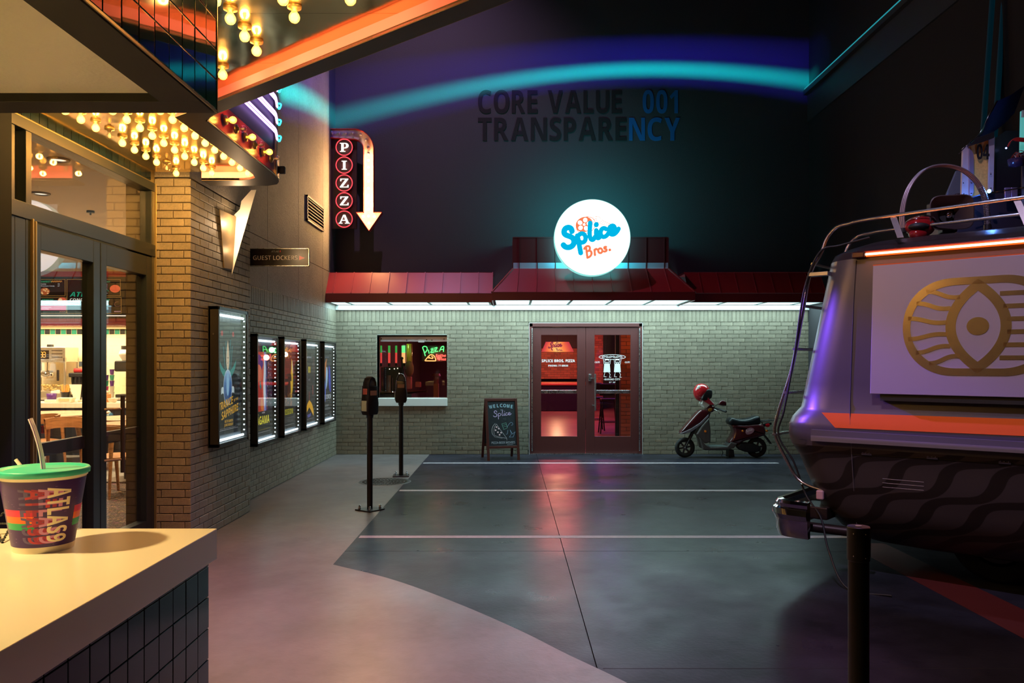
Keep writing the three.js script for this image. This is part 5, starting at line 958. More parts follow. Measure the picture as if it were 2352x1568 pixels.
  {
    const o = structure('trim_7'), gm = [mat(L(0.02, 0.30, 0.20), 0.2), mat(L(0.012, 0.018, 0.016), 0.2)];
    for (let i = 0; i < 40; i++) { const a = 66 + i * 12.35; if (a > 560) break; add('tile', box(X(a) + 0.004, X(a + 12.35) - 0.004, Y(767.5), Y(756), z, z + 0.012, 0.003), gm[i % 2], o); }
    add('tile_bed', box(-11.4, xb - 0.3, Y(768.5), Y(755.5), z, z + 0.006), M.cream, o);
  }
  // lamps under the valance and in the ceiling
  areaLight('counter_light', V(-7.6, Y(750), z + 0.5), V(-7.6, 0.8, z + 0.55), 4.0, 0.25, [1.0, 0.78, 0.46], 34);
  const dl = (x, D, p, vis) => { const o = structure('ceiling_lamp'); add('lamp_lens', cyl(V(x, CE - 0.006, -D), V(x, CE + 0.002, -D), 0.075, 0.075, 24), glow(L(1, 0.86, 0.66), 1.3), o); add('lamp_trim', new THREE.TorusGeometry(0.09, 0.018, 8, 28).rotateX(Math.PI / 2).translate(x, CE - 0.004, -D), mat(L(0.25, 0.2, 0.15), 0.5), o); spotLight('ceiling_lamp', V(x, CE - 0.03, -D), V(x, 0, -D), [1.0, 0.74, 0.42], p, 1.25, 0.8, 0.07); };
  { const p = at(94, 443, 9.85); dl(p.x, 9.85, 70); dl(-6.6, 12.2, 70); dl(-4.6, 8.2, 36); dl(-8.8, 13.0, 70); }
  { const p = at(208, 485, 11.0); structure('sprinkler', [cyl(V(p.x, CE - 0.03, -11), V(p.x, CE, -11), 0.05, 0.05, 16), cyl(V(p.x, CE - 0.06, -11), V(p.x, CE, -11), 0.012, 0.012, 8)], mat(L(0.12, 0.09, 0.06), 0.4)); }
  // counter
  const cD = 13.4, cy = 0.876, P = (a, b, D) => at(a, b, D);
  const ctr = thing('concession_counter', 'long pale topped concession counter with dark front behind the cinema doors', 'counter', [-6.8, 0, -cD]);
  add('top', box(-11, -4.0, cy - 0.085, cy, -14.1, -cD, 0.006), mat(L(0.80, 0.70, 0.55), 0.3), ctr);
  add('front', box(-11, -4.0, 0, cy - 0.085, -14.0, -cD - 0.03), mat(L(0.018, 0.022, 0.035), 0.4), ctr);
  const back = thing('back_counter', 'low back counter against the cream wall carrying the machines', 'counter', [-7, 0, -15.0]);
  add('top', box(-11, -3.9, 0.86, 0.90, z + 0.01, -14.75, 0.005), mat(L(0.6, 0.55, 0.45), 0.3), back);
  add('body', box(-11, -3.9, 0, 0.86, z + 0.02, -14.8), mat(L(0.05, 0.05, 0.05), 0.5), back);
  const steel = mat(L(0.62, 0.56, 0.44), 0.35, 0.7);
  {
    const a = P(86, 924, 14.9), b = P(158, 797, 14.9), y0 = 0.90, y1 = b.y, z0 = -15.25, z1 = -14.78, x0 = a.x - 0.15, x1 = b.x;
    const t = thing('popcorn_machine', 'steel popcorn machine with glass sides on the back counter', 'popcorn machine', [(x0 + x1) / 2, y0, -15.0]);
    add('base', box(x0, x1, y0, y0 + 0.12, z0, z1, 0.01), steel, t); add('hood', box(x0, x1, y1 - 0.28, y1, z0, z1, 0.015), steel, t);
    add('corner_post', [[x0, z1 - 0.03], [x1 - 0.03, z1 - 0.03], [x0, z0], [x1 - 0.03, z0]].map(([a2, c]) => box(a2, a2 + 0.03, y0 + 0.1, y1 - 0.2, c, c + 0.03)), steel, t);
    add('glass', box(x0 + 0.02, x1 - 0.02, y0 + 0.12, y1 - 0.28, z1 - 0.012, z1 - 0.008), M.glass, t);
    add('sign_plate', box(x0 + 0.02, P(114, 0, 14.8).x, y1 - 0.22, y1 - 0.06, z1, z1 + 0.006), mat(L(0.03, 0.02, 0.01), 0.4), t);
    add('emblem', [0, 1, 2, 3].map((i) => new THREE.TorusGeometry(0.026, 0.007, 6, 16).translate(P(98.5, 0, 14.78).x + (i % 2 ? 0.028 : -0.028), y1 - 0.14 + (i > 1 ? 0.024 : -0.024), z1 + 0.008)), mat(L(0.8, 0.5, 0.1), 0.4), t);
    for (let i = 0; i < 3; i++) add('slot', box(P(120, 0, 14.8).x, x1 - 0.05, y1 - 0.19 + i * 0.06, y1 - 0.18 + i * 0.06, z1, z1 + 0.004), M.darkMetal, t);
    add('kettle', [lathe([[0, 0], [0.10, 0.01], [0.12, 0.07], [0.11, 0.14], [0, 0.15]], 22, V(x0 + 0.28, y1 - 0.58, -15.0)), cyl(V(x0 + 0.28, y1 - 0.45, -15.0), V(x0 + 0.28, y1 - 0.28, -15.0), 0.015, 0.015, 8)], M.chrome, t);
    add('popcorn', [...Array(60)].map(() => sph(V(rr(x0 + 0.06, x1 - 0.06), y0 + 0.13 + rr(0, 0.10), rr(z0 + 0.06, z1 - 0.06)), rr(0.02, 0.03), 1, 0.8, 1, 6, 5)), mat(L(0.8, 0.6, 0.25), 0.8), t, { kind: 'stuff' });
    add('scoop', [box(P(133, 0, 14.8).x, P(138, 0, 14.8).x, y1 - 0.62, y1 - 0.42, z1 + 0.0, z1 + 0.03, 0.01)], M.black, t);
    add('vent_cap', cyl(V(P(112, 0, 14.9).x, y1, -14.95), V(P(112, 0, 14.9).x, y1 + 0.05, -14.95), 0.06, 0.055, 18), M.black, t);
  }
  {
    const t = thing('drink_fountain', 'black drink dispenser with a red top beside the popcorn machine', 'dispenser', [P(177, 0, 14.9).x, 0.9, -14.95]);
    const a = P(160, 0, 14.9).x, b = P(196, 0, 14.9).x;
    add('body', box(a + 0.03, b, 0.9, P(0, 866, 14.9).y, -15.1, -14.9, 0.01), M.black, t); add('head', box(a, b, P(0, 866, 14.9).y, P(0, 856, 14.9).y, -15.1, -14.85, 0.02), M.black, t);
    add('red_top', cyl(V(a + 0.04, P(0, 851, 14.9).y, -15), V(b, P(0, 851, 14.9).y, -15), 0.045, 0.045, 20), mat(L(0.6, 0.03, 0.03), 0.3), t);
    add('nozzle', [0, 1, 2, 3].map((i) => cyl(V(a + 0.06 + i * 0.07, P(0, 878, 14.9).y, -14.87), V(a + 0.06 + i * 0.07, P(0, 866, 14.9).y, -14.87), 0.012, 0.016, 10)), M.black, t);
    single('wall_card', box(P(175, 0, 15.3).x, P(187, 0, 15.3).x, P(0, 841, 15.3).y, P(0, 830, 15.3).y, z + 0.002, z + 0.01), mat(L(0.10, 0.14, 0.20), 0.5), 'small blue card on the cream wall above the drink dispenser', 'card');
  }
  {
    const p = P(278, 0, 14.4), t = thing('coffee_grinder', 'tall black and white grinder by the right edge of the door glass', 'grinder', [p.x, 0.9, -14.9]), k = (y) => P(0, y, 14.9).y, q = P(285, 0, 14.9).x;
    add('base', box(q - 0.14, q + 0.2, 0.9, k(905), -15.1, -14.85, 0.01), M.black, t); add('glass_bowl', lathe([[0.10, k(900)], [0.11, k(858)]], 24, V(q, 0, -14.95)), M.glass, t);
    add('head', box(q - 0.15, q + 0.2, k(853), k(828), -15.1, -14.82, 0.03), M.black, t); add('white_hopper', lathe([[0.07, k(828)], [0.13, k(815)], [0.13, k(812)], [0.10, k(803)], [0, k(802)]], 28, V(q + 0.02, 0, -14.95)), mat(L(0.8, 0.76, 0.68), 0.4), t);
    add('black_lid', cyl(V(q + 0.02, k(802), -14.95), V(q + 0.02, k(794), -14.95), 0.09, 0.09, 20), M.black, t);
  }
  // cups stacked in columns
  const cupMs = [mat(L(0.03, 0.35, 0.22), 0.4), mat(L(0.12, 0.03, 0.25), 0.4), mat(L(0.5, 0.04, 0.22), 0.4), mat(L(0.6, 0.55, 0.45), 0.4)];
  const cupG = lathe([[0.030, 0], [0.042, 0.10], [0.044, 0.10], [0.044, 0.106], [0.040, 0.104], [0.0, 0.10]], 18);
  [[243, 'slimmer', [3, 2, 0, 1]], [256, 'taller', [3, 3, 1, 0, 1]]].forEach(([px, w, cols]) => { const x = P(px, 0, 14.88).x, t = thing('cup_stack', w + ' column of coloured cups beside the black grinder', 'cups', [x, 0.9, -14.9], { local: true, group: 'stacked cups on the back counter' }); cols.forEach((c, i) => { const m = add('cup', cupG, cupMs[c], t); m.position.y = i * 0.105; add('rim', new THREE.TorusGeometry(0.043, 0.003, 6, 20).rotateX(Math.PI / 2).translate(0, 0.104, 0), cupMs[3], m); }); });
  // things on the front counter
  {
    const z2 = -13.95, on = (px) => P(px, 0, 13.75).x;
    const straws = thing('straw_cup', 'black cup full of orange and yellow straws on the concession counter', 'straws', [on(135), cy, z2]);
    add('cup', lathe([[0, 0], [0.055, 0], [0.065, 0.16], [0.061, 0.16], [0.052, 0.01], [0, 0.01]], 20, V(on(135), cy, z2)), M.black, straws);
    add('straw', [...Array(18)].map((_, i) => cyl(V(on(135) + 0.03 * Math.cos(i * 2.4), cy + 0.03, z2 + 0.03 * Math.sin(i * 2.4)), V(on(135) + 0.065 * Math.cos(i * 2.4), cy + rr(0.24, 0.30), z2 + 0.05 * Math.sin(i * 2.4)), 0.006, 0.006, 6)), mat(L(0.85, 0.38, 0.08), 0.5), straws);
    const caddy = thing('lid_caddy', 'white stack of lids in a black holder on the concession counter', 'lids', [on(155), cy, z2]);
    add('holder', box(on(150), on(166), cy, cy + 0.12, z2 - 0.1, z2, 0.01), M.black, caddy); add('lid_stack', lathe([[0, 0.12], [0.07, 0.12], [0.075, 0.20], [0.06, 0.22], [0, 0.22]], 22, V(on(155.5), cy, z2 - 0.04)), mat(L(0.85, 0.80, 0.70), 0.5), caddy);
    const reg = thing('card_reader', 'white tablet register facing the customers on the concession counter', 'register', [on(175), cy, -13.6]);
    add('screen_back', slab([[on(168), cy + 0.30], [on(196), cy + 0.30], [on(192), cy + 0.03], [on(180), cy + 0.02]], -13.64, -13.62, 0.004), mat(L(0.85, 0.80, 0.68), 0.4), reg); add('stand', box(on(178), on(190), cy, cy + 0.04, -13.75, -13.6, 0.008), mat(L(0.7, 0.66, 0.55), 0.4), reg);
    const tray = thing('white_tray', 'low white tray at the front of the concession counter', 'tray', [on(165), cy, -13.5]);
    add('tray', slab([[on(148), cy + 0.004], [on(184), cy + 0.004], [on(190), cy + 0.085], [on(156), cy + 0.085]], -13.56, -13.44, 0.006), mat(L(0.85, 0.80, 0.66), 0.4), tray); add('tray_inner', box(on(158), on(182), cy + 0.03, cy + 0.07, -13.438, -13.434), mat(L(0.72, 0.60, 0.34), 0.5), tray);
    const tub = thing('snack_tub', 'purple snack tub with paper napkins beside the white tray', 'tub', [on(130), cy, -13.6]);
    add('tub', lathe([[0, 0.05], [0.07, 0.05], [0.08, 0.15], [0, 0.15]], 20, V(on(130), cy, -13.6)), mat(L(0.10, 0.03, 0.22), 0.4), tub); add('napkin', [0, 1, 2].map((i) => box(on(126) + i * 0.06, on(133) + i * 0.06, cy + 0.15, cy + 0.19 + i * 0.01, -13.64 + i * 0.02, -13.62 + i * 0.02, 0.004).rotateZ(0)), mat(L(0.9, 0.86, 0.78), 0.8), tub); add('clear_tray', box(on(121), on(146), cy, cy + 0.05, -13.7, -13.5, 0.01), mat(L(0.7, 0.66, 0.58), 0.3), tub);
    const bx = thing('takeout_box', 'small brown takeout box on the counter behind the door handle', 'box', [on(252), cy, -13.6]);
    add('box', box(on(245), on(259), cy, cy + 0.14, -13.7, -13.55, 0.006), mat(L(0.65, 0.30, 0.10), 0.6), bx); add('bag_top', [sph(V(on(250), cy + 0.17, -13.62), 0.05, 1.1, 0.7, 0.9, 12, 8)], mat(L(0.8, 0.7, 0.55), 0.7), bx);
    const bowl = thing('bowl', 'small pale bowl beside the brown takeout box', 'bowl', [on(272), cy, -13.55]);
    add('bowl', lathe([[0, 0], [0.05, 0], [0.085, 0.07], [0.08, 0.07], [0.045, 0.01], [0, 0.01]], 22, V(on(272), cy, -13.55)), mat(L(0.7, 0.66, 0.55), 0.4), bowl); add('foot', cyl(V(on(272), cy, -13.55), V(on(272), cy + 0.008, -13.55), 0.05, 0.05, 18), M.cream, bowl);
    const ice = thing('candy_display', 'shelf of blue candy bags under the concession counter', 'candy', [on(268), cy - 0.35, -13.36]);
    add('shelf', box(on(243), on(292), cy - 0.30, cy - 0.28, -13.38, -13.18), M.darkMetal, ice); for (let i = 0; i < 9; i++) add('candy_bag', sph(V(on(246 + i * 5), cy - 0.21 + (i % 2) * 0.03, -13.28), 0.06, 0.7, 1, 0.5, 10, 8), mat([L(0.05, 0.3, 0.5), L(0.4, 0.55, 0.65), L(0.02, 0.12, 0.25)][i % 3], 0.3), ice);
  }
  // round-edged wooden tables and chairs
  const table = (x, D, r, label, h = 0.76) => {
    const t = thing('dining_table', label, 'table', [x, 0, -D], { local: true, group: 'wooden tables in the cinema lobby' });
    add('tabletop', lathe([[0, h - 0.03], [r - 0.04, h - 0.035], [r, h - 0.012], [r - 0.006, h], [0, h]], 48), M.paleWood, t);
    for (let i = 0; i < 3; i++) { const a = i * 2.09 + 1.15; add('leg', cyl(V(Math.cos(a) * r * 0.45, h - 0.03, Math.sin(a) * r * 0.45), V(Math.cos(a) * r * 0.62, 0, Math.sin(a) * r * 0.62), 0.045, 0.025, 14), M.paleWood, t); }
    return t;
  };
  { const p = P(118, 0, 12.4); table(p.x, 12.4, 0.80, 'pale wooden table with sturdy legs in front of the concession counter', 0.765); }
  { const p = P(300, 0, 11.6); table(p.x, 11.6, 0.55, 'orange wooden table behind the door handle'); }
  const chair = (x, D, rot, label) => {
    const t = thing('dining_chair', label, 'chair', [x, 0, -D], { local: true, rot, group: 'wooden chairs in the cinema lobby' });
    add('seat', slab(smoothShape([[-0.24, -0.21], [0, -0.24], [0.24, -0.21], [0.25, 0.12], [0.18, 0.22], [-0.18, 0.22], [-0.25, 0.12]]), -0.018, 0.018, 0.008).rotateX(-Math.PI / 2).translate(0, 0.45, 0), M.wood, t);
    const arc = [...Array(9)].map((_, i) => { const a = Math.PI * (0.12 + 0.76 * i / 8); return V(0.27 * Math.cos(a), 0.73 + 0.03 * Math.sin(a), -0.24 * Math.sin(a) + 0.02); });
    add('backrest', loft([arc.map((p) => V(p.x, p.y - 0.07, p.z)), arc.map((p) => V(p.x * 1.04, p.y + 0.07, p.z * 1.06)), arc.map((p) => V(p.x * 0.96, p.y + 0.07, p.z * 0.92)), arc.map((p) => V(p.x * 0.92, p.y - 0.07, p.z * 0.86)), arc.map((p) => V(p.x, p.y - 0.07, p.z))], 0.7), M.wood, t);
    for (const [a, b, y1] of [[-1, -1, 0.72], [1, -1, 0.72], [-1, 1, 0.45], [1, 1, 0.45]]) add('leg', cyl(V(a * 0.225, y1, b * 0.17), V(a * 0.25, 0, b * 0.22), 0.024, 0.015, 12), M.wood, t);
    return t;
  };
  { const p = P(158, 0, 10.6); chair(p.x, 10.5, 0.3, 'wooden chair with curved back beyond the tall dark door post'); }
  { const p = P(94, 0, 11.2); chair(p.x, 11.2, -0.6, 'wooden chair showing only its edge beside the cup straw'); }
  { const p = P(266, 0, 9.2); chair(p.x - 0.12, 9.4, 2.6, 'nearest wooden chair behind the long door handle'); }
  { const p = P(262, 0, 10.2), t = thing('pedestal_base', 'dark table pedestal with a flat square foot on the grey tiles', 'pedestal', [p.x, 0, -10.55]); add('post', cyl(V(p.x, 0.01, -10.55), V(p.x, 0.74, -10.55), 0.04, 0.04, 18), M.darkMetal, t); add('foot', box(p.x - 0.25, p.x + 0.25, 0.004, 0.03, -10.8, -10.3, 0.008), mat(L(0.10, 0.07, 0.05), 0.4), t); add('top', lathe([[0, 0.735], [0.38, 0.735], [0.40, 0.75], [0.395, 0.765], [0, 0.765]], 40, V(p.x + 0.1, 0, -10.55)), M.wood, t); }
  { const p = P(120, 0, 11.8), t = thing('waste_bin', 'black cylindrical bin under the pale table', 'bin', [p.x, 0, -11.9]); add('body', lathe([[0, 0], [0.12, 0], [0.13, 0.64], [0.12, 0.66], [0, 0.655]], 28, V(p.x, 0.004, -11.9)), M.black, t); add('rim', new THREE.TorusGeometry(0.125, 0.01, 8, 30).rotateX(Math.PI / 2).translate(p.x, 0.66, -11.9), M.darkMetal, t); }
  { const a = P(84, 995, 12.2), b = P(116, 981, 12.2), t = thing('red_basket', 'red slatted basket below the pale table', 'basket', [a.x, a.y, -12.2]); add('basket', box(a.x, b.x, a.y, b.y + 0.02, -12.35, -12.2, 0.01), mat(L(0.5, 0.03, 0.03), 0.5), t); for (let i = 0; i < 7; i++) add('slat', box(a.x + 0.01 + i * 0.032, a.x + 0.022 + i * 0.032, a.y + 0.01, b.y + 0.01, -12.2, -12.192), M.black, t); add('hanger', cyl(V(a.x, 0, -12.3), V(a.x, a.y, -12.3), 0.012, 0.012, 8), M.darkMetal, t); }
}
// ---------------------------------------------------------------- meters, cover, board, scooter
function parkingMeter(x, D, rot, label) {
  const t = thing('parking_meter', label, 'parking meter', [x, 0, -D], { local: true, rot, group: 'black parking meters' });
  const m = mat(L(0.018, 0.016, 0.019), 0.30, 0.2);
  add('base_plate', box(-0.11, 0.11, 0.0, 0.014, -0.11, 0.11, 0.004), m, t);
  for (const [a, b] of [[-1, -1], [1, -1], [-1, 1], [1, 1]]) add('bolt', [cyl(V(a * 0.075, 0.012, b * 0.075), V(a * 0.075, 0.030, b * 0.075), 0.016, 0.016, 6), sph(V(a * 0.075, 0.040, b * 0.075), 0.013, 1, 1.4, 1, 12, 8)], M.chrome, t);
  add('pole', [cyl(V(0, 0.012, 0), V(0, 0.98, 0), 0.030, 0.030, 24), cyl(V(0, 0.97, 0), V(0, 1.00, 0), 0.036, 0.040, 24)], m, t);
  const side = [[-0.062, 1.00], [0.062, 1.00], [0.078, 1.03], [0.082, 1.12], [0.070, 1.20], [0.066, 1.305], [-0.066, 1.305], [-0.070, 1.20], [-0.082, 1.12], [-0.078, 1.03]];
  add('housing', slab(side, -0.055, 0.055, 0.014, [], 0.7), m, t);
  const dome = [[-0.062, 1.30], [-0.058, 1.34], [-0.035, 1.385], [0, 1.402], [0.035, 1.385], [0.058, 1.34], [0.062, 1.30]];
  add('dome_frame', slab(shapeOf([...dome, ...dome.map(([a, b]) => [a * 0.70, 1.30 + (b - 1.30) * 0.78]).reverse()]), -0.045, 0.045, 0.008, [], 0.7), m, t);
  add('dome_glass', slab(dome.map(([a, b]) => [a * 0.72, 1.30 + (b - 1.30) * 0.8]), -0.03, 0.03, 0.004), mat(L(0.25, 0.27, 0.28), 0.1, 0, { transmission: 0.6, thickness: 0 }), t);
  for (const s of [-1, 1]) add('instruction_label', box(-0.045, 0.045, 1.205, 1.255, s * 0.056 - 0.002, s * 0.056 + 0.002), mat(L(0.30, 0.17, 0.13), 0.5), t);
  add('coin_panel', [box(-0.071, -0.066, 1.215, 1.275, -0.03, 0.03, 0.002)], mat(L(0.32, 0.09, 0.11), 0.4), t);
  add('side_sticker', box(-0.087, -0.079, 1.04, 1.15, -0.035, 0.035, 0.002), mat(L(0.35, 0.45, 0.48), 0.35), t);
  return t;
}
parkingMeter(-1.475, 8.46, 0.95, 'parking meter on the pale walkway, the one before the manhole cover, turned sideways');
parkingMeter(-1.49, 10.99, 0.10, 'parking meter standing beyond the manhole cover in front of the service window');
{
  const D = 10.47, x = -1.63, t = thing('manhole_cover', 'round dark cast manhole cover between the two parking meters', 'manhole cover', [x, 0, -D], { local: true });
  const m = mat(L(0.028, 0.024, 0.020), 0.6, 0.2);
  add('cover', lathe([[0, 0.001], [0.30, 0.001], [0.302, 0.004], [0.328, 0.005], [0.333, 0.0]], 56), m, t);
  const studs = []; for (let r = 0.05; r < 0.29; r += 0.045) { const n = Math.round(2 * Math.PI * r / 0.05); for (let i = 0; i < n; i++) { const a = i / n * 6.283 + r * 9; studs.push(box(-0.016, 0.016, 0.001, 0.007, -0.010, 0.010, 0.002).rotateY(a).translate(r * Math.cos(a), 0, -r * Math.sin(a))); } }
  add('raised_studs', studs, m, t, { kind: 'stuff' });
  add('ring_frame', new THREE.TorusGeometry(0.333, 0.006, 6, 64).rotateX(Math.PI / 2).scale(1, 0.5, 1), mat(L(0.16, 0.15, 0.13), 0.5), t);
}
{
  const s = 1850 / 12.95, x = (1150 - PX) / s, t = thing('chalkboard_sign', 'folding wooden chalkboard reading WELCOME TO Splice with a drawn pizza slice', 'sign', [x, 0, -12.95], { local: true, rot: 0.24 });
  const wood = mat(L(0.075, 0.018, 0.012), 0.45);
  const art = canvasTex(512, 864, (x2, w, h) => {
    x2.fillStyle = '#0c1a22'; x2.fillRect(0, 0, w, h);
    let sd = 3; const r = () => (sd = (sd * 16807) % 2147483647) / 2147483647; x2.fillStyle = 'rgba(120,140,150,0.05)'; for (let i = 0; i < 60; i++) { x2.beginPath(); x2.ellipse(r() * w, r() * h, 40 + r() * 60, 14, r() * 3, 0, 7); x2.fill(); }
    x2.textAlign = 'center'; x2.fillStyle = '#9fd0e0'; x2.save(); x2.font = 'bold 92px sans-serif'; 'WELCOME'.split('').forEach((c, i) => { x2.save(); x2.translate(62 + i * 64, 140 - 24 * Math.sin(i / 6 * 3.14)); x2.rotate((i - 3) * 0.04); x2.fillText(c, 0, 0, 62); x2.restore(); }); x2.restore();
    x2.fillStyle = '#b8c8d0'; x2.font = '40px sans-serif'; x2.fillText('TO', 260, 190);
    x2.save(); x2.translate(110, 300); x2.rotate(-0.08); strokes(x2, SPLICE, '#cbbbe8', 0.17, 0, 0, 60); x2.restore(); x2.fillStyle = '#566'; x2.font = '26px sans-serif'; x2.fillText('Bros.', 310, 352);
    const ln = (c, wd, ...ps) => { x2.strokeStyle = c; x2.lineWidth = wd; x2.beginPath(); ps.forEach((p, i) => (i ? (p.length === 2 ? x2.lineTo(...p) : x2.quadraticCurveTo(...p)) : x2.moveTo(...p))); x2.stroke(); };
    ln('#d8e0e4', 6, [130, 430], [40, 500, 70, 640]); ln('#d8e0e4', 5, [150, 440], [80, 520, 100, 650]); ln('#d8e0e4', 5, [150, 440], [210, 540], [330, 720]); ln('#d8e0e4', 5, [100, 660], [220, 700], [330, 720]); ln('#d8e0e4', 4, [330, 720], [330, 760]); ln('#c8d8dc', 4, [70, 640], [110, 690], [250, 720]);
    x2.fillStyle = '#e8d6dc'; for (const [a, b] of [[130, 560], [190, 530], [170, 600], [230, 610], [200, 650], [150, 500]]) { x2.beginPath(); x2.arc(a, b, 16, 0, 7); x2.fill(); }
    ln('#7fc8b0', 5, [250, 440], [330, 420], [350, 520], [280, 550], [250, 440]); ln('#7fc8b0', 4, [265, 470], [335, 450]); ln('#7fc8b0', 4, [275, 500], [340, 485]);
    ln('#9ac0e0', 5, [350, 500], [420, 380, 450, 430], [470, 470, 420, 470]); ln('#9ac0e0', 5, [360, 560], [350, 660, 320, 640]); ln('#9ac0e0', 5, [400, 560], [440, 640], [490, 600], [450, 700], [380, 700], [420, 640], [400, 560]);
    x2.fillStyle = '#b9cdd8'; x2.font = '58px sans-serif'; x2.fillText('PIZZA\u00b7BEER MOVIES', 262, 822, 440); ln('#b9cdd8', 5, [330, 846], [440, 840]);
  });
  for (const k of [0, 1]) {
    const g = new THREE.Group(); g.name = numbered('panel'); g.position.set(0, 0.97, k ? -0.015 : 0.015); g.rotation.x = k ? 0.25 : -0.20; g.rotation.y = 0; t.add(g);
    for (const b of [[-0.265, -0.225], [0.225, 0.265]]) add('leg', box(b[0], b[1], -0.995, 0, -0.014, 0.014, 0.004), wood, g);
    for (const b of [[-0.045, 0], [-0.80, -0.76]]) add('rail', box(-0.225, 0.225, b[0], b[1], -0.013, 0.013, 0.004), wood, g);
    add('board', box(-0.23, 0.23, -0.77, -0.04, -0.006, 0.004), mat(L(0.012, 0.02, 0.026), 0.6), g);
    if (!k) add('chalk_drawing', sheet(V(-0.225, -0.76, 0.0055), V(0.225, -0.76, 0.0055), V(0.225, -0.045, 0.0055), V(-0.225, -0.045, 0.0055)), new THREE.MeshPhysicalMaterial({ map: art, roughness: 0.7 }), g);
  }
}
{
  const D = 13.2, s = F / D, S = (zx, zy) => [(1500 + zx / 6.82 - 1660) / s, (1048 - 840 - zy / 6.82) / s], P3 = (zx, zy, z = 0) => { const [a, b] = S(zx, zy); return V(a, b, z); };
  const O = (pts) => pts.map(([a, b]) => S(a, b));
  const t = thing('motor_scooter', 'old maroon motor scooter on its stand against the brick wall', 'scooter', [(1660 - PX) / s, 0, -D + 0.06], { local: true });
  const maroon = mat(L(0.075, 0.010, 0.014), 0.25, 0.1, { clearcoat: 0.8, clearcoatRoughness: 0.1 }), silver = mat(L(0.40, 0.38, 0.44), 0.3, 0.6), grey = mat(L(0.085, 0.075, 0.075), 0.5), rubber = mat(L(0.012, 0.012, 0.013), 0.75), blackP = mat(L(0.014, 0.014, 0.015), 0.45);
  const wheel = (zx, zy, name) => {
    const c = P3(zx, zy), R = c.y - 0.0, w = thing ? new THREE.Group() : 0; w.name = numbered(name); w.position.set(c.x, R, 0); t.add(w);
    add('tyre', lathe([[R * 0.62, -0.036], [R * 0.80, -0.046], [R * 0.95, -0.036], [R, 0], [R * 0.95, 0.036], [R * 0.80, 0.046], [R * 0.62, 0.036]], 48).rotateX(Math.PI / 2), rubber, w);
    add('rim', [new THREE.TorusGeometry(R * 0.62, 0.012, 8, 40), ...[0, 1, 2].map((i) => box(-R * 0.6, R * 0.6, -0.014, 0.014, -0.012, 0.012, 0.005).rotateZ(i * 1.047 + 0.2)), cyl(V(0, 0, -0.05), V(0, 0, 0.05), 0.03, 0.03, 18)], mat(L(0.10, 0.095, 0.10), 0.4, 0.5), w);
    add('hub_cap', sph(V(0, 0, 0.05), 0.016, 1, 1, 0.6, 12, 8), M.chrome, w);
  };
  wheel(485, 1262, 'front_wheel'); wheel(1602, 1262, 'rear_wheel');
  add('fork', [cyl(P3(485, 1262, 0.055), P3(640, 960, 0.05), 0.014, 0.018, 10), cyl(P3(485, 1262, -0.055), P3(640, 960, -0.05), 0.014, 0.018, 10)], blackP, t);
  add('front_fender', slab(smoothShape(O([[400, 1035], [430, 985], [560, 830], [690, 690], [760, 670], [835, 690], [850, 745], [800, 830], [700, 900], [560, 985], [470, 1030]])), -0.10, 0.10, 0.035, [], 0.9), maroon, t);
  add('silver_trim', slab(O([[398, 1035], [420, 1052], [560, 1015], [720, 900], [838, 775], [830, 740], [700, 870], [560, 960], [430, 1018]]), -0.108, 0.108, 0.01), silver, t);
  add('leg_shield', slab(O([[640, 1045], [720, 920], [835, 790], [848, 880], [862, 1010], [860, 1165], [790, 1190], [745, 1175], [690, 1100]]), -0.13, 0.13, 0.02), grey, t);
  add('footboard', slab(O([[690, 1100], [770, 1200], [850, 1245], [1110, 1235], [1170, 1165], [1260, 1190], [1210, 1262], [1080, 1285], [780, 1292], [735, 1270]]), -0.15, 0.15, 0.012), grey, t);
  add('floor_mat', box(S(840, 0)[0], S(1120, 0)[0], S(0, 1245)[1], S(0, 1232)[1], -0.14, 0.14, 0.003), mat(L(0.10, 0.13, 0.13), 0.6), t);
  const body = add('rear_body', slab(smoothShape(O([[1195, 905], [1400, 905], [1640, 890], [1705, 950], [1715, 1030], [1690, 1070], [1560, 1110], [1400, 1150], [1290, 1205], [1150, 1180], [1190, 1100], [1225, 1010], [1210, 950]])), -0.13, 0.13, 0.04, [], 0.9), maroon, t);
  add('round_sticker', slab(smoothShape(O([[1395, 1010], [1420, 965], [1480, 945], [1525, 965], [1520, 1005], [1475, 1040], [1415, 1048]])), 0.131, 0.134), mat(L(0.55, 0.30, 0.42), 0.4), body);
  { const a = S(1398, 1045), b = S(1522, 950); add('sticker_print', sheet(V(a[0], a[1], 0.1355), V(b[0], a[1], 0.1355), V(b[0], b[1], 0.1355), V(a[0], b[1], 0.1355)), new THREE.MeshPhysicalMaterial({ roughness: 0.4, transparent: true, map: canvasTex(256, 196, (x) => { x.clearRect(0, 0, 256, 196); x.save(); x.translate(16, 130); x.rotate(-0.3); strokes(x, SPLICE, '#f8eaf4', 0.36, 0, 0, 38); x.restore(); }) }), body); }
  add('seat', slab(smoothShape(O([[1143, 850], [1165, 815], [1205, 792], [1330, 820], [1460, 808], [1560, 772], [1620, 770], [1640, 820], [1632, 885], [1480, 912], [1230, 912], [1160, 895]])), -0.12, 0.12, 0.045, [], 0.9), mat(L(0.013, 0.016, 0.019), 0.35), t);
  add('engine', [slab(smoothShape(O([[1270, 1220], [1340, 1180], [1500, 1190], [1620, 1230], [1640, 1290], [1560, 1330], [1400, 1320], [1290, 1275]])), 0.02, 0.12, 0.025, [], 0.8), cyl(P3(1340, 1240, 0.03), P3(1340, 1240, 0.14), 0.05, 0.045, 20)], blackP, t);
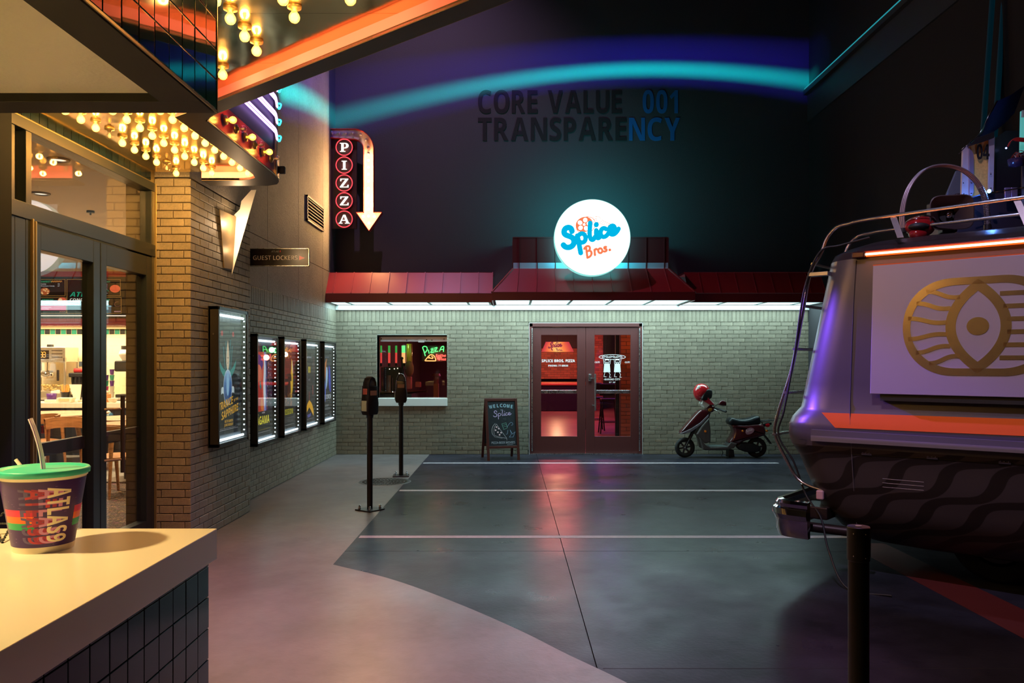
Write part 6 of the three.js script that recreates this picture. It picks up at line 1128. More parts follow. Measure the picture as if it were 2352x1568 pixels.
  add('center_stand', [slab(O([[1150, 1290], [1225, 1290], [1238, 1405], [1145, 1405]]), -0.1, 0.1, 0.01), cyl(P3(1040, 1295, 0.1), P3(1048, 1335, 0.12), 0.006, 0.006, 8), cyl(P3(1048, 1335, 0.12), P3(1014, 1398, 0.14), 0.006, 0.006, 8)], blackP, t);
  add('rear_flap', slab(O([[1690, 1040], [1715, 1050], [1790, 1140], [1832, 1205], [1815, 1205], [1740, 1110]]), -0.05, 0.05, 0.005), blackP, t);
  add('rear_rack', [tube([P3(1640, 850, 0.07), P3(1720, 845, 0.08), P3(1860, 835, 0.05)], 0.006, 16), tube([P3(1640, 850, -0.07), P3(1720, 845, -0.08), P3(1860, 835, -0.05)], 0.006, 16), cyl(P3(1720, 845, -0.08), P3(1720, 845, 0.08), 0.005, 0.005, 8), cyl(P3(1650, 850, 0.07), P3(1700, 920, 0.07), 0.006, 0.006, 8), cyl(P3(1780, 842, -0.06), P3(1780, 842, 0.06), 0.005, 0.005, 8)], blackP, t);
  add('tail_lamp', [slab(smoothShape(O([[1735, 900], [1790, 890], [1800, 930], [1765, 945], [1740, 930]])), -0.04, 0.04, 0.01)], mat(L(0.5, 0.01, 0.02), 0.15), t);
  add('lamp_bracket', slab(O([[1690, 900], [1740, 880], [1830, 870], [1835, 905], [1740, 930], [1700, 950]]), -0.03, 0.03, 0.005), blackP, t);
  const amber = mat(L(0.8, 0.22, 0.02), 0.2);
  add('turn_signal', [cyl(P3(1350, 995, 0.12), P3(1350, 995, 0.15), 0.017, 0.013, 16), cyl(P3(1738, 1000, 0.05), P3(1738, 1000, 0.10), 0.018, 0.014, 14), cyl(P3(775, 1002, 0.12), P3(775, 1002, 0.138), 0.020, 0.017, 18)], amber, t);
  add('headset', [slab(smoothShape(O([[800, 665], [820, 620], [870, 598], [925, 620], [930, 680], [880, 715], [820, 700]])), -0.09, 0.09, 0.03, [], 0.9), cyl(P3(860, 700), P3(830, 800), 0.04, 0.035, 16)], maroon, t);
  add('front_indicator', slab(smoothShape(O([[825, 670], [850, 645], [890, 655], [880, 690], [845, 700]])), 0.05, 0.10, 0.01), mat(L(0.40, 0.16, 0.02), 0.25), t);
  add('grip', [cyl(P3(930, 640, 0.06), P3(1070, 692, 0.24), 0.016, 0.018, 14), cyl(P3(880, 640, -0.08), P3(1010, 690, -0.27), 0.016, 0.018, 14)], rubber, t);
  add('brake_lever', tube([P3(915, 660, 0.11), P3(960, 690, 0.15), P3(980, 728, 0.17)], 0.006, 16), M.chrome, t);
  const mir = add('mirror', slab(smoothShape(O([[975, 585], [1000, 540], [1045, 522], [1090, 545], [1100, 590], [1085, 605], [1020, 602]])), 0.10, 0.15, 0.018, [], 0.9), maroon, t);
  add('stalk', cyl(P3(930, 608, 0.10), P3(985, 572, 0.12), 0.006, 0.006, 8), blackP, mir);
  // flat carton and helmet on the handlebar
  const wx = (1660 - PX) / s, wz = -D + 0.06;
  const bc = thing('red_carton', 'small red and white carton tilted on the scooter handlebar under the helmet', 'carton', [wx + S(835, 570)[0], S(835, 570)[1], wz], { local: true });
  const rel = (pts) => { const [cx, cy] = S(835, 570); return O(pts).map(([a, b]) => [a - cx, b - cy]); };
  add('carton_body', slab(rel([[728, 580], [742, 530], [815, 480], [905, 570], [850, 600], [800, 645], [770, 640]]), -0.10, 0.10, 0.006), mat(L(0.60, 0.60, 0.56), 0.5), bc);
  add('red_panel', slab(rel([[740, 525], [800, 478], [825, 485], [915, 585], [860, 598], [800, 560]]), -0.07, 0.108, 0.004), mat(L(0.42, 0.02, 0.04), 0.4), bc);
  add('white_flap', slab(rel([[850, 520], [880, 525], [945, 590], [925, 610]]), -0.10, 0.06, 0.003), mat(L(0.62, 0.64, 0.60), 0.5), bc);
  const hc = S(745, 395), hm = thing('helmet', 'glossy red open-face helmet with white sticker hung over the scooter handlebar', 'helmet', [wx + hc[0], hc[1], wz], { local: true, rot: 0 });
  const hel = new THREE.SphereGeometry(0.136, 40, 28); { const p = hel.attributes.position; for (let i = 0; i < p.count; i++) { let x = p.getX(i), y = p.getY(i), z = p.getZ(i); if (y < 0) { x = x * (1 - 0.15 * y / 0.136 * -1) - 0.02 * (-y / 0.136); y *= 1.15; } p.setXYZ(i, x, y, z * 0.9); } hel.computeVertexNormals(); }
  add('shell', hel, mat(L(0.42, 0.012, 0.018), 0.12, 0, { clearcoat: 1, clearcoatRoughness: 0.05 }), hm);
  const op = smoothShape([[-0.055, -0.125], [-0.045, -0.06], [0.0, 0.02], [0.06, 0.045], [0.12, 0.03], [0.135, -0.02], [0.115, -0.10], [0.03, -0.14]]);
  add('dark_opening', slab(op, 0.055, 0.125, 0.02, [], 0.8).rotateY(0.30), mat(L(0.01, 0.01, 0.011), 0.5), hm);
  add('white_sticker', sph(V(-0.060, 0.060, 0.066), 0.052, 0.65, 0.95, 0.62, 18, 12), mat(L(0.66, 0.62, 0.60), 0.4), hm);
}
// ---------------------------------------------------------------- the van
{
  const RX = 2.28, RD = 5.80, UX = 0.746, UZ = 0.666, rot = -Math.atan2(UZ, UX);
  const LEN = 4.0, WID = 1.75;
  const van = thing('display_van', 'dark custom van with eye emblem panel, orange stripe, orange light bar and chrome bumper', 'van', [RX, 0, -RD], { local: true, rot });
  // pixel -> van axes on the plane v = a
  const onSide = (px, py, a = 0) => { const k = (px - PX) / F, c = RX * -0.666 + RD * -0.746 + a, D = c / (-0.666 * k - 0.746), X = k * D; return V((X - RX) * UX + -(D - RD) * UZ, EYE - (py - PY) * D / F, a); };
  const toVan = (p) => { const dx = p.x - RX, dz = p.z + RD; return V(dx * UX + dz * UZ, p.y, -dx * UZ + dz * UX); };
  const lerpT = (tab, y) => { for (let i = 0; i + 1 < tab.length; i++) { const [a, b] = tab[i], [c, d] = tab[i + 1]; if ((y - a) * (y - c) <= 0) return b + (d - b) * (y - a) / (c - a); } return tab[tab.length - 1][1]; };
  const side = [[2.475, -0.62], [2.455, -0.42], [2.42, -0.22], [2.37, -0.08], [2.33, -0.01], [2.28, 0.0], [1.22, 0.035], [1.15, 0.06], [1.10, 0.075], [1.02, 0.075], [0.95, 0.06], [0.86, 0.03], [0.66, -0.01], [0.48, -0.07], [0.34, -0.17], [0.25, -0.30], [0.20, -0.5]];
  const rear = [[2.475, -0.50], [2.455, -0.30], [2.42, -0.12], [2.37, -0.02], [2.33, 0.035], [2.28, 0.060], [1.22, 0.27], [1.15, 0.325], [1.10, 0.345], [1.02, 0.35], [0.95, 0.335], [0.86, 0.285], [0.66, 0.215], [0.48, 0.155], [0.34, 0.05], [0.25, -0.07], [0.20, -0.25]];
  const rows = [], ys = side.map(([y]) => y);
  const rowAt = (y, o = 0, u1 = LEN, v1 = -WID) => {
    const a = lerpT(side, y) + o, b = lerpT(rear, y) + o, r = 0.30, pts = [];
    for (let i = 0; i <= 16; i++) pts.push(V(u1 + (-b + r - u1) * i / 16, y, a));
    for (let i = 1; i <= 12; i++) { const t = i / 12 * Math.PI / 2; pts.push(V(-b + r - r * Math.sin(t), y, a - r + r * Math.cos(t))); }
    for (let i = 1; i <= 8; i++) pts.push(V(-b, y, a - r + (v1 - (a - r)) * i / 8));
    return pts;
  };
  const yy = []; for (let i = 0; i + 1 < ys.length; i++) { const n = ys[i] - ys[i + 1] > 0.5 ? 6 : 3; for (let k = 0; k < n; k++) yy.push(ys[i] + (ys[i + 1] - ys[i]) * k / n); } yy.push(ys[ys.length - 1]);
  const upper = yy.filter((y) => y >= 0.95), lower = yy.filter((y) => y <= 0.95001);
  const bodyPaint = mat(L(0.080, 0.070, 0.080), 0.34, 0.1);
  const roofPaint = mat(L(0.035, 0.025, 0.028), 0.28, 0.2);
  add('upper_body', loft(upper.filter((y) => y <= 2.28).map((y) => rowAt(y)), 0.7), bodyPaint, van);
  add('roof', [loft(upper.filter((y) => y >= 2.279).map((y) => rowAt(y)), 0.7), (() => { const r0 = rowAt(2.475); return loft([r0, r0.map((p) => V(Math.max(p.x, 0.6), 2.482, Math.min(p.z, -0.7)))], 0.7); })()], roofPaint, van);
  // lower hull with flat wave print; texture u = along the van, v = height
  const waves = canvasTex(1024, 512, (x, w, h) => {
    x.fillStyle = '#423a3c'; x.fillRect(0, 0, w, h); x.strokeStyle = '#241d1c'; x.lineWidth = 30; x.lineCap = 'round';
    for (let i = -3; i < 13; i++) { const ox = i * 96; x.beginPath(); x.moveTo(ox + 300, -30); for (let k = 0; k < 4; k++) { const bx = ox + 300 - k * 120, by = -30 + k * 150; x.bezierCurveTo(bx - 6, by + 80, bx - 30, by + 86, bx - 62, by + 92); x.bezierCurveTo(bx - 100, by + 98, bx - 116, by + 110, bx - 120, by + 150); } x.stroke(); }
  });
  { const g = loft(lower.map((y) => rowAt(y)), 0.7), p = g.attributes.position, uv = g.attributes.uv; for (let i = 0; i < p.count; i++) uv.setXY(i, (p.getX(i) - p.getZ(i) * 0.9 + 1.0) / 3.2, (p.getY(i) - 0.15) / 0.85); waves.wrapS = THREE.RepeatWrapping; add('lower_body', g, new THREE.MeshPhysicalMaterial({ map: waves, roughness: 0.42, metalness: 0.1 }), van); }
  add('underbody', (() => { const r0 = rowAt(0.20); return loft([r0, r0.map((p) => V(Math.max(p.x, 0.7), 0.22, Math.min(p.z, -0.9)))], 0.7); })(), M.black, van);
  add('end_wall', loft([yy.map((y) => V(LEN, y, lerpT(side, y))), yy.map((y) => V(LEN, y, -WID))], 0.7), bodyPaint, van);
  add('far_wall', loft([yy.map((y) => V(LEN, y, -WID - 0.001)), yy.map((y) => V(-lerpT(rear, y), y, -WID - 0.001))], 0.7), bodyPaint, van);
  for (const [u, v] of [[0.95, -0.72], [3.0, -0.72], [0.95, -1.5], [3.0, -1.5]]) { const w = new THREE.Group(); w.name = numbered('wheel'); w.position.set(u, 0.31, v); van.add(w); add('tyre', lathe([[0.19, -0.09], [0.27, -0.10], [0.31, -0.07], [0.31, 0.07], [0.27, 0.10], [0.19, 0.09]], 40).rotateX(Math.PI / 2), mat(L(0.012, 0.012, 0.012), 0.8), w); add('wheel_rim', cyl(V(0, 0, -0.07), V(0, 0, 0.08), 0.19, 0.17, 28), M.darkMetal, w); }
  // panel seams
  const seam = mat(L(0.004, 0.004, 0.004), 0.6);
  const onBody = (px, py, o = 0.002) => { let a = 0; for (let i = 0; i < 6; i++) { const p = onSide(px, py, a + o); a = lerpT(side, Math.min(2.28, Math.max(0.2, p.y))); } return onSide(px, py, a + o); };
  const seamLine = (list, r = 0.003, m = seam, name = 'panel_seam', par = van) => add(name, tube(list.map(([a, b]) => onBody(a, b, 0)), r, list.length * 6, false, 6, 0.2), m, par);
  seamLine([[1967, 598], [1961, 700], [1957, 800], [1953, 930], [1953, 975]], 0.0035);
  seamLine([[1955, 1015], [1956, 1040], [1961, 1120], [1968, 1205]], 0.003, mat(L(0.25, 0.22, 0.24), 0.4, 0.5), 'door_edge');  // lit edge of the body seam painted as a pale line
  seamLine([[1957, 1043], [2100, 1051], [2352, 1068]], 0.003);
  seamLine([[1835, 1008], [1852, 1010]], 0.002);
  // stripe, two-tone rub rail, hinges, vents
  const strip = (pts, o, thick, m, name) => {   // pts: outline in pixels on the body, made a thin plate that follows it
    const n = 14, rowsT = [], rowsB = []; const [tl, tr, br, bl] = pts;
    const mix = (p, q, t) => [p[0] + (q[0] - p[0]) * t, p[1] + (q[1] - p[1]) * t];
    for (let j = 0; j <= 4; j++) { rowsT.push([...Array(n + 1)].map((_, i) => { const a = mix(tl, tr, i / n), b = mix(bl, br, i / n), c = mix(a, b, j / 4); return onBody(c[0], c[1], o + thick); })); }
    const rim = (list) => loft([list, list.map((p) => V(p.x, p.y, p.z - thick - 0.004))], 0.2);
    return add(name, [loft(rowsT, 0.7), rim(rowsT[0]), rim(rowsT[4]), rim(rowsT.map((r) => r[0]))], m, van);
  };
  const farX = 2700, f2 = (x, y0, y1) => y0 + (y1 - y0) * (farX - x) / (2352 - x);
  strip([[1887, 947], [farX, f2(1887, 947, 962)], [farX, f2(1918, 982, 1001)], [1918, 982]], 0.0, 0.003, mat(L(0.74, 0.12, 0.008), 0.65, 0, { specularIntensity: 0.3 }), 'orange_stripe');
  strip([[1862, 986], [farX, f2(1862, 986, 1015)], [farX, f2(1862, 1000, 1029)], [1862, 1000]], 0.006, 0.035, mat(L(0.11, 0.10, 0.105), 0.4), 'rub_rail');
  strip([[1862, 1000], [farX, f2(1862, 1000, 1029)], [farX, f2(1862, 1012, 1041)], [1862, 1012]], 0.006, 0.040, mat(L(0.24, 0.21, 0.23), 0.45), 'rail_lower_band');
  for (const [x, y] of [[1990, 1042], [2141, 1051], [2308, 1062]]) { const p = onBody(x, y, 0.006); const h = add('hinge', box(p.x - 0.034, p.x + 0.034, p.y - 0.010, p.y + 0.006, p.z - 0.02, p.z, 0.003), mat(L(0.10, 0.09, 0.12), 0.3, 0.6), van); add('hinge_bolt', [-0.022, 0, 0.022].map((d) => sph(V(p.x + d, p.y + 0.006, p.z + 0.002), 0.005, 1, 1, 1, 8, 6)), M.chrome, h); }
  for (let i = 0; i < 3; i++) seamLine([[2027, 1099 + i * 9.5], [2122, 1107 + i * 9.5]], 0.0022, mat(L(0.45, 0.40, 0.42), 0.35, 0.6), 'vent_slit');
  // emblem panel: pale slab, black backing put in as the shadow gap below, foil emblem of an eye in a rounded ring
  const tl = onSide(2017, 610, 0.07), bl = onSide(2003, 905, 0.10);
  const pu0 = 0.34, pu1 = 1.62, panelM = mat(L(0.38, 0.33, 0.40), 0.42, 0.25);
  const lean = (g) => g.rotateX(-0.035).translate(0, 1.774, 0.088);
  const ph = (tl.y - bl.y) / 2;
  add('emblem_panel', lean(slab([[pu0 - 0.010, -ph], [pu1 + 0.01, -ph], [pu1, ph], [pu0, ph]], -0.02, 0.0, 0.003)), panelM, van);
  add('shadow_gap_backing', lean(slab([[pu0 + 0.05, -ph - 0.045], [pu1 - 0.05, -ph - 0.045], [pu1 - 0.02, ph - 0.02], [pu0 + 0.02, ph - 0.02]], -0.075, -0.02)), M.black, van);
  add('panel_top_edge', lean(box(pu0, pu1, ph - 0.001, ph + 0.006, -0.02, 0.0)), mat(L(0.8, 0.12, 0.02), 0.4), van);
  {
    const foil = mat(L(0.88, 0.70, 0.42), 0.24, 1), cu = 0.978, cy = 0.005, hw = 0.442, hh = 0.314, r = 0.30;
    const stad = (w, h, q) => { const s = new THREE.Shape(); s.moveTo(-w + q, -h); s.lineTo(w - q, -h); s.bezierCurveTo(w - q * 0.4, -h, w, -h + q * 0.45, w, 0); s.bezierCurveTo(w, h - q * 0.45, w - q * 0.4, h, w - q, h); s.lineTo(-w + q, h); s.bezierCurveTo(-w + q * 0.4, h, -w, h - q * 0.45, -w, 0); s.bezierCurveTo(-w, -h + q * 0.45, -w + q * 0.4, -h, -w + q, -h); return s; };
    const lens = (w, h) => { const s = new THREE.Shape(); s.moveTo(0, h); s.bezierCurveTo(w * 0.75, h * 0.66, w, h * 0.3, w, 0); s.bezierCurveTo(w, -h * 0.3, w * 0.75, -h * 0.66, 0, -h); s.bezierCurveTo(-w * 0.75, -h * 0.66, -w, -h * 0.3, -w, 0); s.bezierCurveTo(-w, h * 0.3, -w * 0.75, h * 0.66, 0, h); return s; };
    const hole = (s) => new THREE.Path(s.getPoints(24));
    const put = (name, g) => add(name, lean(g.translate(cu, cy, 0)), foil, van);
    const ring = stad(hw, hh, r); ring.holes.push(hole(stad(hw - 0.047, hh - 0.047, r - 0.03)));
    put('emblem_ring', slab(ring, 0.0, 0.0025));
    const eye = lens(0.185, 0.300); eye.holes.push(hole(lens(0.125, 0.225)));
    put('emblem_eye', slab(eye, 0.0, 0.0025));
    { const s = new THREE.Shape(); s.absellipse(0, 0, 0.063, 0.057, 0, Math.PI * 2); put('emblem_pupil', slab(s, 0.0, 0.0025)); }
    const ray = (x0, y0, x1, y1, sgn) => { const c = new THREE.CubicBezierCurve(new THREE.Vector2(x0, y0), new THREE.Vector2(x0 + (x1 - x0) * 0.45, y0 + 0.0 * sgn), new THREE.Vector2(x0 + (x1 - x0) * 0.5, y1 + 0.012 * sgn), new THREE.Vector2(x1, y1)), p = c.getPoints(14), up = [], dn = []; p.forEach((q, i) => { const d = c.getTangent(i / 14); up.push([q.x - d.y * 0.014, q.y + d.x * 0.014]); dn.push([q.x + d.y * 0.014, q.y - d.x * 0.014]); }); return slab([...up, ...dn.reverse()], 0.0, 0.0025); };
    put('emblem_ray', ray(-0.41, 0.062, -0.175, 0.030, -1)); put('emblem_ray', ray(-0.41, -0.075, -0.175, -0.048, 1)); put('emblem_ray', ray(-0.36, -0.165, -0.155, -0.125, 1)); put('emblem_ray', ray(-0.36, 0.160, -0.155, 0.120, -1));
    put('emblem_ray', ray(-0.28, -0.235, -0.10, -0.19, 1)); put('emblem_ray', ray(-0.30, 0.235, -0.10, 0.19, -1));
    for (const y of [0.20, 0.12, 0.04, -0.04, -0.12, -0.20]) put('emblem_bar', slab([[0.17 - Math.abs(y) * 0.25, y - 0.014], [0.41 - Math.abs(y) * 0.4, y - 0.014], [0.41 - Math.abs(y) * 0.4, y + 0.014], [0.17 - Math.abs(y) * 0.25, y + 0.014]], 0.0, 0.0025));
  }
  // orange light bar along the gutter
  {
    const a = onSide(1988, 584, 0.035), b = onSide(2352, 553, 0.035), e = a.clone().lerp(b, 2.4);
    add('led_light_bar', cyl(a, e, 0.0075, 0.0075, 12), glow(L(1.0, 0.62, 0.32), 5), van);
    add('light_bar_halo', cyl(a.clone().add(V(0, 0, -0.015)), e.clone().add(V(0, 0, -0.015)), 0.0165, 0.0165, 14), glow(L(1.0, 0.14, 0.015), 1.2), van);  // orange halo round the bar, put in as a wider glowing tube
    add('light_bar_channel', [cyl(a.clone().add(V(-0.06, 0.012, -0.02)), e.clone().add(V(0, 0.016, -0.022)), 0.018, 0.018, 10), box(a.x - 0.09, a.x - 0.005, a.y - 0.022, a.y + 0.022, 0.0, 0.045, 0.008)], mat(L(0.06, 0.02, 0.02), 0.2, 0.4), van);
    const w = e.clone().sub(a).length(), c = a.clone().lerp(e, 0.5);
    const l = areaLight('led_bar_light', V(0, 0, 0), V(0, 0, 1), w, 0.03, [1.0, 0.22, 0.05], 22); scene.remove(l); van.add(l); l.position.set(c.x, c.y - 0.012, c.z + 0.014); l.rotation.set(0, 0, 0); l.lookAt(van.localToWorld(V(c.x, c.y - 1, c.z + 0.55)));
    const l2 = areaLight('led_bar_light', V(0, 0, 0), V(0, 0, 1), w, 0.03, [1.0, 0.20, 0.05], 34); scene.remove(l2); van.add(l2); l2.position.set(c.x, c.y + 0.014, c.z + 0.0); l2.lookAt(van.localToWorld(V(c.x, c.y + 1, c.z - 0.6)));
  }
  // ladder up the rear that runs on as roof rails
  {
    const steel = mat(L(0.62, 0.58, 0.58), 0.22, 1);
    const rail = (v, u1, yTop, k) => {
      const pts = [V(-0.02, 0.60, v + 0.02), V(-lerpT(rear, 0.62) - 0.03, 0.66, v), V(-lerpT(rear, 0.8) - 0.07, 0.80, v), ...[1.0, 1.15, 1.5, 1.9, 2.2].map((y) => V(-lerpT(rear, y) - 0.085, y, v)), V(-0.075, 2.36, v), V(-0.035, 2.46, v), V(0.03, yTop - 0.015, v), V(0.10, yTop, v), V(0.6, yTop + k * 0.3, v), V(u1, yTop + k, v)];
      add('rack_rail', tube(pts, 0.0125, 140, false, 10, 0.5), steel, van);
    };
    rail(-0.10, 3.6, 2.545, 0.10); rail(-0.55, 3.6, 2.53, 0.06);
    for (const y of [1.0, 1.32, 1.65, 1.97, 2.28]) add('rung', cyl(V(-lerpT(rear, y) - 0.085, y, -0.10), V(-lerpT(rear, y) - 0.085, y, -0.55), 0.011, 0.011, 10), steel, van);
    for (const y of [1.0, 1.32, 1.65]) add('rail_clamp', cyl(V(-lerpT(rear, y) - 0.085, y - 0.008, -0.10), V(-lerpT(rear, y) - 0.085, y + 0.008, -0.10), 0.022, 0.022, 12), mat(L(0.2, 0.18, 0.18), 0.3, 0.7), van);
    add('mount_strap', [box(-lerpT(rear, 2.2) - 0.09, -0.02, 2.185, 2.215, -0.13, -0.07, 0.003), ...[0.42, 1.16].map((u) => { const a = V(u, 2.55 + u * 0.02, -0.10), b = V(u + 0.07, 2.40, -0.02); return loft([[a.clone().add(V(-0.02, 0, 0)), a.clone().add(V(0.02, 0, 0))], [b.clone().add(V(-0.02, 0, 0)), b.clone().add(V(0.02, 0, 0))], [b.clone().add(V(-0.02, 0, -0.006)), b.clone().add(V(0.02, 0, -0.006))], [a.clone().add(V(-0.02, 0, -0.006)), a.clone().add(V(0.02, 0, -0.006))]], 0.2); })], mat(L(0.7, 0.66, 0.66), 0.25, 0.9), van);
    const cab = [V(0.25, 2.44, -0.14), V(0.05, 2.40, -0.12), V(-0.08, 2.36, -0.08), V(-lerpT(rear, 2.1) - 0.095, 2.1, -0.075), V(-lerpT(rear, 1.6) - 0.075, 1.6, -0.075), V(-lerpT(rear, 1.2) - 0.06, 1.2, -0.075), V(-lerpT(rear, 1.0) - 0.05, 1.0, -0.08), V(-lerpT(rear, 0.8) - 0.02, 0.8, -0.1), V(-0.20, 0.56, -0.12), V(-0.05, 0.42, -0.02), V(0.05, 0.22, 0.1), V(0.22, 0.012, 0.22), V(0.5, 0.009, 0.2)];
    add('black_cable', tube(cab, 0.0075, 160, false, 8), M.black, van);
  }
  // chrome bumper wrapping the rear corner
  {
    const prof = [[0.0, 0.30], [0.03, 0.295], [0.045, 0.34], [0.05, 0.42], [0.06, 0.425], [0.075, 0.46], [0.07, 0.50], [0.05, 0.512], [0.052, 0.535], [0.035, 0.555], [0.0, 0.56]];
    const plan = []; const bu = -0.30, r = 0.12;
    plan.push([-0.06, 0.16, 0, 1]); for (let i = 0; i <= 8; i++) { const t = i / 8 * Math.PI / 2; plan.push([bu + r - r * Math.sin(t), 0.16 - r + r * Math.cos(t), -Math.sin(t), Math.cos(t)]); } plan.push([bu - 0.02, -0.5, -1, 0]); plan.push([bu - 0.02, -1.9, -1, 0]);
    const b = add('bumper', loft(prof.map(([o, y]) => plan.map(([u, v, nu, nv]) => V(u + nu * o, y, v + nv * o))), 0.5), M.chrome, van);
    add('bumper_end', loft([prof.map(([o, y]) => V(-0.06, y, 0.16 + o)), prof.map(([o, y]) => V(-0.06, y, 0.155))], 0.2), M.chrome, b);
    add('bumper_bracket', [box(-0.24, -0.02, 0.40, 0.49, -0.34, -0.06, 0.01), cyl(V(-0.22, 0.36, 0.05), V(0.25, 0.33, -0.12), 0.035, 0.035, 14)], mat(L(0.04, 0.025, 0.022), 0.4, 0.4), b);
    add('side_reflector', box(-0.10, -0.045, 0.545, 0.615, -0.08, -0.05, 0.012), mat(L(0.60, 0.36, 0.42), 0.2), b);
  }
}
// ---------------------------------------------------------------- gear on the van roof
{
  const onRoof = 2.49;
  {
    const D = 5.86, p = (x, y, d = D) => at(x, y, d), c = p(2182, 490), t = thing('horn_speaker', 'black rounded horn loudspeaker lying on the van roof behind the rail', 'loudspeaker', [c.x, c.y, c.z], { local: true, rot: -0.25 });
    const rr2 = (w, h, q) => { const s = new THREE.Shape(); s.moveTo(-w + q, -h); s.lineTo(w - q, -h); s.quadraticCurveTo(w, -h, w, -h + q); s.lineTo(w, h - q); s.quadraticCurveTo(w, h, w - q, h); s.lineTo(-w + q, h); s.quadraticCurveTo(-w, h, -w, h - q); s.lineTo(-w, -h + q); s.quadraticCurveTo(-w, -h, -w + q, -h); return s; };
    const rows = [[0.142, 0.122, 0.03], [0.146, 0.126, 0.05], [0.140, 0.120, 0.052], [0.085, 0.072, -0.02], [0.05, 0.048, -0.09]].map(([w, h, z]) => { const pts = rr2(w, h, Math.min(w, h) * 0.6).getSpacedPoints(40).map((q) => V(q.x, q.y, z)); return pts; });
    const outer = [[0.05, 0.05, -0.16], [0.09, 0.08, -0.04], [0.142, 0.122, 0.03]].map(([w, h, z]) => rr2(w, h, Math.min(w, h) * 0.6).getSpacedPoints(40).map((q) => V(q.x, q.y, z)));
    const hornM = mat(L(0.040, 0.028, 0.032), 0.42);
    add('bell', [loft(rows, 0.6), loft(outer, 0.6)], hornM, t); add('driver', cyl(V(0, 0, -0.28), V(0, 0, -0.15), 0.065, 0.065, 24), hornM, t);
    add('throat_disc', cyl(V(0, 0, -0.1), V(0, 0, -0.085), 0.05, 0.05, 24), M.black, t); add('phase_plug', [sph(V(0.006, 0.0, -0.055), 0.024, 1, 1, 0.8, 18, 12)], M.chrome, t);
    add('mount_foot', [box(-0.05, 0.05, -0.135, -0.10, -0.12, 0.0, 0.008)], hornM, t);
  }
  {
    const c = at(2113, 520, 5.92), t = thing('beacon_lamp', 'red glossy round beacon on the van roof beside the horn', 'beacon', [c.x, c.y, c.z]);
    const red = mat(L(0.28, 0.012, 0.016), 0.10, 0, { clearcoat: 1 });
    add('shell', [sph(V(c.x, c.y, c.z), 0.095, 1.15, 0.85, 0.9), sph(V(c.x - 0.03, c.y - 0.06, c.z + 0.03), 0.055, 1.2, 0.8, 1)], red, t);
    add('visor', sph(V(c.x - 0.03, c.y - 0.01, c.z + 0.045), 0.075, 1.0, 0.42, 0.8), M.black, t); add('band', new THREE.TorusGeometry(0.09, 0.006, 8, 36).rotateX(1.2).scale(1.12, 1, 1).translate(c.x, c.y + 0.03, c.z), M.chrome, t);
    add('foot', cyl(V(c.x, c.y - 0.16, c.z), V(c.x, c.y - 0.07, c.z), 0.05, 0.06, 18), M.black, t);
  }
  {
    const D = 5.95, p = (x, y) => at(x, y, D), pts = [[2073, 530], [2073, 480], [2088, 430], [2120, 392], [2160, 380], [2205, 388], [2240, 414], [2262, 455], [2267, 490], [2268, 524]].map(([x, y]) => p(x, y));
    const t = thing('conduit_hoop', 'ribbed grey flexible pipe bent in a hoop over the horn', 'pipe', [p(2170, 525).x, p(2170, 525).y, -D]);
    const m = mat(L(0.30, 0.26, 0.30), 0.35, 0.6);
    add('pipe', [-0.010, 0.0, 0.010].map((o) => tube(pts.map((q, i) => q.clone().add(V(o * (i < 5 ? 1 : 1), o * 0.4, o * 0.5))), 0.008, 90, false, 8)), m, t);
    const ribs = []; const cv = new THREE.CatmullRomCurve3(pts); for (let i = 0; i < 26; i++) { const a = cv.getPointAt(i / 26 * 0.24 + 0.76), d = cv.getTangentAt(i / 26 * 0.24 + 0.76); ribs.push(new THREE.TorusGeometry(0.020, 0.003, 6, 14).applyQuaternion(new THREE.Quaternion().setFromUnitVectors(V(0, 0, 1), d)).translate(a.x, a.y, a.z)); } add('pipe_rib', ribs, m, t);
    add('pipe_end', [cyl(p(2268, 516), p(2268, 532), 0.026, 0.028, 16), cyl(p(2073, 524), p(2073, 534), 0.026, 0.028, 16)], M.darkMetal, t);
  }
  {
    // rocket-like pod with a numbered plate, fins and a blue hood
    const D = 6.15, q = (x, y, d = D) => at(x, y, d), poly = (pts, d, th, m, name, par) => { const g = slab(pts.map(([x, y]) => { const v = q(x, y, d); return [v.x, v.y]; }), -d - th, -d, 0.002); return add(name, g, m, par); };
    const c = q(2270, 500), t = thing('roof_pod', 'worn metal roof pod with plate numbered 04, grey fin and blue hood', 'pod', [c.x, c.y, c.z]);
    const worn = mat(L(0.85, 0.78, 0.86), 0.42, 0.15, { map: concreteMap }), plateM = mat(L(0.90, 0.50, 0.12), 0.5, 0, { map: brickMap }), dark = mat(L(0.035, 0.024, 0.034), 0.45, 0.2);
    poly([[2212, 340], [2226, 330], [2226, 462], [2219, 463], [2208, 455]], D, 0.02, worn, 'front_plate', t);
    poly([[2226, 330], [2284, 312], [2283, 440], [2240, 450], [2226, 462]], D + 0.02, 0.02, plateM, 'number_plate', t);
    poly([[2226, 340], [2233, 346], [2237, 355], [2237, 440], [2233, 450], [2227, 448]], D - 0.01, 0.012, mat(L(0.40, 0.33, 0.45), 0.4, 0.6), 'edge_strip', t);
    poly([[2272, 320], [2285, 314], [2282, 440], [2270, 436]], D - 0.004, 0.012, worn, 'riveted_strip', t);
    add('rivet', [[2276, 400], [2276, 432], [2232, 420], [2232, 444], [2213, 420], [2214, 445]].map(([x, y]) => { const v = q(x, y, D - 0.018); return sph(v, 0.005, 1, 1, 0.6, 8, 6); }), M.darkMetal, t);
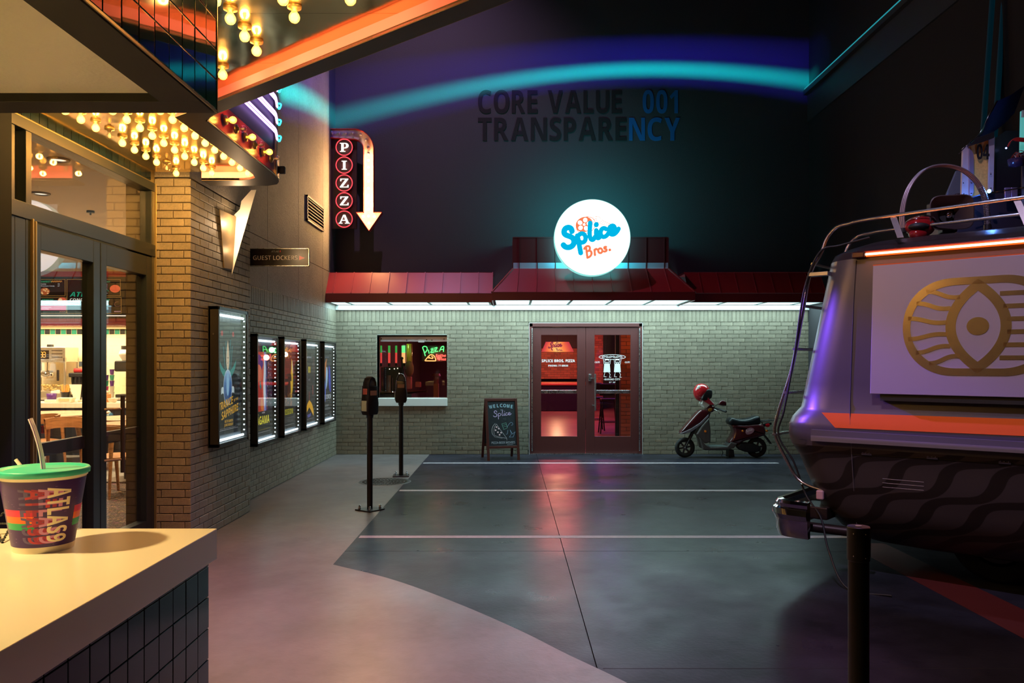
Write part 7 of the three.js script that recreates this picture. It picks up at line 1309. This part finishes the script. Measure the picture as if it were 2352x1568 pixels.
    { const a = q(2243, 366, D - 0.002), b = q(2272, 330, D), g = letters('04', 0.092, 0.004); g.scale(0.72, 1.25, 1).translate(a.x - 0.004, a.y - 0.0, a.z + 0.002); g.computeBoundingBox(); add('number', g.rotateZ(0), mat(L(0.015, 0.012, 0.012), 0.5), t); }
    poly([[2197, 392], [2212, 388], [2208, 456], [2170, 460], [2172, 452]], D + 0.10, 0.02, mat(L(0.14, 0.17, 0.24), 0.5, 0.2), 'grey_fin', t);
    poly([[2228, 332], [2240, 318], [2284, 302], [2284, 316], [2240, 330]], D - 0.05, 0.06, M.black, 'hood_edge', t);
    // hood: curved plate from the front lip up and back
    const hood = [[[2229, 328, 6.10], [2252, 305, 6.12], [2270, 268, 6.16], [2290, 232, 6.22]], [[2256, 320, 6.30], [2278, 296, 6.36], [2300, 262, 6.40], [2320, 219, 6.46]], [[2284, 302, 6.45], [2306, 285, 6.55], [2330, 260, 6.65], [2354, 196, 6.75]]];
    add('blue_hood', loft(hood.map((r) => r.map(([x, y, d]) => q(x, y, d))), 0.8), mat(L(0.06, 0.10, 0.55), 0.25, 0.1, { clearcoat: 0.6 }), t);
    add('hood_rim', tube(hood[0].map(([x, y, d]) => q(x, y, d)), 0.006, 24), M.chrome, t);
    // dark drum behind the plate
    const k = (x, y, d) => q(x, y, d); add('drum', loft([[[2285, 318], [2286, 440], [2288, 500]], [[2310, 300], [2312, 440], [2314, 500]], [[2352, 300], [2355, 440], [2357, 500]], [[2420, 320], [2420, 440], [2420, 500]]].map((r, i) => r.map(([x, y]) => k(x, y, 6.2 + [0.02, 0.10, 0.12, 0.3][i]))), 0.9), dark, t);
    add('base', box(q(2205, 0).x, q(2420, 0).x, onRoof - 0.02, q(0, 440).y, -D - 0.5, -D - 0.05, 0.01), dark, t);
    const sq = mat(L(0.42, 0.30, 0.50), 0.3, 0.7); for (const [a, b] of [[2307, 2320], [2321, 2336]]) add('hinge_plate', box(q(a, 0, 6.12).x, q(b, 0, 6.12).x, q(0, 457, 6.12).y, q(0, 431, 6.12).y, -6.125, -6.11, 0.004), sq, t);
    add('blue_led', sph(q(2272, 439, 6.0), 0.014), glow(L(0.15, 0.45, 1.0), 9), t); pointLight('blue_led_light', q(2272, 439, 5.96), [0.10, 0.28, 1.0], 0.16, 0.02);
    add('led_rod', cyl(q(2228, 455, 6.0), q(2258, 445, 6.0), 0.005, 0.004, 8), mat(L(0.2, 0.3, 0.6), 0.2, 0.6), t);
    add('blue_led_small', sph(q(2311, 340, 6.22), 0.007), glow(L(0.3, 0.4, 1.0), 4), t);
    add('side_rod', cyl(q(2285, 441, 6.06), q(2420, 420, 5.9), 0.006, 0.006, 8), M.chrome, t);
    add('antenna_tip', cyl(q(2202, 353, D), q(2218, 336, D), 0.003, 0.004, 8), M.chrome, t);
  }
  {
    const D = 6.05, q = (x, y) => at(x, y, D), t = thing('roof_screen', 'pale teal lit screen at the edge of the van roof gear', 'screen', [q(2350, 360).x, q(2350, 360).y, -D]);
    add('lit_screen', slab([[2344, 350], [2346, 255], [2420, 255], [2420, 350]].map(([x, y]) => { const v = q(x, y); return [v.x, v.y]; }), -D - 0.02, -D, 0.004), mat(L(0.15, 0.4, 0.36), 0.4, 0, { emissive: L(0.10, 0.55, 0.50), emissiveIntensity: 0.55 }), t);
    add('pale_top', slab([[2345, 270], [2346, 254], [2420, 254], [2420, 270]].map(([x, y]) => { const v = q(x, y); return [v.x, v.y]; }), -D - 0.0, -D + 0.012, 0.003), mat(L(0.5, 0.75, 0.66), 0.4), t);
    add('screen_leg', cyl(q(2352, 350), q(2352, 500), 0.02, 0.02, 10), M.darkMetal, t);
  }
  {
    const D = 6.0, q = (x, y) => at(x, y, D), t = thing('red_hose', 'bundle of thin red wires bent from the pod to the teal screen', 'wires', [q(2330, 330).x, q(2330, 330).y, -D]);
    const m = mat(L(0.35, 0.02, 0.02), 0.4); for (let i = 0; i < 5; i++) add('wire', tube([q(2314 + i * 0.4, 337), q(2320 + i, 326 - i), q(2334, 317 + i * 1.6), q(2360, 318 + i * 2)], 0.004, 24, false, 6), m, t);
    const cm = [mat(L(0.25, 0.2, 0.2), 0.4, 0.5), mat(L(0.3, 0.04, 0.03), 0.4), mat(L(0.12, 0.12, 0.14), 0.4)];
    for (let i = 0; i < 14; i++) add('coiled_wire', tube([...Array(6)].map(() => q(rr(2327, 2356), rr(348, 374)).add(V(0, 0, rr(-0.05, 0.05)))), 0.003, 30, false, 5), cm[i % 3], t);
    add('dark_cup', lathe([[0, 0], [0.05, 0.01], [0.06, 0.06], [0.055, 0.06], [0, 0.02]], 20, q(2334, 384)), mat(L(0.03, 0.02, 0.05), 0.2), t);
  }
}
// black queue post at the front
{
  const D = 2.62, x = at(1972, 0, D).x, yT = at(0, 1208, D).y, t = thing('queue_post', 'black metal barrier post standing before the van', 'post', [x, 0, -D]);
  const m = mat(L(0.022, 0.018, 0.015), 0.36, 0.5), P = (y) => V(x, y, -D);
  add('post', lathe([[0.0325, 0.03], [0.0325, yT - 0.11]], 40, P(0)), m, t);
  add('head', lathe([[0.0325, yT - 0.112], [0.0355, yT - 0.108], [0.0355, yT - 0.004], [0.034, yT], [0, yT + 0.001]], 40, P(0)), mat(L(0.018, 0.014, 0.013), 0.4, 0.3), t);
  add('screw', [[-0.026, -0.02], [0.008, -0.02], [-0.026, -0.092], [0.008, -0.096]].map(([dx, dy]) => sph(V(x + dx, yT + dy, -D + Math.sqrt(0.0355 ** 2 - dx * dx)), 0.0028, 1, 1, 1, 8, 6)), M.chrome, t);
  add('cap_disc', cyl(P(yT), P(yT + 0.002), 0.010, 0.010, 16), mat(L(0.6, 0.58, 0.62), 0.4), t);
  add('belt_slot', box(x + 0.030, x + 0.037, yT - 0.10, yT - 0.03, -D - 0.008, -D + 0.008, 0.002), M.black, t);
  add('base', lathe([[0, 0], [0.17, 0], [0.175, 0.008], [0.16, 0.02], [0.05, 0.032], [0, 0.033]], 48, P(0)), m, t);
}
renderer.render(scene, camera);
